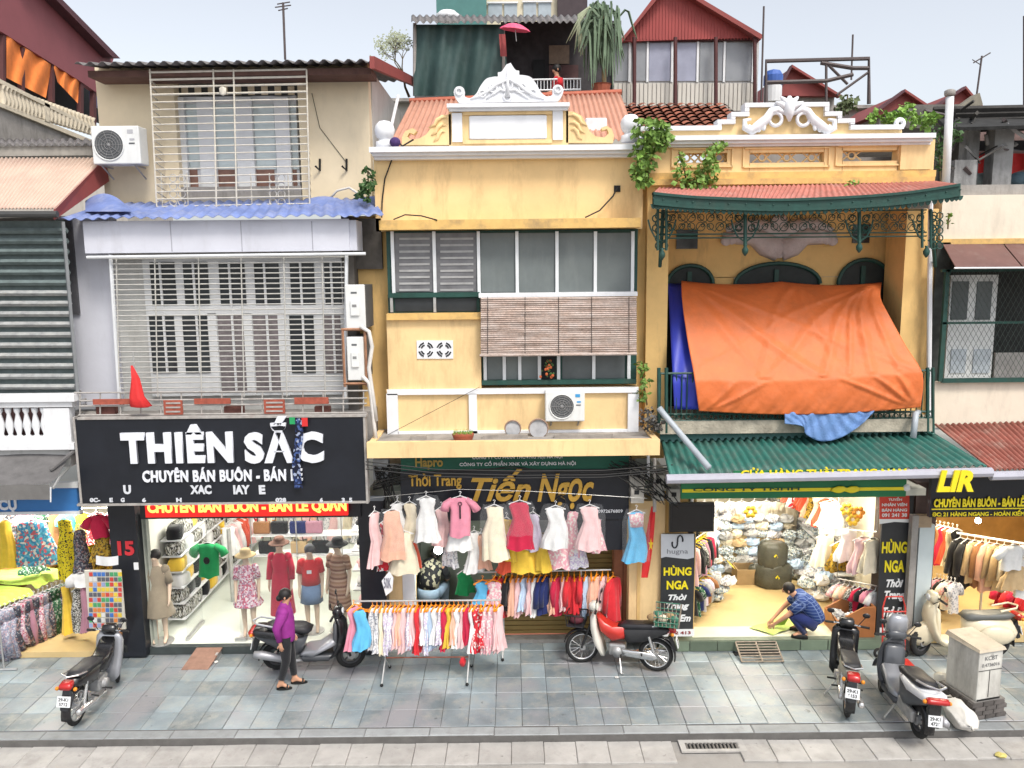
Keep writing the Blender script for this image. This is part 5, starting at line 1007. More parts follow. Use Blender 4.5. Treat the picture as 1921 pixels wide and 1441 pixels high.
for lb, pts, Y, arms in (('thin roof pole with aerial above the narrow house', [(535, 112), (531, 5)], 15.5, 1), ('tall thin pole right of the red gable house', [(1428, 190), (1433, 12)], 18.6, 0), ('thin pole above the bare pipe frame', [(1597, 150), (1600, 65)], 19, 0), ('thin aerial pole above the concrete beam', [(1832, 180), (1842, 105)], 18, 2), ('dark pole at the right edge of the sky', [(1921, 210), (1921, 30)], 17, 0)):
    t = thing('antenna', lb, 'antenna', at(*pts[0], Y), 'roof poles and aerials'); MB().path([at(*p, Y) for p in pts], .022, 6).build('pole', MATS['dark_pipe'], t)
    if arms == 1:
        for x0, x1, y in ((516, 546, 12), (520, 544, 6), (522, 540, 18)): MB().path([at(x0, y + 2, Y), at(x1, y - 2, Y)], .012, 5).build('arm', MATS['dark_pipe'], t)
    if arms == 2: MB().path([at(1826, 118, Y), at(1858, 99, Y)], .014, 5).build('arm', MATS['dark_pipe'], t); MB().path([at(1824, 112, Y), at(1840, 122, Y)], .01, 5).build('arm', MATS['dark_pipe'], t)
vp = thing('vent_pipe', 'tall white plastic vent pipe beside the right parapet', 'pipe', at(1776, 352, 13.7)); MB().path([at(1774, 352, 13.7), at(1782, 182, 13.7)], .062, 12).build('pipe', white, vp, True); v = at(1782, 174, 13.7); MB().lathe([(.075, 0), (.085, .03), (.085, .08), (.05, .1)], (v.x, v.y, v.z - .05), 12).build('cap', concrete, vp, True)
# ruin at the right
U_ = thing('concrete_frame', 'dark grimy concrete roof frame at the upper right', 'building', at(1850, 352, 15.5)); grm = mat('grimy_concrete', (.14, .13, .12), .95, .35, 3, .4)
ps_ = mat('grey_post_concrete', (.30, .30, .30), .9, .25, 3, .4, dirt=.85, dcol=(.07, .07, .07), dlev=.45)
for a, Y, m_ in (((1762, 215, 1818, 355), 16.4, grm), ((1814, 240, 1836, 355), 15.6, ps_), ((1864, 238, 1900, 355), 15.4, ps_), ((1790, 300, 1832, 355), 15.2, ps_)): MB().pb(*a, Y, .3).build('post', m_, U_)
MB().pp([(1790, 208), (1838, 174), (1844, 196), (1800, 226)], 15.9, .3).build('beam', mat('mossy_beam', (.22, .2, .16), .95, .3), U_)
for y0, y1 in ((206, 204), (216, 213), (226, 222), (236, 232), (244, 238)): MB().path([at(1745 + (y0 - 200), y0, 16), at(2260, y1 - 8, 15)], .06, 5).build('rafter', mat('dark_rafter', (.045, .042, .04), .9, .3), U_)
MB().pb(1700, 196, 1800, 240, 17.5, 1).build('dark_wall', grm, U_); MB().add([at(1745, 214, 17), at(2260, 196, 17), at(2260, 232, 14.9), at(1775, 246, 14.9)], [(0, 1, 2, 3)]).build('dark_roof_sheet', mat('black_felt', (.03, .03, .03), .9, .5, 4, .4), U_).modifiers.new('s', 'SOLIDIFY').thickness = .06; MB().pb(1752, 345, 2260, 372, 13.6, 2.2).build('roof_deck', concrete, U_)
MB().pb(1836, 240, 2260, 352, 17.5, .2).build('back_wall', mat('dim_pink_wall', (.25, .17, .16), .85, .2), U_); MB().pb(1834, 262, 2260, 280, 17.3, .1).build('lintel', dark, U_)
q8 = random.Random(8)
for k in range(22):
    x, y = q8.uniform(1755, 1915), q8.uniform(205, 340); a_ = q8.uniform(-1, 1); MB().path([at(x, y, 15.1 + q8.random()), at(x + 45 * a_, y + 26 * q8.uniform(-1, 1), 15.2)], q8.uniform(.015, .05), 4).build('debris_bar', (grm, MATS['dark_rafter'], ps_, MATS['dark_pipe'])[k % 4], U_)
rb_ = thing('red_banner', 'red cloth banner behind the grey concrete posts', 'banner', at(1870, 325, 17)); MB().grid(lambda u, v: at(1834 + 110 * u, 288 + 36 * v + 8 * v * math.sin(u * 5), 17 + .04 * math.sin(u * 20)), 20, 4).build('cloth', red, rb_, True)
for i, (x, y, c) in enumerate(((1842, 338, (.3, .36, .36)), (1915, 336, (.1, .16, .2)), (1860, 345, (.4, .38, .34)))):
    t = thing('bundle', ('pale grey', 'dark blue', 'cream')[i] + ' bundle lying on the flat roof at the upper right', 'bundle', at(x, y + 12, 16)); v = at(x, y, 16); MB().ball((v.x, v.y, v.z), .2, 12, 7, (1.3, .8, .7)).build('bundle', mat('bundle_%d' % i, c, .8, .3, 8, .3), t, True)
# far housing mass so that no empty ground shows between the roofs
for i, (x0, x1, yt, Y, cc) in enumerate(((-420, 240, 270, 30, (.45, .42, .38)), (690, 1190, 185, 24, (.5, .48, .44)), (1400, 1800, 200, 26, (.35, .32, .3)), (1730, 2400, 232, 24, (.4, .36, .33)))):
    t = thing('back_house', ('grey house wall far behind the pink roof at the left', 'pale house wall far behind the middle yellow house', 'dull house wall far behind the stepped gable', 'brown house wall far behind the concrete frame')[i], 'building', at((x0 + x1) / 2, 480, Y)); MB().pb(x0, yt, x1, 560, Y, 4).build('wall', mat('far_wall_%d' % i, cc, .85, .15, 1, .1, dirt=.5), t); MB().pb(x0 - 10, yt - 3, x1 + 10, yt + 3, Y - .3, 4.6).build('roof', concrete, t)
# ================================================================== CLOTHES
CLO = {}
def cloth(cname):
    if cname in CLO: return CLO[cname]
    cols = dict(pink=(.72, .27, .36), palepink=(.76, .5, .5), sky=(.12, .45, .72), white=(.76, .76, .75), cream=(.74, .66, .5), peach=(.74, .42, .3), lilac=(.6, .55, .68), red=(.6, .03, .04), crimson=(.5, .02, .06), orange=(.75, .3, .05), yellow=(.75, .5, .06), navy=(.02, .03, .12), black=(.015, .015, .018), paleblue=(.45, .57, .72), green=(.02, .28, .09), brown=(.3, .14, .06), tan=(.5, .36, .2), greybrown=(.26, .22, .16), purple=(.25, .02, .21), denim=(.16, .24, .38), orangered=(.68, .1, .05), grey=(.4, .4, .4), aqua=(.1, .5, .6), mauve=(.4, .2, .26))
    pats = dict(greyprint=('spots', [(.7, .7, .72), (.35, .36, .4), (.7, .68, .68)], 40), lilacprint=('spots', [(.72, .7, .74), (.6, .5, .65), (.75, .74, .74), (.5, .45, .6)], 45), redprint=('spots', [(.6, .03, .05), (.75, .7, .68), (.6, .04, .05), (.62, .05, .06)], 30), pinkprint=('spots', [(.74, .42, .46), (.76, .7, .66), (.72, .36, .42)], 35), floral=('spots', [(.6, .42, .5), (.5, .12, .18), (.7, .62, .64), (.35, .2, .28)], 38), bw=('spots', [(.03, .03, .03), (.6, .6, .58), (.05, .05, .05), (.45, .45, .42), (.2, .19, .15)], 75), goldprint=('spots', [(.35, .2, .02), (.1, .07, .03), (.45, .3, .05)], 40), bluefloral=('spots', [(.05, .22, .45), (.6, .6, .6), (.1, .35, .55), (.5, .12, .15), (.05, .25, .4)], 26), yellowdot=('spots', [(.75, .6, .03), (.76, .62, .04), (.03, .03, .03), (.75, .6, .03), (.76, .6, .03)], 55), darkfloral=('spots', [(.06, .06, .08), (.3, .3, .32), (.08, .1, .14), (.25, .15, .15), (.06, .06, .07)], 40), greyfloral=('spots', [(.3, .32, .4), (.5, .5, .56), (.2, .22, .3), (.4, .3, .34)], 45), greenfloral=('spots', [(.03, .12, .06), (.3, .35, .3), (.04, .1, .05), (.02, .06, .04)], 42), striped=('stripes', [(.36, .22, .15), (.30, .17, .11), (.42, .28, .2), (.2, .1, .07)], 7), bluebag=('spots', [(.62, .66, .68), (.35, .45, .55), (.7, .7, .66), (.4, .42, .4), (.1, .12, .14), (.55, .6, .55)], 42))
    if cname in cols: m = mat('cloth_' + cname, cols[cname], .85, .12, 7, .25, spec=.15, sheen=.2, bscale=60, rnd=.06)
    else: k = pats[cname]; m = pat('print_' + cname, k[1], k[0], k[2])
    CLO[cname] = m; return m
HK = mat('orange_hanger', (.8, .25, .01), .4, .1, 5, .02); HW = mat('white_hanger', (.7, .7, .7), .4, .1)
MESHES = {}
def gmesh(kind, cname, w=.42, l=.8, d=.09):
    key = (kind, cname, w, l, d)
    if key in MESHES: return MESHES[key]
    b = MB(); n = 32; h = w / 2
    if kind == 'dress':
        b.ell([(0, 0, -.09, .05, d * .35), (0, 0, -.115, h * .55, d * .45), (0, 0, -.17, h * .62, d * .5), (0, 0, -.17 - l * .1, h * .55, d * .55, .03), (.01, 0, -.1 - l * .34, h * .58, d * .5, .06), (.015, 0, -.1 - l * .5, h * .68, d * .6, .13), (0, 0, -.1 - l * .78, h * .78, d * .7, .2), (-.012, 0, -.1 - l, h * .84, d * .8, .26)], n, nf=7, cap=False)
    elif kind == 'gown':
        b.ell([(0, 0, -.09, .05, d * .4), (0, 0, -.12, h * .6, d * .6), (0, 0, -.2 - l * .1, h * .62, d * .7, .04), (0, 0, -.1 - l * .5, h * .78, d * .9, .1), (0, 0, -.1 - l, h, d * 1.15, .15)], n, nf=9, cap=False)
    elif kind == 'tee':
        b.ell([(0, 0, -.08, .06, d * .35), (0, 0, -.1, h * .5, d * .5), (0, 0, -.16, h * .66, d * .6), (0, 0, -.3, h * .6, d * .7, .02), (0, 0, -.1 - l, h * .66, d * .8, .05)], n, nf=7, cap=False)
        for s in (-1, 1): b.path([(s * h * .45, 0, -.12), (s * h * .8, 0, -.2), (s * h * .98, 0, -.3)], [d * .55, d * .75, d * .8], 10)
    elif kind == 'coat':
        b.ell([(0, 0, -.08, .06, d * .35), (0, 0, -.1, h * .6, d * .5), (0, 0, -.3, h * .66, d * .7, .03), (0, 0, -.1 - l, h * .72, d * .95, .07)], n, nf=6, cap=False)
        for s in (-1, 1): b.path([(s * h * .5, 0, -.13), (s * h * .8, .01, -.3), (s * h * .92, .01, -.1 - l * .75)], [d * .5, d * .6, d * .5], 10)
    elif kind == 'pants':
        b.ell([(0, 0, -.08, h * .75, d * .5), (0, 0, -.12, h * .78, d * .55), (0, 0, -.3, h * .85, d * .6, .03)], n, nf=6)
        for s in (-1, 1): b.path([(s * h * .42, 0, -.28), (s * h * .45, 0, -.1 - l * .6), (s * h * .48, 0, -.1 - l)], [h * .42, h * .4, h * .46], 10)
    q9 = random.Random(len(MESHES)); ph = q9.uniform(0, 6)
    b.v = [(x * (1 + .06 * math.sin(z * 17 + ph)) + .02 * math.sin(z * 9 + ph), y + .018 * math.sin(x * 34 + z * 11 + ph) * min(1, abs(z) * 2), z + .02 * math.sin(x * 21 + ph) * min(1, abs(z) * 1.4)) for x, y, z in b.v]
    m = b.mesh(kind, cloth(cname), True); MESHES[key] = m; return m
def hmesh(mt, w):
    key = ('hanger', mt.name, w)
    if key not in MESHES:
        h = w * .36; b = MB(); b.path([(-h, 0, -.12), (0, 0, -.055), (h, 0, -.12), (-h, 0, -.12)], .015 if mt is HK else .009, 5); b.path([(0, 0, -.055), (0, 0, -.02), (.02, 0, .005), (0, 0, .022), (-.018, 0, .008)], .006, 5); MESHES[key] = b.mesh('hanger', mt)
    return MESHES[key]
NAMES = {'dress': 'dress', 'gown': 'gown', 'tee': 'shirt', 'coat': 'coat', 'pants': 'trousers'}
CN_ = dict(palepink='pale pink', sky='sky blue', paleblue='pale blue', greyprint='grey print', lilacprint='lilac print', redprint='red print', pinkprint='pink print', orangered='orange red', bw='black and white', goldprint='gold print', bluefloral='blue floral', yellowdot='yellow dotted', darkfloral='dark floral', greyfloral='grey floral', greenfloral='green floral', greybrown='grey brown', bluebag='blue and white')
def hang(kind, cname, loc, label, group, rz=0, w=.42, l=.8, d=.09, hk=HK):
    o = put(gmesh(kind, cname, w, l, d), NAMES[kind], loc, None, rz); tag(o, label, 'clothes', group)
    h = bpy.data.objects.new('hanger', hmesh(hk, w)); C.objects.link(h); h.parent = o
    return o
CNM = lambda c: CN_.get(c, c)
R2 = random.Random(21)
def rail(pts, kinds, where, group, rz0, w=.3, l=.62, d=.07, jit=.25, side='left', zoff=0, hk=HK):
    n = len(kinds); p0, p1 = Vector(pts[0]), Vector(pts[1])
    for i, (k, c) in enumerate(kinds):
        p = p0.lerp(p1, (i + .5) / n); ll = round(l * R2.choice((.85, .95, 1.0, 1.08)), 2)
        hang(k, c, p - Vector((0, 0, .02 + zoff)), '%s %s, %s from the %s %s' % (CNM(c), NAMES[k], ORD[i], side, where), group, rz0 + R2.uniform(-jit, jit), w, ll, d, hk)
# ---- front rack on the sidewalk
def rack(name, label, a, c, foot_y, gp):
    t = thing(name, label, 'clothes rack', (a.x, a.y, 0)); MB().path([a, c], .016, 8).build('rail', steel, t)
    MB().path([a + Vector((0, 0, -.14)), c + Vector((0, 0, -.14))], .007, 6).build('lower_rail', HK, t)
    for f in (.2, .78):
        p = a.lerp(c, f); MB().path([p, (p.x, p.y, .35), (p.x, p.y, .3)], .014, 8).build('post', steel, t)
        MB().path([(p.x - .02, p.y - .3, .03), (p.x, p.y, .32), (p.x + .02, p.y + .3, .03)], .013, 6).build('foot', steel, t)
        for s in (-1, 1): MB().ball((p.x + s * .02, p.y + s * .3, .025), .028, 8, 5).build('caster', cable, t)
    p, q = a.lerp(c, .2), a.lerp(c, .78); MB().path([(p.x, p.y, .34), (q.x, q.y, .34)], .011, 6).build('cross_bar', mat('rust_bar', (.3, .1, .06), .7), t)
    return t
YR1 = 12.3; ra_, rc_ = at(664, 1128, YR1), at(938, 1126, YR1)
rk = rack('clothes_rack', 'front steel clothes rack full of children dresses on the sidewalk', ra_, rc_, 0, '')
MB().ell([(rc_.x - .62, YR1 - .02, .34, .03, .03), (rc_.x - .62, YR1 - .04, .28, .05, .04, .3), (rc_.x - .62, YR1 - .04, .2, .03, .02, .3)], 14, nf=4).build('ribbon', cloth('red'), rk, True)
hang('dress', 'pink', at(663, 1128, 12.2), 'bright pink dress at the left end of the front rack', 'clothes on the front rack', .9, .4, .7, .08)
hang('dress', 'sky', at(676, 1134, 12.12), 'sky blue dress facing out at the left of the front rack', 'clothes on the front rack', .15, .32, .66, .08)
F1 = ['greyprint', 'greyprint', 'cream', 'lilacprint', 'lilacprint', 'palepink', 'peach', 'palepink', 'lilacprint', 'palepink', 'red', 'white', 'lilacprint', 'paleblue', 'white', 'lilacprint', 'crimson', 'yellow', 'peach', 'white', 'palepink', 'crimson', 'white', 'redprint', 'redprint', 'pinkprint', 'pinkprint', 'palepink', 'palepink']
p0 = ra_.lerp(rc_, .11)
rail((p0, rc_ + Vector((.02, 0, 0))), [('dress', c) for c in F1], 'on the front rack', 'clothes on the front rack', math.pi / 2 - .35, .34, .68, .085, .3)
# ---- rear rack
YR2 = 13.1; ra2, rc2 = at(893, 1074, YR2), at(1146, 1069, YR2)
rack('clothes_rack', 'rear steel clothes rack before the mustard shutter', ra2, rc2, 0, '')
hang('dress', 'sky', at(905, 1082, 12.98), 'sky blue tutu dress at the left of the rear rack', 'clothes on the rear rack', .3, .44, .46, .1); hang('dress', 'pinkprint', at(925, 1082, 12.95), 'white and pink dress facing out on the rear rack', 'clothes on the rear rack', .1, .38, .46, .08)
F2 = [('coat', 'red'), ('coat', 'red'), ('coat', 'black'), ('gown', 'peach'), ('dress', 'palepink'), ('dress', 'paleblue'), ('dress', 'palepink'), ('dress', 'white'), ('coat', 'navy'), ('coat', 'navy'), ('dress', 'peach'), ('coat', 'crimson'), ('dress', 'palepink'), ('coat', 'red'), ('gown', 'red'), ('coat', 'red'), ('dress', 'paleblue'), ('gown', 'peach'), ('gown', 'peach'), ('gown', 'palepink'), ('dress', 'pinkprint')]
rail((ra2.lerp(rc2, .12), rc2), F2, 'on the rear rack', 'clothes on the rear rack', math.pi / 2 - .3, .36, .64, .09, .3)
hang('coat', 'red', rc2 + Vector((.02, -.1, -.02)), 'red coat facing out at the right end of the rear rack', 'clothes on the rear rack', .7, .4, .75, .09)
# ---- dresses hung under the canopy
HG = 'dresses hung under the canopy'; YH = 12.62
for k, c, x, y0, y1, w, lb, dy, rz in (('dress', 'palepink', 702, 948, 1062, 36, 'pale pink dress at the far left of the canopy line', 0, .9), ('dress', 'redprint', 722, 965, 1072, 36, 'red print dress behind the peach gown at the left', .2, .5), ('gown', 'peach', 736, 944, 1050, 46, 'peach gown with tied ribbon near the black pillar', 0, .2), ('gown', 'cream', 756, 985, 1076, 52, 'cream white gown hanging lowest at the left of the lit niche', .1, .1), ('dress', 'orangered', 776, 990, 1068, 26, 'orange red dress edge beside the lit niche', .25, .8), ('dress', 'white', 799, 920, 1016, 46, 'white lace dress under the gold letters, left', 0, 0), ('tee', 'pink', 863, 920, 1006, 56, 'pink short sleeved shirt dress with dark print', -.02, 0), ('gown', 'white', 862, 965, 1030, 46, 'white skirt showing below the pink shirt dress', .08, 0), ('dress', 'white', 889, 985, 1074, 38, 'white dress between the pink shirt and the yellow gown', .2, .3), ('gown', 'yellow', 927, 936, 1052, 46, 'pale yellow long gown under the canopy', 0, 0), ('dress', 'crimson', 975, 928, 1032, 54, 'bright red dress with straps under the gold script', 0, 0), ('gown', 'yellow', 985, 1000, 1072, 66, 'golden yellow skirt behind the red dress', .3, 0), ('dress', 'white', 1042, 938, 1030, 50, 'shimmering white dress right of the red dress', 0, 0), ('gown', 'pinkprint', 1052, 990, 1064, 62, 'pink print skirt behind the shimmering white dress', .3, 0), ('dress', 'palepink', 1106, 936, 1032, 48, 'plain pink dress at the right of the gold script', 0, 0), ('gown', 'lilacprint', 1085, 1000, 1062, 40, 'lilac print skirt behind the plain pink dress', .3, .3), ('dress', 'sky', 1194, 946, 1056, 44, 'blue skirted dress by the yellow column', .1, .1)):
    Y = YH + dy; p = at(x, y0 + 4, Y); ll = (y1 - y0) * PX * Y - .08
    o = hang(k, c, p, lb, HG, rz, w * PX * Y * 1.12, round(ll, 2), .09, HW)
    if c == 'yellow' and x == 927: o.data = gmesh(k, 'cream', w * PX * Y * 1.12, round(ll, 2), .09)
    if x == 863: MB().box(-.012, .012, -.075, -.07, -.42, -.2).build('print', cloth('black'), o); MB().torus((0, -.072, -.17), .03, .006, 'y', 12, 5).build('print', cloth('black'), o)
    if x == 1194: MB().ell([(0, 0, -.1, .06, .04), (0, 0, -.14, .13, .055), (0, 0, -.34, .12, .065)], 20).build('bodice', cloth('pinkprint'), o, True)
tag(MB().path([at(690, 935, YH + .1), at(860, 918, YH + .1), at(1000, 922, YH + .1), at(1215, 935, YH + .1)], .0035, 5).build('hanging_line', steel), 'thin line carrying the dresses under the canopy', 'line')
cover = mat('clear_plastic_cover', (.85, .87, .9), .12, .05, 9, .6, alpha=.07, spec=.8, bscale=25)
for i, (k, c, x, y0, y1, w) in enumerate((('dress', 'cream', 768, 930, 1010, 34), ('dress', 'palepink', 828, 940, 1020, 34), ('dress', 'greyprint', 843, 985, 1060, 34), ('dress', 'peach', 902, 990, 1064, 38), ('dress', 'yellow', 950, 960, 1050, 34), ('dress', 'orangered', 945, 1010, 1070, 30), ('dress', 'lilac', 1000, 950, 1030, 34), ('gown', 'yellow', 1016, 1000, 1066, 36), ('dress', 'pinkprint', 1072, 945, 1040, 36), ('dress', 'white', 745, 930, 1000, 36), ('gown', 'pinkprint', 1120, 960, 1030, 30))):
    Y = YH + .22 + .03 * (i % 3); hang(k, c, at(x, y0 + 4, Y), '%s %s, %s from the left in the second row under the canopy' % (CNM(c), NAMES[k], ORD[(0, 2, 3, 4, 6, 5, 7, 8, 9, 1, 10)[i]] if False else ORD[sorted((768, 828, 843, 902, 950, 945, 1000, 1016, 1072, 745, 1120)).index(x)]), 'second row of dresses under the canopy', R2.uniform(-.5, .5), w * PX * Y * 1.1, round((y1 - y0) * PX * Y - .06, 2), .09, HW)
for x, y0, y1, w in ((799, 928, 1000, 58), (927, 945, 1030, 56), (975, 940, 1010, 62), (1042, 945, 1035, 62), (1106, 945, 1040, 62), (1194, 955, 1060, 54), (736, 955, 1040, 56)):
    p_ = at(x, y0, YH - .09); W9 = w * PX * YH / 2; t = MB().grid(lambda u, v: Vector((p_.x + (u - .5) * 2 * W9 * (.75 + .25 * min(1, v * 4)), YH - .1 + .03 * math.sin(u * 11 + v * 5 + x), p_.z - v * (y1 - y0) * PX * YH)), 10, 12).build('plastic_cover', cover, None, True)
    tag(t, 'clear plastic cover in front of the hanging dress, %s from the left' % ORD[(736, 799, 927, 975, 1042, 1106, 1194).index(x)], 'plastic cover', 'clear covers on the dresses')
pc = thing('price_card', 'white price card hanging left of the front rack', 'card', at(727, 1110, 12.5)); MB().pp([(716, 1090), (730, 1072), (738, 1084), (736, 1108), (724, 1118)][::-1], 12.5, .01).build('card', white, pc); text('50K', mat('pencil', (.2, .2, .25), .8), pc, 720, 1084, 734, 1104, 12.495, .02, depth=.004)
hang('dress', 'green', at(872, 1062, 13.3), 'bright green cloth hanging beside the lit niche', 'dresses hung under the canopy', .5, .42, .4, .1, HW)

# ================================================================== FIGURES
skin_m = mat('skin', (.56, .30, .19), .55, .08, 8, .05, spec=.3); mann_m = mat('mannequin_skin', (.62, .48, .36), .45, .05, 5, .02); hair_m = mat('black_hair', (.012, .01, .01), .5, .2, 20, .3)
def body(name, J, m, parent, hand=True):
    """one continuous skinned figure; J: joint name -> (x, y, z, radius)"""
    E0 = [('pelvis', 'waist'), ('waist', 'chest'), ('chest', 'neck'), ('neck', 'jaw'), ('jaw', 'head'), ('head', 'crown'), ('head', 'nose')]
    for s in 'lr': E0 += [('chest', 'sh' + s), ('sh' + s, 'el' + s), ('el' + s, 'wr' + s), ('wr' + s, 'pa' + s), ('pelvis', 'hi' + s), ('hi' + s, 'kn' + s), ('kn' + s, 'an' + s), ('an' + s, 'to' + s), ('an' + s, 'he' + s)]
    J = dict(J)
    for s in 'lr':
        if 'he' + s not in J: a, t_ = Vector(J['an' + s][:3]), Vector(J['to' + s][:3]); d = (a - t_); d.z = 0; d = d.normalized() * .05; J['he' + s] = (a.x + d.x, a.y + d.y, J['to' + s][2] + .005, .028)
        w_, e_ = Vector(J['wr' + s][:3]), Vector(J['el' + s][:3]); d = (w_ - e_).normalized(); p = w_ + d * .06; J['pa' + s] = (*p, .03)
        if hand:
            side = d.cross(Vector((1, 0, 0))); side = side.normalized() if side.length > .1 else Vector((0, 1, 0))
            crl = Vector((-1 if s == 'l' else 1, 0, 0)) * -.02
            for k, (o_, ln) in enumerate(((-.028, .07), (-.01, .085), (.008, .08), (.026, .062))):
                J['f%s%d' % (s, k)] = (*(p + side * o_ + d * (.03 + ln * .5)), .009); J['g%s%d' % (s, k)] = (*(p + side * o_ * 1.05 + d * (.03 + ln) + crl), .007); E0 += [('pa' + s, 'f%s%d' % (s, k)), ('f%s%d' % (s, k), 'g%s%d' % (s, k))]
            J['t' + s] = (*(p - side * .05 + d * .015), .01); J['u' + s] = (*(p - side * .058 + d * .045), .008); E0 += [('pa' + s, 't' + s), ('t' + s, 'u' + s)]
    ks = list(J); me = bpy.data.meshes.new(name); me.from_pydata([J[k][:3] for k in ks], [(ks.index(a), ks.index(b)) for a, b in E0], [])
    o = bpy.data.objects.new(name, me); C.objects.link(o); o.modifiers.new('k', 'SKIN').use_smooth_shade = True; sub = o.modifiers.new('s', 'SUBSURF'); sub.levels = sub.render_levels = 2
    for i, k in enumerate(ks):
        sv = me.skin_vertices[0].data[i]; sv.radius = (J[k][3], J[k][3]); sv.use_root = (k == 'pelvis')
    m2 = bpy.data.meshes.new_from_object(o.evaluated_get(bpy.context.evaluated_depsgraph_get())); bpy.data.objects.remove(o); m2.materials.clear(); m2.materials.append(m); m2.name = name; m2.shade_smooth()
    r = bpy.data.objects.new(name, m2); C.objects.link(r); r.parent = parent
    return r
def stand(arm=0, leg=0):
    J = dict(pelvis=(0, 0, .93, .12), waist=(0, 0, 1.06, .098), chest=(0, 0, 1.24, .125), neck=(0, .005, 1.38, .05), jaw=(0, -.015, 1.46, .058), head=(0, -.012, 1.53, .082), crown=(0, .0, 1.595, .055), nose=(0, -.105, 1.505, .012))
    for s, k in (('l', -1), ('r', 1)):
        J['sh' + s] = (k * .155, 0, 1.31, .052); J['el' + s] = (k * .2, .02 - arm * k * .05, 1.06, .038); J['wr' + s] = (k * .2, -.05 - arm * k * .1, .84, .026)
        J['hi' + s] = (k * .085, 0, .86, .085); J['kn' + s] = (k * .085, -.02 - leg * k * .06, .48, .055); J['an' + s] = (k * .08, .01 - leg * k * .06, .09, .033); J['to' + s] = (k * .09, -.13 - leg * k * .06, .035, .028)
    return J
def hair_cap(parent, J, m=hair_m, long=0):
    h = J['head']; c = J['crown']; b = MB(); d = Vector(c[:3]) - Vector(h[:3])
    b.ball((h[0], h[1] + .018, h[2] + .028), .098, 14, 8, (.98, 1.02, 1.0)); 
    if long: b.path([(h[0], h[1] + .08, h[2]), (h[0], h[1] + .11, h[2] - .12), (h[0], h[1] + .1, h[2] - .12 - long)], [.06, .05, .02], 8)
    return b.build('hair', m, parent, True)
def eyes(parent, J):
    h = J['head']
    for k in (-1, 1): MB().ball((h[0] + k * .03, h[1] - .074, h[2] + .0), .011, 6, 4).build('eye', cable, parent)
    MB().path([(h[0] - .022, h[1] - .072, h[2] - .05), (h[0], h[1] - .08, h[2] - .052), (h[0] + .022, h[1] - .072, h[2] - .05)], .006, 5).build('mouth', mat('lip', (.4, .1, .09), .5), parent)
    for k in (-1, 1): MB().ball((h[0] + k * .085, h[1] + .01, h[2] - .005), .022, 6, 4, (.5, .8, 1.3)).build('ear', skin_m, parent)
def tube(name, m, parent, pts, r, n=12): return MB().path(pts, r, n).build(name, m, parent, True)
FWD = Vector((0, -1, 0))
# walking woman ---------------------------------------------------------
wp = gr(541, 1288); W_ = thing('person', 'woman in purple jacket and black trousers walking along the sidewalk', 'person', (0, 0, 0))
J = stand()
J.update(elr=(.2, .06, 1.07, .038), wrr=(.18, -.06, .86, .026), ell=(-.2, .1, 1.08, .038), wrl=(-.19, .06, .85, .026))
J.update(knr=(.08, -.06, .49, .052), anr=(.08, -.09, .085, .032), tor=(.085, -.25, .03, .026), knl=(-.08, .0, .48, .052), anl=(-.08, .11, .1, .032), tol=(-.085, -.03, .035, .026))
J['jaw'] = (0, -.045, 1.465, .056); J['head'] = (0, -.04, 1.535, .08); J['crown'] = (0, -.02, 1.6, .055); J['nose'] = (0, -.13, 1.51, .013); J['neck'] = (0, -.01, 1.385, .048)
body('body', J, skin_m, W_); eyes(W_, J)
hb = hair_cap(W_, J); MB().ball((0, .07, 1.5), .05, 10, 6).build('hair_bun', hair_m, W_, True)
pur = mat('purple_jacket', (.26, .025, .22), .75, .15, 10, .3)
MB().ell([(0, 0, .8, .165, .14, .03), (0, 0, .84, .175, .15, .03), (0, -.005, 1.0, .17, .145, .03), (0, 0, 1.15, .18, .15, .02), (0, 0, 1.27, .185, .13), (0, 0, 1.345, .15, .1), (0, 0, 1.39, .075, .07), (0, -.005, 1.43, .062, .062)], 22, nf=6).build('jacket', pur, W_, True)
for s in 'lr': tube('sleeve', pur, W_, [Vector(J['sh' + s][:3]) * .85 + Vector(J['chest'][:3]) * .15,  Vector(J['sh' + s][:3]) + Vector((0, 0, -.03)), J['el' + s][:3], Vector(J['el' + s][:3]).lerp(Vector(J['wr' + s][:3]), .95)], [.085, .088, .068, .046])
for s in 'lr': tube('trouser_leg', cloth('black'), W_, [Vector(J['hi' + s][:3]) + Vector((0, 0, .04)), Vector(J['hi' + s][:3]).lerp(Vector(J['kn' + s][:3]), .5), J['kn' + s][:3], Vector(J['kn' + s][:3]).lerp(Vector(J['an' + s][:3]), .8)], [.11, .092, .07, .052])
MB().ell([(0, 0, .8, .15, .125), (0, 0, .95, .155, .13)], 18).build('trouser_top', cloth('black'), W_, True)
for s in 'lr':
    a, t_ = Vector(J['an' + s][:3]), Vector(J['to' + s][:3]); z = .004
    b = MB(); b.ell([(a.x, (a.y + .06 + t_.y - .04) / 2, z, .045, abs(a.y + .06 - t_.y + .05) / 2), (a.x, (a.y + .06 + t_.y - .04) / 2, z + .022, .045, abs(a.y + .06 - t_.y + .05) / 2)], 14); b.path([(t_.x - .045, t_.y + .03, z + .02), (t_.x, t_.y + .03, .075), (t_.x + .045, t_.y + .03, z + .02)], .016, 6); b.build('sandal', cable, W_)
for s in 'lr': p_ = J['sh' + s]; MB().ball((p_[0] * .9, p_[1], p_[2]), .092, 12, 7).build('shoulder', pur, W_, True)
W_.location = wp; W_.rotation_euler = (0, 0, math.pi / 2 + .12)
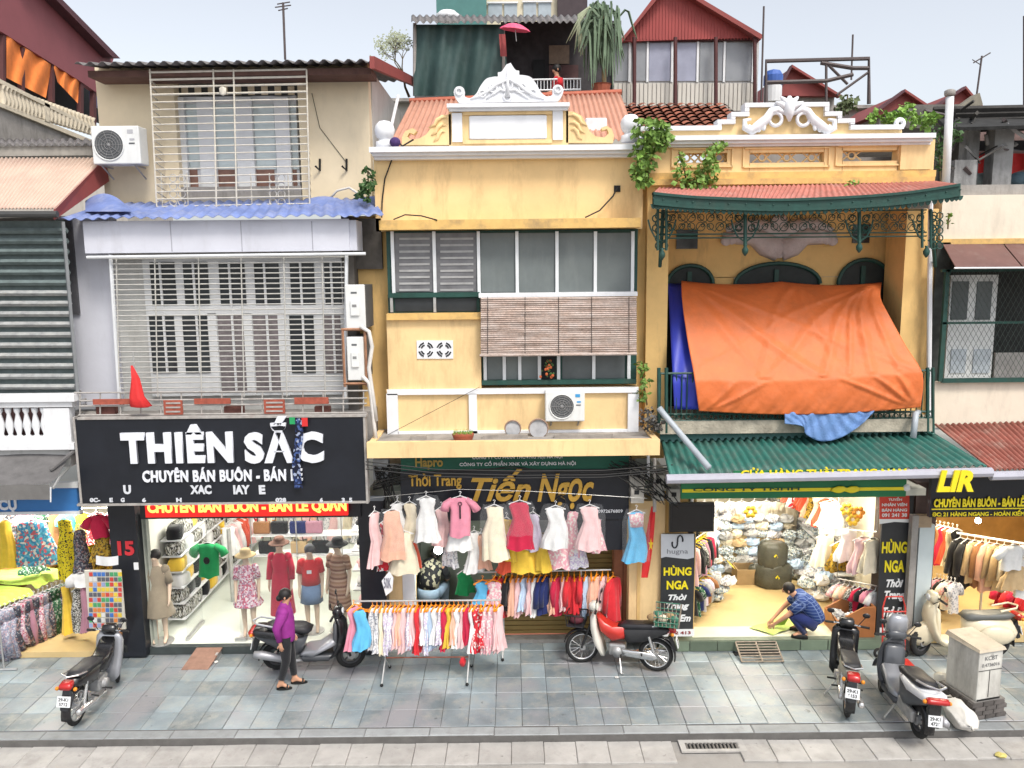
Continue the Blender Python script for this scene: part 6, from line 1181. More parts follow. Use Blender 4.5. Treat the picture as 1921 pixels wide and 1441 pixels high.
# squatting man -----------------------------------------------------------
M_ = thing('person', 'man in blue checked shirt squatting on the shop doorstep', 'person', (0, 0, 0))
J = dict(pelvis=(0, .16, .27, .12), waist=(0, .1, .42, .11), chest=(0, -.06, .6, .13), neck=(0, -.18, .7, .052), jaw=(0, -.25, .72, .06), head=(0, -.29, .765, .085), crown=(0, -.29, .84, .06), nose=(0, -.385, .73, .013))
for s, k in (('l', -1), ('r', 1)): J.update({'sh' + s: (k * .18, -.1, .61, .055), 'el' + s: (k * .21, -.3, .4, .042), 'wr' + s: (k * .12, -.48, .2, .028), 'hi' + s: (k * .1, .14, .24, .09), 'kn' + s: (k * .17, -.22, .4, .06), 'an' + s: (k * .13, -.02, .09, .036), 'to' + s: (k * .15, -.2, .035, .03)})
body('body', J, skin_m, M_); eyes(M_, J); hair_cap(M_, J)
plaid = pat('blue_plaid', [(.025, .05, .17), (.13, .18, .34)], 'check', 19, .85, pos=[0, .5])
def along(name, m, parent, secs, n=18):
    """torso shell: secs (x, y, z, rx, rt) along a bent spine"""
    rr = []
    for i, q_ in enumerate(secs):
        a = Vector(secs[max(i - 1, 0)][:3]); c = Vector(secs[min(i + 1, len(secs) - 1)][:3]); d = (c - a).normalized(); t_ = d.cross(Vector((1, 0, 0))).normalized()
        rr.append([Vector(q_[:3]) + Vector((1, 0, 0)) * q_[3] * math.cos(2 * math.pi * k / n) + t_ * q_[4] * math.sin(2 * math.pi * k / n) for k in range(n)])
    return MB().loft(rr).build(name, m, parent, True)
along('shirt', plaid, M_, [(0, .2, .27, .16, .13), (0, .17, .32, .175, .145), (0, .1, .44, .185, .15), (0, 0, .56, .195, .155), (0, -.09, .635, .185, .13), (0, -.16, .685, .1, .08), (0, -.18, .7, .065, .06)])
for s in 'lr': tube('sleeve', plaid, M_, [Vector(J['sh' + s][:3]) * .92 + Vector(J['chest'][:3]) * .08 + Vector((0, .02, .0)), Vector(J['sh' + s][:3]).lerp(Vector(J['el' + s][:3]), .3), Vector(J['sh' + s][:3]).lerp(Vector(J['el' + s][:3]), .65)], [.1, .088, .072])
for s in 'lr':
    tube('trouser_leg', cloth('navy'), M_, [J['hi' + s][:3], Vector(J['hi' + s][:3]).lerp(Vector(J['kn' + s][:3]), .5), J['kn' + s][:3]], [.12, .1, .078]); tube('trouser_leg', cloth('navy'), M_, [J['kn' + s][:3], J['an' + s][:3]], [.076, .052])
    a, t_ = J['an' + s], J['to' + s]; MB().ell([((a[0] + t_[0]) / 2, -.09, .0, .045, .135), ((a[0] + t_[0]) / 2, -.09, .045, .045, .13), ((a[0] + t_[0]) / 2, -.06, .075, .035, .08)], 14).build('shoe', cable, M_, True)
for s in 'lr': p_ = J['sh' + s]; MB().ball((p_[0] * .92, p_[1] + .02, p_[2] + .01), .105, 12, 7).build('shoulder', plaid, M_, True)
mp_ = gr(1509, 1191, DZ); M_.location = mp_; M_.rotation_euler = (0, 0, -math.pi / 2 - .25); M_.scale = (1.06,) * 3
gsh = thing('plastic_sheet', 'pale green plastic sheet spread before the squatting man', 'sheet', gr(1445, 1175, DZ))
lg = mat('lime_sheet', (.42, .55, .14), .5, .12, 6, .2); b = MB(); c0, c1, c2, c3 = gr(1405, 1178, DZ + .012), gr(1470, 1160, DZ + .012), gr(1505, 1172, DZ + .012), gr(1450, 1192, DZ + .012)
b.grid(lambda u, v: c0.lerp(c1, u).lerp(c3.lerp(c2, u), v) + Vector((0, 0, .02 * abs(math.sin(u * 7 + v * 3)) + (.16 * (u - .35) * max(0, 1 - abs(u - .6) * 5) if v < .35 else 0))), 20, 12).build('sheet', lg, gsh, True)
b = MB(); b.grid(lambda u, v: gr(1432 + 40 * u, 1178 - 6 * u, DZ + .02) + Vector((.1 * v, .04 * v, .14 * v * u)), 6, 4).build('flap', mat('olive_sheet', (.25, .38, .06), .5, .12), gsh, True)
# person in the niche, back to the street
N_ = thing('person', 'person in black printed top and light jeans sitting in the lit niche, back turned', 'person', (0, 0, 0))
J = dict(pelvis=(0, .05, .62, .13), waist=(0, .0, .75, .11), chest=(0, -.12, .95, .13), neck=(0, -.24, 1.04, .05), jaw=(0, -.32, 1.05, .06), head=(0, -.37, 1.08, .085), crown=(0, -.4, 1.14, .06), nose=(0, -.45, 1.03, .013))
for s, k in (('l', -1), ('r', 1)): J.update({'sh' + s: (k * .18, -.17, .96, .055), 'el' + s: (k * .24, -.28, .74, .042), 'wr' + s: (k * .15, -.45, .6, .028), 'hi' + s: (k * .1, .0, .58, .09), 'kn' + s: (k * .14, -.4, .55, .06), 'an' + s: (k * .13, -.4, .09, .036), 'to' + s: (k * .14, -.53, .035, .03)})
body('body', J, skin_m, N_); hair_cap(N_, J)
along('top', pat('black_print_top', [(.015, .015, .02), (.02, .02, .025), (.3, .28, .2), (.02, .02, .02), (.015, .015, .018)], 'spots', 22), N_, [(0, .07, .64, .17, .12), (0, .04, .74, .175, .14), (0, -.06, .9, .2, .15), (0, -.17, 1.0, .18, .12), (0, -.25, 1.05, .08, .07)])
MB().ell([(0, .04, .48, .18, .16), (0, .06, .56, .2, .18), (0, .05, .68, .18, .14)], 18).build('jeans_seat', mat('pale_jeans', (.3, .4, .52), .85, .12, 9, .2), N_, True)
for s in 'lr': tube('jeans_leg', MATS['pale_jeans'], N_, [J['hi' + s][:3], J['kn' + s][:3], (J['an' + s][0], J['an' + s][1], .12)], [.12, .085, .06])
for s in 'lr': tube('sleeve', cloth('black'), N_, [J['sh' + s][:3], J['el' + s][:3]], [.075, .055])
npz = at(806, 1100, 14.1); N_.location = (npz.x, 14.1, .06); N_.rotation_euler = (0, 0, math.pi - .2); N_.scale = (1.12,) * 3
st = thing('stool', 'low dark stool under the person in the niche', 'stool', (npz.x, 14.1, .06)); MB().ell([(npz.x, 14.1, .46, .17, .17), (npz.x, 14.1, .5, .17, .17)], 16).build('seat', cable, st)
for k in range(4): MB().path([(npz.x + .1 * math.cos(.8 + k * 1.57), 14.1 + .1 * math.sin(.8 + k * 1.57), .47), (npz.x + .15 * math.cos(.8 + k * 1.57), 14.1 + .15 * math.sin(.8 + k * 1.57), .06)], .014, 6).build('leg', steel, st)
# rooftop person
P3 = thing('person', 'small seated person in red shirt on the rooftop behind the white crest', 'person', (0, 0, 0))
J = dict(pelvis=(0, .05, .45, .12), waist=(0, .05, .58, .1), chest=(0, .02, .78, .12), neck=(0, 0, .9, .05), jaw=(0, -.02, .98, .058), head=(0, -.02, 1.05, .082), crown=(0, 0, 1.11, .055), nose=(0, -.11, 1.02, .012))
for s, k in (('l', -1), ('r', 1)): J.update({'sh' + s: (k * .15, .02, .83, .05), 'el' + s: (k * .2, -.02, .6, .038), 'wr' + s: (k * .14, -.26, .52, .026), 'hi' + s: (k * .09, 0, .42, .085), 'kn' + s: (k * .1, -.4, .46, .055), 'an' + s: (k * .1, -.48, .09, .034), 'to' + s: (k * .1, -.62, .04, .028)})
body('body', J, skin_m, P3); hair_cap(P3, J); eyes(P3, J)
MB().ell([(0, .05, .45, .16, .14), (0, .05, .6, .155, .13), (0, .02, .78, .17, .13), (0, .01, .86, .12, .09), (0, 0, .91, .06, .06)], 16).build('shirt', cloth('red'), P3, True)
for s in 'lr': tube('sleeve', cloth('red'), P3, [J['sh' + s][:3], Vector(J['sh' + s][:3]).lerp(Vector(J['el' + s][:3]), .7)], [.07, .06]); tube('shorts_leg', cloth('black'), P3, [J['hi' + s][:3], Vector(J['hi' + s][:3]).lerp(Vector(J['kn' + s][:3]), .6)], [.11, .09])
pz = at(1045, 172, 18.35); P3.location = (pz.x, 18.35, at(1045, 204, 18.3).z - .22); P3.rotation_euler = (0, 0, -math.pi / 2 + .3)
ch = thing('chair', 'low plastic chair under the rooftop person', 'chair', (pz.x, 18.35, P3.location.z)); zz = P3.location.z
MB().box(pz.x - .2, pz.x + .2, 18.15, 18.55, zz + .3, zz + .34).build('seat', mat('blue_plastic_seat', (.1, .15, .4), .5), ch)
for sx in (-1, 1):
    for sy in (-1, 1): MB().path([(pz.x + sx * .18, 18.35 + sy * .18, zz), (pz.x + sx * .16, 18.35 + sy * .16, zz + .3)], .018, 6).build('leg', MATS['blue_plastic_seat'], ch)
# mannequins ---------------------------------------------------------------
def mannequin(label, px, py, Y, top, rz=0, H=1.62, arm=0, leg=0, hat=None, wig=None, floor=FZ, m=mann_m):
    t = thing('mannequin', label, 'mannequin', (0, 0, 0), 'shop mannequins'); J = stand(arm, leg); body('body', J, m, t)
    MB().ell([(0, .02, 0, .2, .2), (0, .02, .015, .2, .2)], 18).build('stand_plate', steel, t)
    top(t, J)
    if wig: hair_cap(t, J, wig)
    if hat: 
        k = hat; h = J['head']; MB().ell([(0, -.01, h[2] + .03, .19, .2), (0, -.01, h[2] + .042, .17, .18), (0, 0, h[2] + .05, .1, .105), (0, 0, h[2] + .1, .1, .105), (0, 0, h[2] + .14, .08, .085), (0, 0, h[2] + .15, .03, .03)], 18).build('hat', k, t, True)
    p = at(px, py, Y); t.location = (p.x, Y, floor); t.rotation_euler = (0, 0, rz); t.scale = (H / 1.66,) * 3
    return t
def sleeves(t, J, m, f=.5, r=.06):
    for s in 'lr': p_ = J['sh' + s]; MB().ball((p_[0] * .92, p_[1], p_[2] - .005), r * 1.3, 10, 6).build('shoulder', m, t, True)
    for s in 'lr':
        a, e, w_ = (Vector(J[k + s][:3]) for k in ('sh', 'el', 'wr')); pts = [a, a.lerp(e, min(1, f * 2))] + ([e.lerp(w_, (f - .5) * 2)] if f > .5 else []); tube('sleeve', m, t, pts, [r] * len(pts))
def dress_top(m, hem=.52, flare=.25, slv=.45):
    def f(t, J):
        MB().ell([(0, 0, hem, flare, flare * .8, .05), (0, 0, hem + .02, flare * 1.02, flare * .82, .05), (0, 0, .8, .18, .15, .03), (0, 0, .95, .165, .135), (0, 0, 1.07, .135, .11), (0, 0, 1.22, .165, .135), (0, 0, 1.33, .13, .09), (0, 0, 1.38, .065, .06)], 24, nf=7).build('dress', m, t, True); sleeves(t, J, m, slv)
    return f
mannequin('headless looking mannequin in grey brown dress by the left pillar', 303, 1200, 13.34, dress_top(cloth('greybrown'), .5, .25, .5), .1, 1.72, wig=hair_m)
mannequin('mannequin in pink floral dress and straw hat beside the shop walkway', 470, 1200, 13.55, dress_top(cloth('floral'), .62, .26, .4), .2, 1.62, hat=mat('straw_hat', (.5, .38, .2), .9, .2), leg=.6)
mannequin('mannequin in long red coat and brown wig in the dress shop', 533, 1190, 14.0, dress_top(cloth('crimson'), .22, .22, .9), 0, 1.68, wig=mat('brown_wig', (.12, .05, .03), .6, .2), hat=mat('brown_hat', (.13, .06, .04), .8, .2))
def tee_skirt(t, J):
    MB().ell([(0, 0, .92, .17, .14, .03), (0, 0, 1.1, .155, .13), (0, 0, 1.24, .175, .14), (0, 0, 1.33, .14, .09), (0, 0, 1.38, .065, .06)], 22, nf=6).build('red_shirt', cloth('red'), t, True); sleeves(t, J, cloth('red'), .36, .07)
    MB().ell([(0, 0, .58, .2, .17, .03), (0, 0, .75, .185, .155), (0, 0, .94, .16, .13)], 22, nf=6).build('denim_skirt', cloth('denim'), t, True); MB().box(-.04, .04, -.16, -.145, 1.16, 1.22).build('print', white, t)
mannequin('mannequin in red shirt and denim skirt with black cap', 588, 1185, 13.7, tee_skirt, .1, 1.66, hat=None, wig=mat('grey_cap', (.08, .08, .09), .7, .3))
mannequin('mannequin in brown striped long dress and black hat by the right pillar', 640, 1180, 13.75, dress_top(cloth('striped'), .4, .2, .35), -.3, 1.74, hat=cloth('black'), wig=hair_m)
gt_ = hang('tee', 'green', at(388, 1012, 14.2), 'green printed shirt hung on display over the shop walkway', 'display shirts', 0, .62, .62, .1, HW); MB().ball((0, -.085, -.38), .06, 10, 6, (1, .2, 1.2)).build('print', cloth('black'), gt_, True); MB().path([(0, 0, .02), (0, 0, .5)], .006, 5).build('hook_wire', steel, gt_)

# ================================================================== GOODS IN THE SHOPS
fold_ms = {}
def folded(cname):
    if cname not in fold_ms:
        b = MB(); b.loft([[(x * q_, y * q_, z) for x, y in ((-.13, -.1), (0, -.108), (.13, -.1), (.138, 0), (.13, .1), (0, .108), (-.13, .1), (-.138, 0))] for z, q_ in ((0, .9), (.012, 1), (.05, 1), (.065, .88))]); fold_ms[cname] = b.mesh('folded_garment', cloth(cname), True)
    return fold_ms[cname]
def bagmesh(cname, seed):
    key = ('bag', cname, seed)
    if key not in MESHES:
        q_ = random.Random(seed); b = MB(); b.ball((0, 0, 0), 1, 12, 7)
        b.v = [(x * .2 * (1 + q_.uniform(-.25, .25)), y * .15 * (1 + q_.uniform(-.25, .25)), (z + 1) * .085 * (1 + q_.uniform(-.25, .2))) for x, y, z in b.v]; MESHES[key] = b.mesh('plastic_bag', cloth(cname))
    return MESHES[key]
def shelf_wall(label, X, y0, y1, z0, rows, dz, n, cols, kind, facing, group, lname):
    t = thing('shelf_unit', label, 'shelf', (X, y0, z0)); sgn = facing
    for r in range(rows):
        z = z0 + r * dz; MB().box(min(X, X + sgn * .36), max(X, X + sgn * .36), y0, y1, z - .025, z).build('shelf_board', white, t)
        for i in range(n):
            y = y0 + (y1 - y0) * (i + .5) / n; c = R2.choice(cols)
            for s in range(2 if kind == 'fold' and n < 12 else 1):
                me = folded(c if s == 0 else R2.choice(cols)) if kind == 'fold' else bagmesh(c, R2.randint(0, 3))
                o = put(me, 'folded_garment' if kind == 'fold' else 'plastic_bag', (X + sgn * .19 + R2.uniform(-.02, .03) * sgn, y, z + .002 + s * .066), None, R2.uniform(-.3, .3) + (math.pi / 2 if kind == 'fold' else 0))
                o.scale = (1.0, 1.15, 1.35) if kind != 'fold' else ((1.25, 1.3, 3.2) if n > 12 else (1, 1, 1))
                tag(o, '%s %s, %s from front, %s board up, %s' % (CNM(c), ('upper folded piece' if s else 'lower folded piece') if kind == 'fold' else 'bagged bundle', ORD[i], ORD[r], lname), 'folded clothes', group)
    for y in (y1,): MB().box(min(X, X + sgn * .36), max(X, X + sgn * .36), y - .015, y + .015, z0 - .1, z0 + rows * dz).build('shelf_side', white, t)
shelf_wall('left wall shelf of black and white folded clothes in the dress shop', XB0 + .02, 13.95, 18.4, .3, 6, .3, 13, ['bw', 'bw', 'black', 'white', 'yellow', 'bw'], 'fold', 1, 'folded clothes in the dress shop', 'dress shop left wall')
shelf_wall('right wall shelf of folded clothes in the dress shop', XB1 - .02, 14.3, 18.6, .3, 5, .38, 8, ['white', 'greyprint', 'black', 'paleblue', 'palepink'], 'fold', -1, 'folded clothes in the dress shop', 'dress shop right wall')
# hanging rows inside B
def rod(label, p0, p1):
    t = thing('hanging_rail', label, 'rail', p0); MB().path([p0, p1], .013, 6).build('rail', steel, t)
    for p in (p0, p1): MB().path([p, Vector(p) + Vector((0, 0, .4))], .008, 5).build('drop_rod', steel, t)
z = 1.68; xm = (XB0 + XB1) / 2
rod('hanging rail along the left of the dress shop', (XB0 + .75, 15.2, z), (XB0 + .75, 18.0, z - .1))
rail(((XB0 + .75, 15.3, z), (XB0 + .75, 18.0, z - .1)), [('dress', R2.choice(['white', 'orange', 'cream', 'peach', 'white', 'orangered', 'palepink', 'redprint'])) for k in range(14)], 'of the dress shop high left rail', 'clothes hung in the dress shop', 0, .42, .6, .08, .3, 'front', 0, HW)
rod('hanging rail along the back of the dress shop', (XB0 + .9, 18.5, 1.25), (XB1 - .4, 18.5, 1.25))
rail(((XB0 + .9, 18.4, 1.25), (XB1 - .5, 18.4, 1.25)), [('dress', R2.choice(['white', 'palepink', 'grey', 'cream', 'peach', 'greyprint', 'mauve'])) for k in range(14)], 'of the dress shop back rail', 'clothes hung in the dress shop', .4, .4, .9, .08, .4, 'left', 0, HW)
hbm = {}
SHF = thing('shelf_unit', 'back display shelf with red and purple handbags in the dress shop', 'shelf', at(540, 1040, 15.6))
for k in range(2): MB().box(at(470, 1000, 15.6).x, XB1 - .4, 15.6, 15.95, [1.28, .86][k], [1.30, .88][k]).build('shelf_board', white, SHF)
for x in (470, 555, 640): MB().path([(at(x, 1000, 15.6).x, 15.62, .14), (at(x, 1000, 15.6).x, 15.62, 2.4)], .014, 6).build('upright', steel, SHF)
MB().box(at(470, 1000, 15.6).x, XB1 - .4, 15.6, 15.95, 1.86, 1.88).build('shelf_board', white, SHF)
for i, (x, z_, c) in enumerate(((485, 1.885, 'crimson'), (528, 1.885, 'crimson'), (570, 1.885, 'peach'), (612, 1.885, 'crimson'), (492, 1.305, 'brown'), (560, 1.305, 'navy'), (590, 1.305, 'mauve'), (525, 1.305, 'black'), (500, .885, 'black'), (560, .885, 'tan'), (600, .885, 'black'))):
    X = at(x, 1000, 15.75).x; t = thing('handbag', '%s handbag, %s on the %s board of the display shelf' % (CNM(c), ORD[i if i < 4 else (i - 4 if i < 8 else i - 8)], 'top' if i < 4 else ('middle' if i < 8 else 'bottom')), 'handbag', (X, 15.75, z_), 'handbags on the shelf')
    lm = mat('leather_' + c, MATS['cloth_' + c].node_tree.nodes['Vector Math'].inputs[0].default_value[:] if 'cloth_' + c in MATS else (cloth(c) and (.2, .1, .1)), .5, .15, 6, .1)
    o = MB().box(X - .17, X + .17, 15.69, 15.82, z_, z_ + .25).build('bag', cloth(c), t); bv = o.modifiers.new('b', 'BEVEL'); bv.width = .03; bv.segments = 2
    MB().path([(X - .09, 15.75, z_ + .24), (X - .07, 15.75, z_ + .36), (X + .07, 15.75, z_ + .36), (X + .09, 15.75, z_ + .24)], .01, 6).build('handle', cable, t)
tp = thing('steel_post', 'steel display post beside the walkway of the dress shop', 'post', gr(437, 1125, FZ)); v = gr(437, 1128, FZ); MB().path([v, v + Vector((0, 0, 1.5))], .04, 8).build('post', steel, tp)
# glass doors of B
gcl = mat('clear_glass', (.3, .34, .33), .02, .02, 2, 0, alpha=.06)
GD = thing('glass_door', 'open clear glass door panel beside the grey brown mannequin', 'door', at(330, 1210, 13.4)); MB().box(XB0 + .62, XB0 + .64, 13.4, 14.1, FZ + .02, 2.5).build('pane', gcl, GD); MB().box(XB0 + .6, XB0 + .66, 13.38, 14.12, FZ, FZ + .06).build('floor_clamp', steel, GD)
GD = thing('glass_door', 'clear glass door panel before the floral mannequin', 'door', at(445, 1210, 13.4)); MB().box(at(447, 1100, 13.4).x, at(660, 1100, 13.4).x, 13.36, 13.37, FZ + .02, 2.5).build('pane', gcl, GD); MB().box(at(436, 1100, 13.4).x, at(458, 1100, 13.4).x, 13.34, 13.39, FZ, FZ + .06).build('floor_clamp', steel, GD)
cu_ = thing('curtain', 'grey translucent curtain strip beside the left black pillar', 'curtain', at(272, 1220, 13.25)); MB().grid(lambda u, v: Vector((XB0 + .02 + .14 * u, 13.24 + .03 * math.sin(u * 14), 2.55 - v * (2.55 - .05))), 16, 4).build('cloth', mat('grey_curtain', (.34, .36, .31), .8, .12, 8, .1), cu_, True)
# ---- D shop goods
shelf_wall('left wall shelf of bagged clothes in the bright shop', XD0 + .02, 14.6, 19.2, .3, 6, .36, 9, ['bluebag', 'white', 'bluebag', 'greyprint', 'bluebag'], 'bag', 1, 'bagged clothes in the bright shop', 'bright shop left wall')
shelf_wall('right wall shelf of bagged clothes in the bright shop', XD1 + .28, 14.8, 19.2, .3, 4, .36, 9, ['bluebag', 'greyprint', 'white', 'bluebag', 'greyprint'], 'bag', -1, 'bagged clothes in the bright shop', 'bright shop right wall')
rod('high rail on the right of the bright shop', (XD1 - .35, 14.2, 2.3), (XD1 - .35, 18.4, 2.3))
rail(((XD1 - .35, 14.3, 2.3), (XD1 - .35, 18.4, 2.3)), [('dress', R2.choice(['orangered', 'yellow', 'white', 'bw', 'peach', 'cream', 'white', 'goldprint', 'redprint'])) for k in range(20)], 'of the bright shop high right rail', 'clothes hung in the bright shop', 0, .5, .55, .1, .3, 'front', 0, HW)
rod('high rail on the left of the bright shop', (XD0 + .6, 14.4, 2.0), (XD0 + .6, 16.8, 1.7))
rail(((XD0 + .6, 14.5, 2.0), (XD0 + .6, 16.8, 1.7)), [('tee', R2.choice(['bluebag', 'white', 'bluebag', 'greyprint', 'yellow'])) for k in range(14)], 'of the bright shop high left rail', 'clothes hung in the bright shop', .2, .46, .6, .08, .3, 'front', 0, HW)
rod('back rail of the bright shop', (XD0 + .3, 17.0, 1.6), (XD1, 17.0, 1.6))
rail(((XD0 + .4, 16.95, 1.6), (XD1 - .1, 16.95, 1.6)), [('tee', R2.choice(['bluebag', 'white', 'paleblue', 'greyprint', 'cream'])) for k in range(10)], 'of the back rail in the bright shop', 'clothes hung in the bright shop', .1, .5, .7, .08, .4, 'left', 0, HW)
# dark clothes rails at the left door jamb
for zt, yy, cs, nm in ((1.72, 13.75, ['palepink', 'black', 'black', 'bw', 'mauve', 'black', 'crimson', 'black'], 'upper'), (.98, 13.65, ['black', 'greenfloral', 'navy', 'grey', 'lilac', 'brown', 'grey'], 'lower')):
    a, c = Vector((XD0 + .03, yy, zt)), Vector((XD0 + .62, yy + .9, zt - .05)); rod(nm + ' rail of dark clothes by the left doorway of the bright shop', a, c)
    rail((a, c), [('coat' if zt > 1.5 else 'tee', k) for k in cs], 'of the bright shop %s doorway rail' % nm, 'dark clothes by the doorway', .1, .4, .62 if zt > 1.5 else .5, .08, .25, 'front', 0, mat('yellow_hanger', (.75, .55, .02), .4))
for r in range(7):
    for i in range(12):
        if r > 4 and i > 9: continue
        o = put(bagmesh(R2.choice(['bluebag', 'greyprint', 'bluebag', 'cream', 'paleblue', 'grey', 'tan']), R2.randint(0, 3)), 'plastic_bag', (XD0 + .4 + i * .27 + R2.uniform(-.05, .05), 16.2 + .11 * r + R2.uniform(-.08, .08), DZ + .001 + r * .145), None, R2.uniform(-.7, .7)); o.scale = (.85, 1.1, 1.05)
        tag(o, 'bagged bundle, %s from left, %s layer up of the bright shop back stack' % (ORD[i], ORD[r]), 'folded clothes', 'bagged clothes stacked at the back')
for i in range(24):
    o = put(bagmesh(R2.choice(['bluebag', 'white', 'greyprint', 'bluebag', 'paleblue']), R2.randint(0, 3)), 'plastic_bag', (XD0 + .45 + .6 * R2.random(), 14.75 + i % 8 * .2, DZ + .001 + (i // 8) * .15), None, R2.uniform(-.6, .6)); o.scale = (.9, .95, 1.1); tag(o, 'bagged bundle, %s of the heap on the left floor of the bright shop' % ORD[i], 'folded clothes', 'bagged clothes heaped at the left')
for i in range(24):
    o = put(bagmesh(R2.choice(['bluebag', 'white', 'greyprint', 'bluebag', 'paleblue']), R2.randint(0, 3)), 'plastic_bag', (XD1 - .2 - .4 * R2.random(), 14.7 + i % 8 * .22, DZ + .001 + (i // 8) * .15), None, R2.uniform(-.6, .6)); o.scale = (.9, .95, 1.1); tag(o, 'bagged bundle, %s of the heap on the right floor of the bright shop' % ORD[i], 'folded clothes', 'bagged clothes heaped at the right')
# big sacks and cartons
def sack(label, px, py, w, h, d, m, Y=None, rz=0, lean=0):
    p = gr(px, py, DZ) if Y is None else Vector((at(px, py, Y).x, Y, at(px, py, Y).z)); t = thing('sack', label, 'sack', p, 'filled sacks'); q_ = random.Random(px)
    b = MB(); b.ell([(0, 0, 0, w * .45, d * .45), (0, 0, h * .06, w * .5, d * .5, .03), (lean * .3, 0, h * .4, w * .52, d * .52, .04), (lean * .7, 0, h * .8, w * .48, d * .47, .04), (lean, 0, h * .95, w * .4, d * .38, .06), (lean, 0, h, w * .25, d * .2, .1)], 20, nf=4, ph=q_.random() * 6)
    b.v = [(x + q_.uniform(-.028, .028), y + q_.uniform(-.028, .028), z_ + q_.uniform(-.02, .02) * (z_ > .02)) for x, y, z_ in b.v]; o = b.build('sack_body', m, t, True); o.location = (0, 0, 0); t.rotation_euler = (0, 0, rz)
    tie = MB().path([(lean - .03, -d * .5, h * .5), (lean, -d * .52, h * .6), (lean + .03, -d * .5, h * .5), (lean, -d * .5, h * .4)], .016, 5).build('tie', yl, t); tie.location = (0, 0, 0)
olive = mat('olive_plastic', (.075, .075, .058), .35, .25, 6, .35); 
sack('large olive plastic sack on the floor of the bright shop', 1450, 1098, .72, .5, .5, olive); p = gr(1450, 1098, DZ)
sack('olive plastic sack stacked on the large one in the bright shop', 1448, 1060, .56, .5, .45, olive, p.y)
bxx = gr(1402, 1097, DZ); ct = thing('carton', 'open brown carton left of the olive sacks', 'box', bxx); card = mat('cardboard', (.32, .22, .11), .85, .15, 5, .1)
b = MB(); b.box(bxx.x - .22, bxx.x + .22, bxx.y - .02, bxx.y, DZ, DZ + .32); b.box(bxx.x - .22, bxx.x + .22, bxx.y + .36, bxx.y + .38, DZ, DZ + .32); b.box(bxx.x - .22, bxx.x - .2, bxx.y, bxx.y + .36, DZ, DZ + .32); b.box(bxx.x + .2, bxx.x + .22, bxx.y, bxx.y + .36, DZ, DZ + .32); b.box(bxx.x - .2, bxx.x + .2, bxx.y, bxx.y + .36, DZ, DZ + .02); b.build('box', card, ct); MB().grid(lambda u, v: Vector((bxx.x - .24 - .12 * u, bxx.y + .36 * v, DZ + .32 + .1 * u)), 1, 1).build('flap', mat('yellow_tape', (.6, .45, .05), .6), ct)
sack('dark brown sack beside the open carton in the bright shop', 1420, 1092, .34, .36, .34, olive, gr(1420, 1092, DZ).y)
# wooden bin at the right of the door
wb = thing('wooden_bin', 'open wooden goods bin at the right doorway of the bright shop', 'bin', gr(1600, 1192, DZ)); v = gr(1605, 1196, DZ); wdm = mat('varnished_wood', (.33, .13, .045), .45, .2, 4, .08)
for s in (-1, 1): MB().prism([(v.x - .33, DZ), (v.x + .33, DZ), (v.x + .33, DZ + .55), (v.x + .12, DZ + .55), (v.x - .33, DZ + .3)][::1] if s < 0 else [(v.x - .33, DZ), (v.x + .33, DZ), (v.x + .33, DZ + .55), (v.x + .12, DZ + .55), (v.x - .33, DZ + .3)], v.y + (0 if s < 0 else .55), .03).build('side_panel', wdm, wb)
MB().box(v.x + .3, v.x + .33, v.y + .03, v.y + .55, DZ, DZ + .55).build('back_panel', wdm, wb); MB().box(v.x - .33, v.x - .3, v.y + .03, v.y + .55, DZ, DZ + .3).build('front_panel', wdm, wb); MB().box(v.x - .3, v.x + .3, v.y + .03, v.y + .55, DZ + .02, DZ + .2).build('bin_base', cable, wb)
for k in range(7):
    o = put(bagmesh(R2.choice(['black', 'grey', 'white']), k % 4), 'shoe_bag', (v.x - .2 + .4 * (k % 3) / 2, v.y + .12 + .14 * (k // 3), DZ + .2 + .05 * (k % 2)), None, k); o.scale = (.55, .6, .8); tag(o, '%s bagged pair in the wooden bin, %s from its corner' % ('dark' if k % 2 else 'pale', ORD[k]), 'bag', 'bagged goods in the wooden bin')
for c, x in (('orangered', 1553), ('sky', 1572)):
    v2 = gr(x, 1122, DZ); t = thing('goods_box', ('small red packet' if c == 'orangered' else 'small blue packet') + ' behind the wooden bin', 'packet', v2); o = MB().box(v2.x - .1, v2.x + .1, v2.y - .08, v2.y + .08, DZ, DZ + .2).build('packet', cloth(c), t); bv = o.modifiers.new('b', 'BEVEL'); bv.width = .02
# rails at right front
for x, y0, ln, c, k, nm, Y in ((1592, 985, .55, 'white', 'dress', 'white frilled child dress on the right of the bright shop', 13.9), (1618, 1000, .6, 'palepink', 'dress', 'pale pink frilled dress nearest the right banner', 13.5), (1637, 1002, .58, 'cream', 'dress', 'cream frilled dress beside the right banner', 13.4), (1548, 995, .55, 'cream', 'gown', 'cream gown on the right side of the bright shop', 14.3), (1575, 1010, .5, 'goldprint', 'dress', 'gold print dress on the right side of the bright shop', 14.1)):
    hang(k, c, at(x, y0, Y), nm, 'frilled dresses by the right banner', .3, .56, ln, .14, HW)
rod('front right rail of frilled dresses in the bright shop', at(1540, 990, 14.4), at(1645, 998, 13.35))
a, c = at(1570, 1085, 14.0), at(1648, 1100, 13.35); rod('lower right rail of small clothes in the bright shop', a, c); rail((a, c), [('tee', k) for k in ('pinkprint', 'cream', 'peach', 'bw', 'crimson', 'black', 'pink', 'white')], 'of the bright shop lower right rail', 'small clothes by the right banner', .3, .34, .42, .08, .2, 'back', 0, HW)
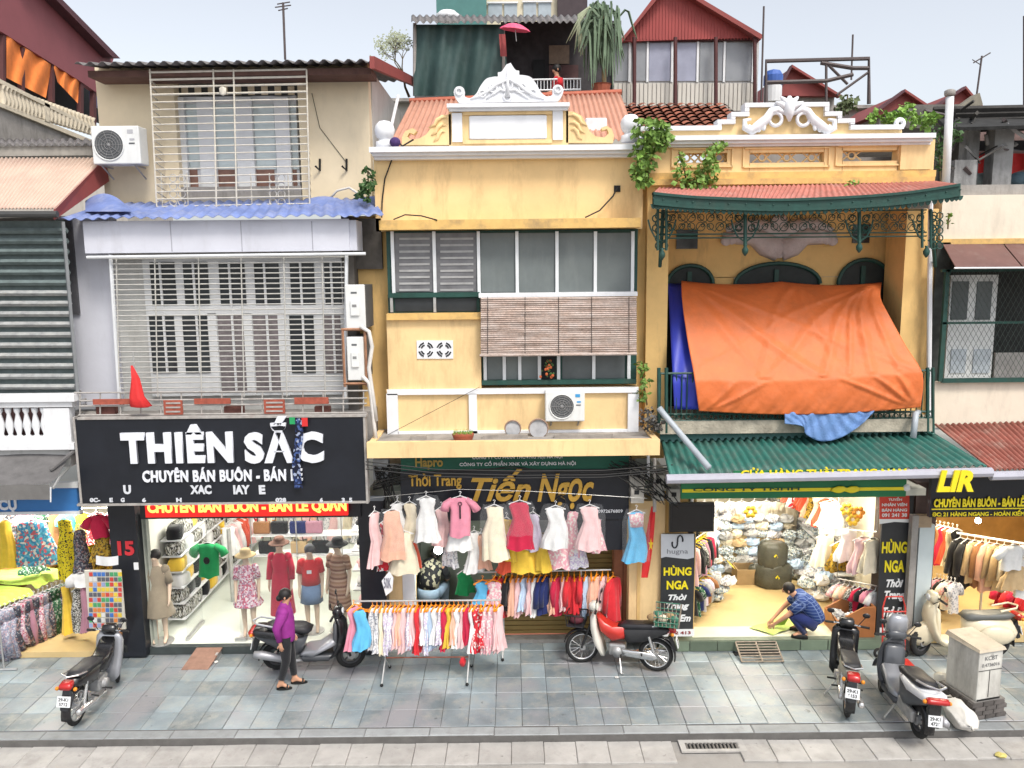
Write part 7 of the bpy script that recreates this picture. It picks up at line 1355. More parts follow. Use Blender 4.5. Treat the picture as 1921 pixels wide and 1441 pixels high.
for i, (x, y, c) in enumerate(((1588, 955, 'yellow'), (1600, 975, 'yellow'), (1610, 962, 'orange'), (1408, 960, 'yellow'))):
    t = thing('toy_flower', '%s yellow paper flower hung high in the bright shop' % ORD[i], 'decoration', at(x, y, 13.9)); v = at(x, y, 13.9); b = MB()
    for k in range(6): b.ball((v.x + .08 * math.cos(k * 1.05), v.y, v.z + .08 * math.sin(k * 1.05)), .05, 8, 5, (1, .4, 1))
    b.build('petals', cloth(c), t, True)
# ---- E shop goods
er = thing('clothes_rack', 'wheeled rack of blouses in the right edge shop', 'clothes rack', gr(1840, 1150, .16)); a, c = at(1795, 1000, 14.2), at(1935, 1022, 13.5)
MB().path([a, c], .02, 8).build('rail', HW, er); v = gr(1842, 1148, .16)
MB().path([a.lerp(c, .4), (a.lerp(c, .4).x, a.lerp(c, .4).y, .2)], .022, 8).build('post', wcream, er); MB().path([(v.x - .3, v.y, .2), (v.x + .3, v.y - .1, .2)], .02, 8).build('foot', wcream, er)
for s in (-.3, .3): MB().ball((v.x + s, v.y - (.1 if s > 0 else 0), .185), .025, 8, 5).build('caster', cable, er)
rail((a, c), [('coat', k) for k in ('black', 'black', 'tan', 'brown', 'peach', 'tan', 'tan', 'cream', 'greyfloral', 'white')], 'of the wheeled rack in the right edge shop', 'clothes in the right edge shop', .35, .52, .8, .1, .15, 'back', 0, HW)
o = hang('tee', 'white', at(1902, 1016, 13.35), 'white blouse over a mustard skirt at the right edge', 'clothes in the right edge shop', .1, .6, .4, .1, HW)
hang('gown', 'tan', at(1905, 1052, 13.4), 'mustard skirt below the white blouse at the right edge', 'clothes in the right edge shop', .1, .56, .4, .11, HW); 
rail((at(1752, 975, 15.5), at(1800, 985, 14.2)), [('dress', k) for k in ('peach', 'brown', 'crimson', 'orangered', 'cream', 'black')], 'of the left wall in the right edge shop', 'clothes in the right edge shop', .2, .4, .7, .08, .2, 'back', 0, HW)
rail((at(1755, 1075, 14.6), at(1795, 1085, 13.6)), [('tee', k) for k in ('black', 'pink', 'black', 'white', 'pinkprint', 'greyprint')], 'of the right edge shop low wall', 'clothes in the right edge shop', .2, .36, .5, .08, .2, 'back', 0, HW)
rail((at(1870, 1090, 14.6), at(1935, 1105, 14.2)), [('tee', k) for k in ('crimson', 'red', 'crimson', 'red')], 'of the red row in the right edge shop', 'clothes in the right edge shop', .3, .4, .45, .08, .2, 'left', 0, HW)
# ---- stall A goods
ta = thing('fabric_table', 'long fabric table with green cloth top at the left edge', 'table', (-8.8, 13.5, 0)); 
A0, A1 = gr(6, 1243), gr(118, 1195); zt = 1.02
MB().box(-11.6, A0.x - .12, A0.y + .05, A1.y + 1.2, zt - .06, zt).build('table_top', wood, ta)
for p in ((-11.4, A0.y + .2), (A0.x - .2, A0.y + .2), (-11.4, A1.y + 1), (A0.x - .2, A1.y + 1)): MB().path([(p[0], p[1], 0), (p[0], p[1], zt)], .03, 6).build('leg', steel, ta)
lime = mat('lime_cloth', (.42, .58, .1), .8, .15, 8, .3)
for i in range(2):
    t = thing('cloth_sheet', ('near' if i == 0 else 'far') + ' lime green fringed cloth spread on the fabric table', 'cloth', (-8.6, A0.y + .1 + i, zt), 'lime cloths')
    MB().grid(lambda u, v: Vector((-11.5 + (A0.x + .02 + 11.5) * u + (.25 * v + .25 * i), A0.y + .02 + i * .75 + .7 * v, zt + .03 + .05 * i + .07 * abs((v * 5 + .4 * math.sin(u * 5)) % 1 - .5) + .03 * math.sin(u * 13 + v * 4) - (.1 if u > .97 else 0))), 40, 24).build('sheet', lime, t, True)
rail((Vector((A0.x, A0.y, zt)), Vector((A1.x, A1.y + .15, zt + .04))), [('pants', k) for k in ('greyfloral', 'greyfloral', 'darkfloral', 'floral', 'darkfloral', 'mauve', 'darkfloral', 'floral', 'greyfloral', 'darkfloral', 'greenfloral', 'greenfloral', 'darkfloral', 'greenfloral')], 'of the trousers hung along the fabric table', 'printed trousers at the fabric stall', .5, .34, .82, .09, .15, 'front', 0, HW)
rst = thing('rack_stand', 'grey rack foot at the left edge of the sidewalk', 'stand', gr(12, 1258)); v = gr(8, 1258); MB().path([(v.x, v.y, .02), (v.x, v.y, 1.05)], .014, 6).build('post', steel, rst); MB().path([(v.x - .25, v.y, .02), (v.x + .22, v.y, .02)], .018, 6).build('foot', steel, rst)
for k, c, x, y0, y1, w, Y, lb in (('gown', 'bluefloral', 58, 968, 1055, 90, 14.0, 'blue floral cloth hung under the blue sign'), ('gown', 'yellowdot', 120, 966, 1085, 40, 13.7, 'yellow dotted long garment in the stall'), ('gown', 'darkfloral', 148, 985, 1085, 36, 13.6, 'dark patterned garment right of the yellow dotted one'), ('tee', 'crimson', 184, 958, 1000, 50, 13.2, 'dark red top hung beside the black pillar'), ('gown', 'goldprint', 188, 995, 1045, 46, 13.25, 'gold print cloth under the dark red top'), ('gown', 'yellow', 8, 968, 1060, 36, 13.9, 'plain yellow garment at the left edge'), ('gown', 'greenfloral', 60, 1045, 1075, 70, 14.2, 'dark green print cloth below the blue floral one'), ('gown', 'yellow', 122, 1090, 1185, 24, 13.6, 'yellow cloth strip low in the stall'), ('gown', 'bw', 142, 1098, 1182, 26, 13.5, 'black and white cloth low in the stall'), ('gown', 'mauve', 158, 1090, 1182, 24, 13.45, 'mauve brown cloth low in the stall'), ('tee', 'white', 150, 1068, 1092, 50, 13.4, 'white cloth bundle hung by the badge board')):
    Y = Y; p = at(x, y0, Y); hang(k, c, p, lb, 'cloths hung in the fabric stall', .1, w * PX * Y, round((y1 - y0) * PX * Y, 2), .1, HW)
for ri, (zz, yy, nn) in enumerate(((2.2, 14.7, 11), (1.45, 15.1, 12))):
    rod(('upper', 'lower')[ri] + ' rail of printed cloths at the back of the fabric stall', (-10.2, yy, zz), (XA1 - .3, yy, zz))
    rail(((-10.2, yy, zz), (XA1 - .35, yy, zz)), [('gown' if k % 3 else 'tee', R2.choice(['bluefloral', 'goldprint', 'greenfloral', 'floral', 'yellowdot', 'redprint', 'darkfloral', 'aqua', 'yellow', 'pinkprint', 'brown'])) for k in range(nn)], 'on the %s stall back rail' % ('upper', 'lower')[ri], 'printed cloths at the stall back', .5, .4, .66, .1, .4, 'left', 0, HW)
bd = thing('badge_board', 'board covered with rows of small colourful badges on an easel', 'board', at(198, 1230, 12.75)); v = at(196, 1125, 12.75); MB().pb(163, 1070, 231, 1181, 12.75, .03).build('board', mat('board_cream', (.5, .48, .42), .7, .1), bd)
bcs = [(.5, .05, .04), (.05, .15, .45), (.6, .45, .05), (.06, .3, .12), (.6, .6, .58), (.1, .1, .12), (.6, .2, .05), (.25, .3, .5)]; bms = [mat('badge_%d' % i, c, .6, .15) for i, c in enumerate(bcs)]
for r in range(11):
    for c in range(8): x = 167 + c * 7.8; y = 1074 + r * 9.6; MB().pb(x, y, x + 6.4, y + 7.2, 12.742, .012).build('badge', bms[(r * 3 + c // R2.choice((1, 2, 3)) + R2.randint(0, 1)) % 8], bd)
ez = mat('easel_wood', (.45, .22, .1), .6, .2); 
for x0, x1 in ((228, 222), (200, 196)): MB().path([at(x0, 1180, 12.8), gr(x1, 1238)], .022, 5).build('easel_leg', ez, bd)
MB().pb(186, 1181, 226, 1189, 12.72, .1).build('easel_ledge', ez, bd)
pk_ = thing('red_stool', 'red wooden stool behind the parked motorbike', 'stool', at(200, 1235, 12.95)); v = gr(203, 1236)
MB().box(v.x - .14, v.x + .14, v.y, v.y + .28, .36, .4).build('seat', mat('red_wood', (.45, .06, .04), .5, .1), pk_)
for sx in (-.11, .11):
    for sy in (.03, .25): MB().path([(v.x + sx, v.y + sy, 0), (v.x + sx, v.y + sy, .37)], .018, 5).build('leg', MATS['red_wood'], pk_)
wbg = thing('paper_bag', 'white paper hung under the gold print cloth beside the pillar', 'paper', at(200, 1060, 13.0)); MB().grid(lambda u, v: at(180 + 42 * u, 1042 + 17 * v + 3 * math.sin(u * 3), 13.0 + .02 * math.sin(u * 8)), 8, 3).build('sheet', white, wbg, True)
# ================================================================== MOTORBIKES
rubber = mat('tyre_rubber', (.018, .018, .018), .85, .2, 20, .2); chrome = mat('chrome', (.6, .6, .6), .25, .1, 6, .02, metal=.8); gloss_k = mat('gloss_black', (.012, .012, .014), .25, .2, 5, .01, spec=.6, dirt=.35, dcol=(.09, .085, .075), streak=1); seat_m = mat('seat_vinyl', (.022, .022, .026), .5, .2, 12, .1)
tail_m = mat('tail_red', (.42, .015, .015), .25, .1, 5, .02, spec=.6); amber = mat('indicator_amber', (.7, .25, .02), .3); lens = mat('headlight_lens', (.6, .62, .64), .12, .1, 5, 0, spec=.7); platem = mat('plate_white', (.7, .72, .74), .5, .04); engine = mat('engine_alloy', (.36, .36, .36), .45, .2, 12, .1, metal=.5); plas = mat('grey_plastic', (.05, .05, .055), .6, .15, 9, .05)
def L(b, name, m, parent, smooth=False, bev=0):
    o = b.build(name, m, parent, smooth); o.location = (0, 0, 0)
    if bev: q_ = o.modifiers.new('b', 'BEVEL'); q_.width = bev; q_.segments = 2
    return o
def wheel(t, x, R, w, spokes=0, nm='wheel', steer=0):
    ww = L(MB().torus((0, 0, 0), R - w, w, 'y', 28, 8, .9), nm, rubber, t, True); ww.location = (x, 0, R); ww.rotation_euler = (0, 0, steer)
    L(MB().torus((0, 0, 0), R - w * 1.9, w * .42, 'y', 28, 6, 1.6), 'rim', chrome if spokes else plas, ww, True)
    b = MB(); b.path([(0, -.06, 0), (0, .06, 0)], .05 if spokes else .07, 12); L(b, 'hub', engine, ww)
    b = MB(); n = spokes or 5
    for k in range(n): a = k * 2 * math.pi / n; b.path([(.04 * math.cos(a), (.03 if k % 2 else -.03) if spokes else 0, .04 * math.sin(a)), ((R - w * 1.8) * math.cos(a + (.2 if spokes else .1)), 0, (R - w * 1.8) * math.sin(a + (.2 if spokes else .1)))], .004 if spokes else .018, 4)
    L(b, 'spokes', chrome if spokes else plas, ww)
    return ww
def arcf(x, z, R, a0, a1, w, m, t, nm):
    b = MB(); n = 10
    rr = []
    for k in range(n + 1):
        a = a0 + (a1 - a0) * k / n; ca, sa = math.cos(a), math.sin(a); rr.append([(x + r * ca, y, z + r * sa) for r, y in ((R, -w), (R + .018, -w * .9), (R + .028, 0), (R + .018, w * .9), (R, w), (R + .012, 0))])
    return L(b.loft(rr), nm, m, t, True)
def mirrors(t, x, z, m=gloss_k, w=.26):
    for s in (-1, 1):
        mm_ = L(MB().path([(x, s * .16, z), (x - .01, s * (w - .02), z + .14), (x - .02, s * w, z + .17)], .007, 5), 'mirror', gloss_k, t); L(MB().ball((x - .03, s * w, z + .2), .055, 10, 6, (.25, 1.1, .75)), 'mirror_glass', m, mm_, True)
PLN = iter(('5712', '3846', '0927', '6153', '4726', '8039'))
def plate(t, x, z, tilt=.25):
    pn_ = next(PLN)
    p = L(MB().box(-.006, .006, -.095, .095, -.075, .075), 'number_plate', platem, t); p.location = (x, 0, z); p.rotation_euler = (0, tilt, 0)
    for j, zz in enumerate((.03, -.035)):
        cu = bpy.data.curves.new('plate_digits', 'FONT'); cu.body = '29-K1' if j == 0 else pn_; cu.size = .062; cu.align_x = 'CENTER'; cu.offset = .002; ob_ = bpy.data.objects.new('plate_digits', cu); C.objects.link(ob_)
        me = bpy.data.meshes.new_from_object(ob_.evaluated_get(bpy.context.evaluated_depsgraph_get())); bpy.data.objects.remove(ob_); me.materials.clear(); me.materials.append(cable)
        o = bpy.data.objects.new('plate_digits', me); C.objects.link(o); o.parent = p; o.location = (-.008, 0, zz - .02); o.rotation_euler = (math.pi / 2, 0, -math.pi / 2)
def underbone(label, rear, front, shield, body_m, tank, rack_basket=False, steer=.35, fz=0):
    t = thing('motorbike', label, 'motorbike', (0, 0, 0), 'parked motorbikes')
    R = .285
    wheel(t, -.61, R, .038, 18); wheel(t, .62, R, .036, 18, steer=steer)
    arcf(.62, R, R + .01, .2, 2.7, .055, gloss_k, t, 'front_fender'); arcf(-.61, R, R + .02, 1.0, 3.35, .07, gloss_k, t, 'rear_fender')
    for s in (-1, 1): L(MB().path([(.62, s * .065, R), (.45, s * .065, .78)], [.02, .024], 8), 'fork_leg', gloss_k, t); L(MB().path([(-.6, s * .1, R), (-.5, s * .1, .62)], .024, 8), 'shock', chrome, t)
    L(MB().slab([(.41, .97), (.47, .86), (.46, .66), (.40, .42), (.28, .22), (.22, .22), (.29, .45), (.36, .68), (.38, .88)], .20, .82), 'leg_shield', shield, t, True)
    L(MB().slab([(.37, .90), (.30, .62), (.10, .47), (-.1, .54), (-.12, .74), (.1, .72), (.26, .80)], .125, .8), 'spine', tank, t, True)
    L(MB().slab([(.0, .70), (-.14, .46), (-.40, .50), (-.78, .68), (-.84, .76), (-.5, .76)], .115, .75), 'side_cover', body_m, t, True)
    L(MB().slab([(.02, .735), (-.06, .70), (-.62, .745), (-.72, .80), (-.6, .835), (-.3, .80), (-.1, .79)], .12, .8), 'seat', seat_m, t, True)
    L(MB().box(-.12, .16, -.09, .09, .22, .42), 'engine', engine, t, bev=.03); b = MB(); b.path([(.02, -.14, .3), (.02, .14, .3)], .085, 14); L(b, 'crankcase', engine, t, True)
    L(MB().path([(.14, -.08, .25), (.0, -.12, .17), (-.2, -.13, .2), (-.3, -.14, .235), (-.86, -.15, .33), (-.88, -.15, .335)], [.018, .018, .022, .045, .05, .03], 10), 'exhaust', chrome, t, True)
    L(MB().slab([(-.05, .36), (-.1, .25), (-.58, .22), (-.66, .28), (-.58, .34)], .03, .8), 'chain_guard', chrome, t, True).location = (0, .1, 0)
    L(MB().path([(.36, -.31, 1.0), (.38, -.14, 1.0), (.40, 0, .99), (.38, .14, 1.0), (.36, .31, 1.0)], .013, 8), 'handlebar', chrome, t)
    for s in (-1, 1): L(MB().path([(.365, s * .2, 1.0), (.355, s * .33, 1.0)], .02, 8), 'grip', cable, t); L(MB().path([(.38, s * .15, 1.0), (.4, s * .3, .985)], .006, 5), 'brake_lever', chrome, t)
    hc = L(MB().slab([(.50, 1.02), (.47, 1.08), (.38, 1.08), (.34, 1.0), (.38, .92), (.47, .93)], .11, .7), 'headlamp_cowl', shield if body_m is not gloss_k else gloss_k, t, True); L(MB().ball((.49, 0, 1.0), .065, 12, 7, (.4, 1.1, .9)), 'headlight', lens, hc, True)
    tl = L(MB().slab([(-.80, .80), (-.84, .70), (-.93, .70), (-.93, .77)], .085, .8), 'tail_light', tail_m, t, True)
    for s in (-1, 1): L(MB().ball((-.88, s * .13, .7), .03, 8, 5), 'indicator', amber, t, True); L(MB().path([(-.05, s * .1, .27), (-.06, s * .25, .27)], .014, 6), 'foot_peg', rubber, t); L(MB().path([(-.38, s * .1, .33), (-.4, s * .22, .33)], .012, 6), 'foot_peg', rubber, t)
    L(MB().path([(-.55, -.13, .8), (-.78, -.12, .86), (-.86, 0, .865), (-.78, .12, .86), (-.55, .13, .8)], .012, 6), 'grab_rail', chrome, t)
    L(MB().slab([(-.86, .68), (-.96, .40), (-.92, .38), (-.8, .62)], .06, .9), 'mud_flap', gloss_k, t); plate(t, -.955, .54)
    L(MB().path([(-.02, .09, .26), (-.08, .26, .012), (-.12, .28, .012)], .012, 6), 'side_stand', steel, t)
    mirrors(t, .37, 1.0)
    for s in (-1, 1): L(MB().path([(.4, s * .2, .99), (.5, s * .12, .97), (.5, s * .04, .8), (.46, s * .03, .6)], .005, 4), 'brake_cable', cable, t)
    if rack_basket:
        wire = mat('basket_wire', (.3, .25, .2), .5, .2, 9, .05); bk = L(MB().box(-.98, -.58, -.2, .2, .84, .86), 'crate_base', mat('green_crate', (.05, .18, .12), .5, .2), t)
        for s in (-1, 1):
            for k in range(7): L(MB().path([(-.97 + k * .063, s * .2, .85), (-.99 + k * .068, s * .22, 1.1)], .008, 4), 'crate_wire', wire, bk)
            for z_ in (.92, 1.0, 1.1): L(MB().path([(-.98, s * .215, z_), (-.58, s * .215, z_)], .009, 4), 'crate_wire', MATS['green_crate'], bk)
        for k in range(6): L(MB().path([(-.98, -.2 + k * .08, .85), (-1.0, -.21 + k * .084, 1.1)], .008, 4), 'crate_wire', wire, bk)
        for k in range(5): L(MB().ball((-.9 + .09 * k, .08 * (-1) ** k, .94), .085, 8, 5, (1, 1, .7)), 'crate_goods', (MATS['green_crate'], card, cloth('cream'))[k % 3], bk, True)
        fb = L(MB().box(.58, .86, -.16, .16, .66, .68), 'front_basket', mat('black_wire', (.02, .02, .025), .6), t)
        for k in range(9): L(MB().path([(.58 + .28 * (k % 3) / 2, -.16 + .32 * (k // 3) / 2, .67), (.56 + .32 * (k % 3) / 2, -.18 + .36 * (k // 3) / 2, .86)], .008, 4), 'basket_wire', cable, fb)
        L(MB().ball((.72, 0, .74), .12, 10, 6, (1, 1, .6)), 'basket_cover', mat('dark_red_cloth', (.1, .02, .03), .8), fb, True); L(MB().path([(.56, -.18, .86), (.88, -.18, .86), (.88, .18, .86), (.56, .18, .86)], .012, 5), 'basket_rim', cable, fb)
    place(t, rear, front); return t
def place(t, rear, front, lean=.06):
    r, f = gr(*rear), gr(*front); c = (r + f) / 2; a = math.atan2(f.y - r.y, f.x - r.x); t.location = (c.x, c.y, .0); t.rotation_euler = (lean, 0, a)
def scooter(label, rear, front, main, trim, low, lean=.05, helmet=None, retro=False, steer=.3, plate_z=.5, side=None):
    t = thing('scooter', label, 'scooter', (0, 0, 0), 'parked scooters'); R = .25
    wheel(t, -.6, R, .055, 0); wheel(t, .63, R, .05, 0, steer=steer)
    if retro: L(MB().ell([(.63, 0, .2, .12, .06), (.63, 0, .3, .25, .095), (.61, 0, .42, .24, .11), (.57, 0, .52, .15, .1), (.54, 0, .6, .07, .06)], 18), 'front_fender', main, t, True)
    else: arcf(.63, R, R + .015, .1, 2.6, .07, low, t, 'front_fender')
    for s in (-1, 1): L(MB().path([(.63, s * .07, R), (.47, s * .06, .75)], .022, 8), 'fork_leg', gloss_k, t)
    b = MB(); sec = ((.44, 1.0, .10), (.52, .86, .17), (.54, .70, .20), (.50, .50, .21), (.42, .34, .20), (.34, .26, .17)); rr = []
    for x, z_, w in sec: rr.append([(x + .05, -w * .5, z_), (x + .06, 0, z_ + .01), (x + .05, w * .5, z_), (x - .01, w * .95, z_), (x - .06, w, z_), (x - .05, w * .5, z_), (x - .045, 0, z_), (x - .05, -w * .5, z_), (x - .06, -w, z_), (x - .01, -w * .95, z_)])
    L(b.loft(rr), 'leg_shield', main, t, True); L(MB().slab([(.45, .9), (.44, .4), (.38, .3), (.36, .4), (.38, .85)], .15, .85), 'inner_shield', low, t, True)
    L(MB().slab([(.42, .30), (.30, .22), (-.15, .22), (-.2, .30), (-.1, .33), (.3, .32)], .17, .9), 'footboard', low, t, True)
    if retro:
        L(MB().ell([(-.45, 0, .26, .2, .12), (-.5, 0, .34, .42, .21), (-.5, 0, .46, .46, .235), (-.47, 0, .58, .44, .2), (-.42, 0, .68, .4, .14), (-.4, 0, .7, .34, .1)], 22), 'rear_body', main, t, True)
        for s in (-1, 1): L(MB().ball((-.52, s * .19, .45), .2, 14, 8, (1.5, .45, .85)), 'side_cowl', main, t, True)
        L(MB().slab([(-.02, .70), (-.08, .66), (-.78, .70), (-.86, .76), (-.8, .80), (-.4, .775), (-.1, .78)], .145, .75), 'seat', mat('grey_seat', (.12, .125, .12), .5, .15), t, True)
    else:
        L(MB().slab([(-.06, .62), (-.16, .36), (-.30, .30), (-.52, .42), (-.86, .62), (-.96, .72), (-.9, .76), (-.4, .68)], .155, .72), 'rear_body', low, t, True)
        L(MB().slab([(-.1, .66), (-.4, .58), (-.9, .68), (-.98, .74), (-.9, .80), (-.5, .74), (-.2, .73)], .175, .78), 'side_panel', side or main, t, True)
        L(MB().slab([(.02, .74), (-.05, .69), (-.66, .77), (-.74, .82), (-.62, .86), (-.36, .82), (-.1, .81)], .145, .78), 'seat', seat_m, t, True)
        L(MB().slab([(.44, .52), (.02, .30), (-.2, .34), (-.1, .40), (.1, .42), (.38, .60)], .185, .9), 'floor_panel', trim, t, True)
    L(MB().path([(-.1, -.12, .24), (-.3, -.16, .24), (-.4, -.18, .28), (-.8, -.19, .38), (-.92, -.19, .4)], [.02, .03, .06, .07, .05], 12), 'exhaust', mat('silver_muffler', (.42, .42, .44), .4, .1, 5, .03, metal=.5) if not retro else chrome, t, True)
    L(MB().box(-.62, -.15, .06, .14, .2, .38), 'engine', engine, t, bev=.03)
    L(MB().path([(.4, -.33, 1.03), (.42, -.12, 1.05), (.43, 0, 1.04), (.42, .12, 1.05), (.4, .33, 1.03)], .016, 8), 'handlebar', gloss_k, t)
    for s in (-1, 1): L(MB().path([(.405, s * .2, 1.035), (.39, s * .35, 1.03)], .021, 8), 'grip', cable, t)
    hc = L(MB().slab([(.54, 1.02), (.50, 1.11), (.42, 1.13), (.37, 1.05), (.40, .96), (.5, .94)], .14, .62), 'headlamp_cowl', main, t, True); L(MB().ball((.53, 0, 1.03), .07, 12, 7, (.35, 1.1, .85)), 'headlight', lens, hc, True)
    L(MB().slab([(-.93, .78), (-.90, .68), (-.99, .70), (-1.01, .75)], .15, .85), 'tail_light', tail_m, t, True)
    for s in (-1, 1): L(MB().ball((-.95, s * .17, .72), .03, 8, 5), 'indicator', amber, t, True)
    L(MB().path([(-.6, -.14, .84), (-.86, -.13, .9), (-.95, 0, .9), (-.86, .13, .9), (-.6, .14, .84)], .016, 6), 'grab_rail', trim, t)
    arcf(-.6, R, R + .03, 1.6, 3.3, .07, gloss_k, t, 'rear_fender'); L(MB().slab([(-.92, .68), (-.98, .36), (-.94, .34), (-.84, .6)], .08, .9), 'mud_flap', gloss_k, t); plate(t, -.98, plate_z)
    L(MB().path([(-.1, .1, .24), (-.16, .27, .012), (-.2, .29, .012)], .013, 6), 'side_stand', steel, t)
    mirrors(t, .41, 1.05)
    for s in (-1, 1): L(MB().path([(.42, s * .22, 1.04), (.5, s * .2, 1.0), (.49, s * .1, .94)], .006, 4), 'brake_cable', cable, t)
    if helmet: L(MB().slab([(.50, 1.0), (.62, 1.16), (.56, 1.30), (.46, 1.36), (.40, 1.30), (.40, 1.1)], .15, .55), 'windscreen', helmet, t, True)
    place(t, rear, front, lean); return t
silver_p = mat('silver_paint', (.34, .35, .38), .3, .08, 5, .01, metal=.4, dirt=.3, dcol=(.15, .14, .12), streak=1); darkgrey_p = mat('graphite_paint', (.07, .075, .085), .3, .1, 5, .01, spec=.6); white_p = mat('pearl_white', (.66, .67, .70), .28, .05, 5, .01, spec=.6); cream_p = mat('cream_paint', (.66, .58, .42), .3, .06, 5, .01, spec=.6, dirt=.3, dcol=(.38, .32, .22), streak=1); red_p = mat('red_paint', (.5, .03, .02), .3, .1, 5, .02, spec=.6); oldw = mat('aged_white_plastic', (.66, .63, .56), .45, .08, 5, .05, dirt=.3, dcol=(.4, .33, .25))
underbone('black motorbike with red tail light parked at the left, rear to the street', (152, 1350), (214, 1284), silver_p, gloss_k, gloss_k, steer=.5)
scooter('black and silver scooter parked sideways behind the walking woman', (522, 1256), (656, 1252), gloss_k, silver_p, darkgrey_p)
underbone('old red and white motorbike with crate and front basket by the yellow column', (1220, 1258), (1102, 1244), oldw, mat('dusty_black', (.03, .03, .032), .5, .2), red_p, True, .3)
underbone('black motorbike seen from behind in front of the bright shop', (1588, 1348), (1572, 1262), gloss_k, mat('olive_grey_seat', (.3, .29, .25), .5, .1), gloss_k, steer=.25)
scooter('white and grey scooter seen from behind beside the utility cabinet', (1722, 1384), (1652, 1296), darkgrey_p, silver_p, darkgrey_p, .1, helmet=silver_p, steer=-.3, plate_z=.46, side=white_p)
scooter('cream retro scooter parked sideways behind the utility cabinet', (1872, 1232), (1722, 1230), cream_p, cream_p, cream_p, .06, retro=True, steer=.5)

# ================================================================== STREET THINGS
cabm = mat('chalky_cabinet', (.56, .55, .51), .75, .12, 3, .15, dirt=.75, dcol=(.24, .22, .2), dlev=.46, spots=.5)
cbp = gr(1826, 1352); cab = thing('utility_cabinet', 'white stencilled utility cabinet on a brick base at the kerb', 'cabinet', (0, 0, 0))
brk = mat('sooty_brick', (.10, .09, .085), .9, .3, 8, .4, rnd=.25)
bkm = MB().box(-.1, .1, -.05, .05, -.032, .032).mesh('brick', brk)
wb_, db_ = .56, .66
L(MB().box(.01, wb_ - .01, .01, db_ - .01, 0, .27), 'base_core', mat('mortar_grey', (.2, .19, .18), .95, .2), cab)
for r in range(4):
    z_ = .034 + r * .067
    for k in range(3):
        x = .095 + k * .19 - (.05 if r % 2 else 0); o = put(bkm, 'brick', (x, .04, z_), None); o.parent = cab; o.location = (x, .035, z_); o.scale = (.88, 1, .95)
        o = put(bkm, 'brick', (0, 0, 0), None); o.parent = cab; o.location = (.035, .12 + k * .205 + (.05 if r % 2 else 0), z_); o.rotation_euler = (0, 0, math.pi / 2); o.scale = (.92, 1, .95)
bd_ = L(MB().box(.05, .47, .03, .62, .27, 1.04), 'body', cabm, cab, bev=.012); L(MB().add([(.02, 0, 1.04), (.5, 0, 1.04), (.5, .66, 1.04), (.02, .66, 1.04), (.04, .02, 1.08), (.48, .02, 1.08), (.48, .64, 1.11), (.04, .64, 1.11)], [(0, 1, 5, 4), (1, 2, 6, 5), (2, 3, 7, 6), (3, 0, 4, 7), (4, 5, 6, 7), (3, 2, 1, 0)]), 'lid', mat('cream_lid', (.5, .43, .33), .8, .15, 4, .15, dirt=.4), cab)
L(MB().box(.055, .465, .022, .03, .74, .745), 'door_gap', cable, bd_); L(MB().box(.25, .254, .022, .03, .32, .74), 'door_gap', cable, bd_); L(MB().box(.06, .46, .02, .028, .28, .3), 'door_gap', cable, bd_)
for k, (body_, zz) in enumerate((('KCBT', .9), ('0.4736016', .8))):
    cu = bpy.data.curves.new('stencil', 'FONT'); cu.body = body_; cu.size = .09 if k == 0 else .075; cu.align_x = 'CENTER'; ob_ = bpy.data.objects.new('stencil', cu); C.objects.link(ob_); me = bpy.data.meshes.new_from_object(ob_.evaluated_get(bpy.context.evaluated_depsgraph_get())); bpy.data.objects.remove(ob_); me.materials.clear(); me.materials.append(mat('stencil_ink', (.1, .1, .11), .8)); o = bpy.data.objects.new('stencil', me); C.objects.link(o); o.parent = bd_; o.location = (.26, .024, zz); o.rotation_euler = (math.pi / 2, 0, 0)
cab.location = (cbp.x, cbp.y, 0); cab.rotation_euler = (0, 0, math.radians(14))
sp_ = gr(1798, 1350); ws = thing('white_sack', 'full white sack lying on the kerb beside the utility cabinet', 'sack', (0, 0, 0)); wsm = mat('white_sack_weave', (.66, .64, .60), .75, .08, 6, .5, dirt=.4, dcol=(.42, .38, .32), streak=1, bscale=14)
q_ = random.Random(5); b = MB(); b.ell([(0, 0, 0, .03, .03), (0, 0, .05, .13, .09, .1), (0, 0, .16, .19, .145, .05), (.01, .01, .36, .2, .16, .05), (0, 0, .55, .17, .13, .06), (0, 0, .66, .09, .07, .15), (0, 0, .72, .05, .04, .2), (.01, 0, .8, .09, .05, .25)], 20, nf=5); b.v = [(x * .92 + q_.uniform(-.024, .024), y * .92 + q_.uniform(-.024, .024), z_ + q_.uniform(-.02, .02)) for x, y, z_ in b.v]
L(b, 'sack_body', wsm, ws, True); L(MB().torus((0, 0, .71), .055, .01, 'z', 14, 5), 'tie', cable, ws); pa, pb3 = gr(1822, 1366, .12), gr(1762, 1292, .14); ws.location = pa; ws.rotation_euler = (pb3 - pa).to_track_quat('Z', 'Y').to_euler()
cpb = gr(1776, 1292, 0); t = thing('plastic_bag', 'clear plastic bag end standing beside the white sack', 'bag', cpb); MB().ell([(cpb.x - .08, cpb.y + .05, .0, .07, .06), (cpb.x - .08, cpb.y + .05, .1, .1, .08, .1), (cpb.x - .08, cpb.y + .05, .22, .09, .07, .15)], 16, nf=5).build('bag', mat('cloudy_plastic', (.7, .68, .62), .3, .1, 6, .1, alpha=.6), t, True)
ht = thing('hand_truck', 'red hand truck leaning before the right black banner', 'hand truck', gr(1684, 1238)); ht_m = mat('red_frame', (.5, .04, .03), .45, .15, 8, .05); v = gr(1682, 1240); Yh = v.y
hx = [at(x, 1180, Yh + .1).x for x in (1655, 1676, 1697)]
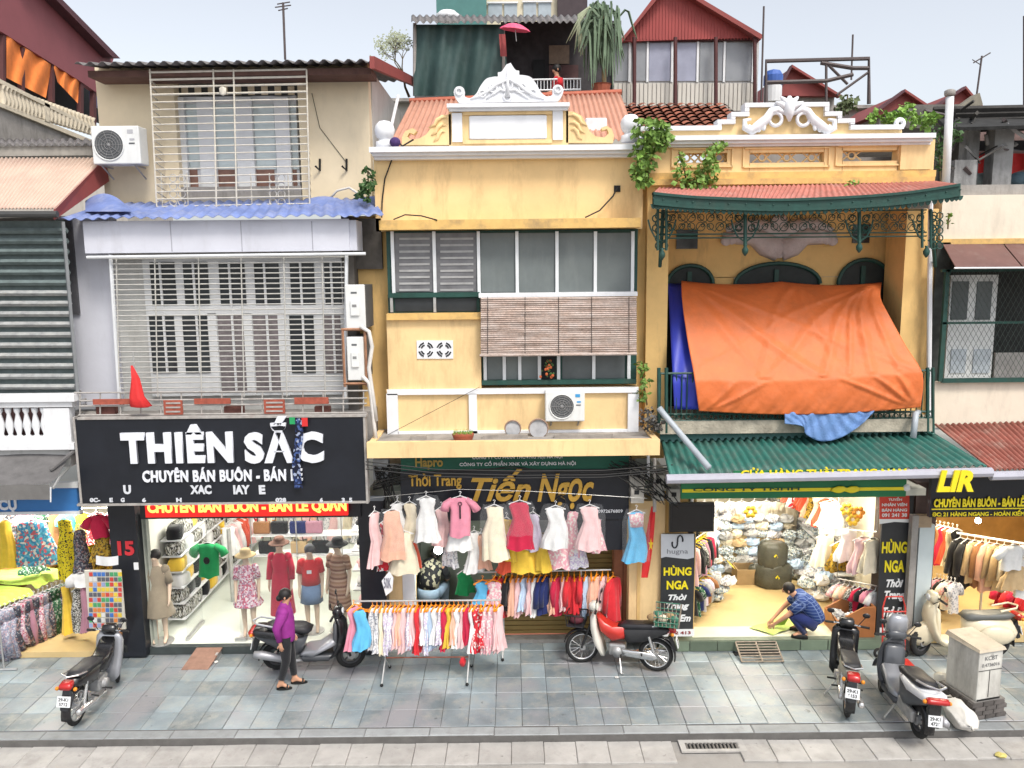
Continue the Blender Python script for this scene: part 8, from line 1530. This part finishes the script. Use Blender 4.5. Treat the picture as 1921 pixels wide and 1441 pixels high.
MB().path([(hx[0], Yh + .05, .12), (hx[0], Yh + .12, .9), (hx[0] + .05, Yh + .14, 1.08), (hx[2] - .05, Yh + .14, 1.08), (hx[2], Yh + .12, .9), (hx[2], Yh + .05, .12)], .014, 6).build('frame', ht_m, ht); MB().path([(hx[1], Yh + .05, .12), (hx[1], Yh + .12, .85)], .012, 6).build('centre_bar', ht_m, ht)
for z_ in (.4, .84): MB().path([(hx[0], Yh + .08, z_), (hx[2], Yh + .08, z_)], .012, 6).build('cross_bar', ht_m, ht)
MB().box(hx[0] - .02, hx[2] + .04, Yh - .22, Yh + .02, .02, .03).build('toe_plate', ht_m, ht)
for x in (hx[0] - .03, hx[2] + .03): MB().torus((x, Yh + .12, .09), .065, .025, 'y', 16, 6).build('wheel', rubber, ht, True)
rp = thing('ramp', 'rusty brown plate ramp at the dress shop step', 'ramp', gr(372, 1250)); a0, a1 = gr(340, 1256, .006), gr(390, 1256, .006); z_ = FZ - .01
MB().add([a0, a1, (a1.x + .06, 13.15, z_), (a0.x + .06, 13.15, z_)] + [tuple(Vector(p) + Vector((0, 0, -.012))) for p in (a0, a1)] + [(a1.x + .06, 13.15, z_ - .02), (a0.x + .06, 13.15, z_ - .02)], [(0, 1, 2, 3), (7, 6, 5, 4), (0, 4, 5, 1), (1, 5, 6, 2), (2, 6, 7, 3), (3, 7, 4, 0)]).build('plate', mat('rust_plate', (.26, .15, .11), .8, .2, 8, .2, dirt=.4, dcol=(.15, .08, .05)), rp); MB().box(a1.x, a1.x + .04, 12.95, 13.14, .005, z_ - .03).build('support', steel, rp)
gp_ = thing('grate_ramp', 'rusty bar grate ramp at the bright shop step', 'ramp', gr(1425, 1244)); gx0, gx1 = gr(1392, 1244).x, gr(1470, 1244).x; gy = gr(1430, 1244).y; gm_ = mat('rusty_bar', (.28, .23, .18), .7, .3, 12, .2)
for k in range(8): f = k / 7; MB().path([(gx0, gy + (13.05 - gy) * f, .03 + .15 * f), (gx1, gy + (13.05 - gy) * f, .03 + .15 * f)], .012, 5).build('grate_bar', gm_, gp_)
for k in range(3): x = gx0 + (gx1 - gx0) * k / 2; MB().path([(x, gy, .02), (x, 13.05, .17)], .016, 5).build('grate_rail', gm_, gp_)
MB().box(gx0 - .05, gx1 + .05, 12.9, 13.04, .0, .012).build('drain_plate', dark, gp_)
lit = mat('litter_white', (.65, .63, .6), .7, .15)
for i, (x, y, r, lb) in enumerate(((1850, 1372, .07, 'crumpled white litter below the utility cabinet'), (1878, 1420, .06, 'yellowish litter scrap at the lower right of the road'), (1157, 1272, .03, 'small white scrap before the old red motorbike'), (590, 1240, .03, 'tiny scrap left of the walking woman'), (1860, 1210, .05, 'white paper strip right of the utility cabinet'), (405, 1243, .03, 'small pale scrap right of the rust ramp'))):
    v = gr(x, y, -.1 if y > 1360 else .005); q_ = random.Random(i); b = MB(); b.ball((v.x, v.y, v.z + r * .3), r, 8, 5, (1.3, .9, .5)); b.v = [(a + q_.uniform(-.3, .3) * r, c + q_.uniform(-.3, .3) * r, d + q_.uniform(0, .25) * r) for a, c, d in b.v]; tag(b.build('litter', lit if i != 1 else mat('litter_yellow', (.55, .47, .15), .7, .2)), lb, 'litter', 'litter on the ground')

# ================================================================== PLANTS
def leafy(name, label, blobs, Y, n, size, m, stems=None, cat='plant', seed=1, group=None, droop=0):
    t = thing(name, label, cat, at(blobs[0][0], blobs[0][1] + blobs[0][3], Y), group); q_ = random.Random(seed); b = MB()
    for (x, y, rx, ry, w_) in blobs:
        for k in range(int(n * w_)):
            a = q_.uniform(0, 6.28); r = q_.random() ** .5; p = at(x + rx * r * math.cos(a), y + ry * r * math.sin(a), Y + q_.uniform(-.18, .12)); s = size * q_.choice((.45, .6, .8, 1.0, 1.25)) * q_.uniform(.85, 1.15)
            d = Vector((q_.gauss(0, 1), q_.gauss(-.6, .7), q_.gauss(-.3 - droop, .6))).normalized(); u = d.cross(Vector((q_.gauss(0, 1), q_.gauss(0, 1), q_.gauss(0, 1)))).normalized() * s * .42
            mid = p + d * s * .5; nn = d.cross(u).normalized() * s * .12
            b.add([p, mid + u, p + d * s, mid - u, mid + nn], [(0, 1, 4), (1, 2, 4), (2, 3, 4), (3, 0, 4)])
    b.build('foliage', m, t)
    sm = mat('plant_stem', (.16, .12, .06), .8, .2)
    for pts in (stems or []): MB().path([at(*p_, Y + .03) for p_ in pts], .014, 5).build('stem', sm, t)
    return t
leafy('climbing_vine', 'bright green vine hanging at the joint of the two yellow houses', [(1222, 242, 34, 22, 1.2), (1210, 285, 22, 30, 1), (1205, 325, 20, 22, .8), (1240, 262, 18, 18, .5)], 13.15, 165, .12, leafm, [[(1218, 350), (1214, 300), (1220, 240)]], seed=2, droop=.6)
leafy('climbing_vine', 'green vine climbing the parapet of the weathered yellow house', [(1290, 330, 24, 22, .9), (1325, 325, 22, 22, .9), (1332, 296, 14, 18, .5), (1350, 275, 10, 10, .3), (1275, 300, 8, 18, .3), (1315, 345, 30, 8, .4)], 13.2, 130, .1, leafm, [[(1310, 350), (1325, 310), (1352, 270)], [(1290, 350), (1282, 310), (1274, 285)]], seed=3, droop=.2)
leafy('wall_shrub', 'dark green grassy shrub at the corner above the blue awning', [(690, 340, 12, 26, .6), (686, 362, 12, 14, .4)], 13.4, 150, .09, leafd, [[(692, 370), (690, 320)]], seed=4)
leafy('wall_shrub', 'small fern at the corner below the yellow window sills', [(1202, 742, 12, 10, .4), (1204, 690, 8, 12, .3), (1212, 715, 8, 8, .2)], 13.25, 110, .09, leafm, [[(1214, 760), (1203, 690)]], seed=5)
leafy('wall_shrub', 'dry grey plant clump at the end of the yellow canopy', [(1216, 785, 18, 22, .7), (1228, 800, 14, 10, .4)], 12.85, 150, .08, mat('dry_leaf', (.10, .095, .09), .8, .3), [[(1215, 810), (1217, 770)]], seed=6)
leafy('roof_shrub', 'leafy green shrub behind the right end of the parapet', [(1665, 222, 40, 12, .8), (1730, 226, 26, 16, .6), (1700, 205, 14, 12, .3)], 15.2, 170, .12, leafm, [[(1690, 240), (1690, 205)]], seed=7)
leafy('roof_shrub', 'dusty green shrub under the bare roof scaffold', [(1590, 195, 18, 18, .6), (1575, 205, 12, 10, .3)], 16, 130, .11, mat('dusty_leaf', (.12, .15, .07), .8, .3), [[(1588, 215), (1590, 180)]], seed=8)
leafy('roof_shrub', 'dark mossy shrub behind the white vent pipe', [(1755, 262, 14, 34, .6), (1790, 250, 12, 22, .4), (1765, 300, 10, 24, .3)], 14.6, 150, .1, leafd, [[(1765, 345), (1760, 250)]], seed=9)
leafy('wall_shrub', 'tiny weed on the ledge above the red canopy sheet', [(1600, 342, 14, 5, .3)], 13.2, 60, .07, leafm, [[(1598, 348), (1602, 338)]], seed=10)
leafy('wall_shrub', 'small weed on the cream wall beside the canopy bracket', [(1780, 412, 6, 16, .3)], 13.3, 60, .07, leafm, [[(1778, 430), (1780, 400)]], seed=11)
leafy('wall_shrub', 'small weed behind the left ball finial', [(728, 250, 8, 10, .3)], 13.7, 50, .08, leafd, [[(728, 262), (730, 245)]], seed=14)
# drooping strap plant on the roof
dp = thing('drooping_plant', 'big drooping strap leaved plant on the rooftop shed', 'plant', at(1130, 175, 18)); q_ = random.Random(12); b = MB()
for k in range(110):
    x0, y0 = 1128 + q_.gauss(0, 14), 30 + q_.uniform(-14, 40); sgn = q_.uniform(-1, 1); ln = q_.uniform(50, 105) if abs(sgn) < .75 else q_.uniform(30, 55); Yq = 18 + q_.uniform(-.35, .35)
    pts = [at(x0 + sgn * 38 * (f ** .7) * (.5 if abs(sgn) < .7 else 1.0) * (1 if sgn > 0 else 1.15), y0 - 26 * math.sin(math.pi * min(f * 1.5, 1)) * (1 - .3 * abs(sgn)) + ln * f ** 1.7, Yq) for f in (0, .2, .4, .6, .8, 1)]
    b.path(pts, [.022, .03, .032, .028, .022, .006], 3, False)
b.build('foliage', mat('strap_leaf', (.13, .19, .12), .6, .3, 4, .1), dp)
b = MB()
for k in range(7):
    y1 = q_.uniform(70, 105); x1 = 1068 + q_.uniform(-8, 30); b.path([at(1128, 30, 17.9), at(1105, 14, 17.8), at(1085, 28 + k * 3, 17.75), at(x1, y1, 17.75)], [.03, .03, .025, .008], 5)
b.build('long_shoots', mat('pale_shoot', (.32, .36, .24), .7, .2), dp, True)
MB().path([at(1134, 178, 18), at(1132, 100, 18), at(1128, 30, 18)], .05, 8).build('stem', MATS['plant_stem'], dp); v = at(1128, 172, 17.9); MB().lathe([(.14, 0), (.2, .28), (.22, .3)], (v.x, v.y, v.z - .15), 12).build('pot', terra, dp)
bt = thing('bare_tree', 'thin pale leaved tree left of the green tarpaulin', 'tree', at(758, 175, 19)); b = MB(); lf = MB(); q_ = random.Random(31)
def br(p, d, ln, r, k):
    e = p + d * ln; b.path([p, p.lerp(e, .5) + Vector((q_.uniform(-.03, .03), 0, q_.uniform(-.03, .03))), e], [r, r * .8, r * .6], 5)
    if k:
        for j in range(3): br(e, (d + Vector((q_.gauss(0, .5), q_.gauss(0, .3), q_.gauss(.1, .35)))).normalized(), ln * .68, r * .55, k - 1)
    if k < 2:
        for j in range(5):
            pp_ = e + Vector((q_.gauss(0, .08), q_.gauss(0, .08), q_.gauss(0, .08))); s = .045; lf.add([pp_, pp_ + Vector((s, 0, s * .4)), pp_ + Vector((s * .2, .01, s))], [(0, 1, 2)])
br(at(768, 182, 19), Vector((-.25, 0, 1)).normalized(), .5, .035, 4); b.build('trunk', MATS['plant_stem'], bt); lf.build('crown', mat('pale_leaf', (.3, .33, .22), .7, .3), bt)
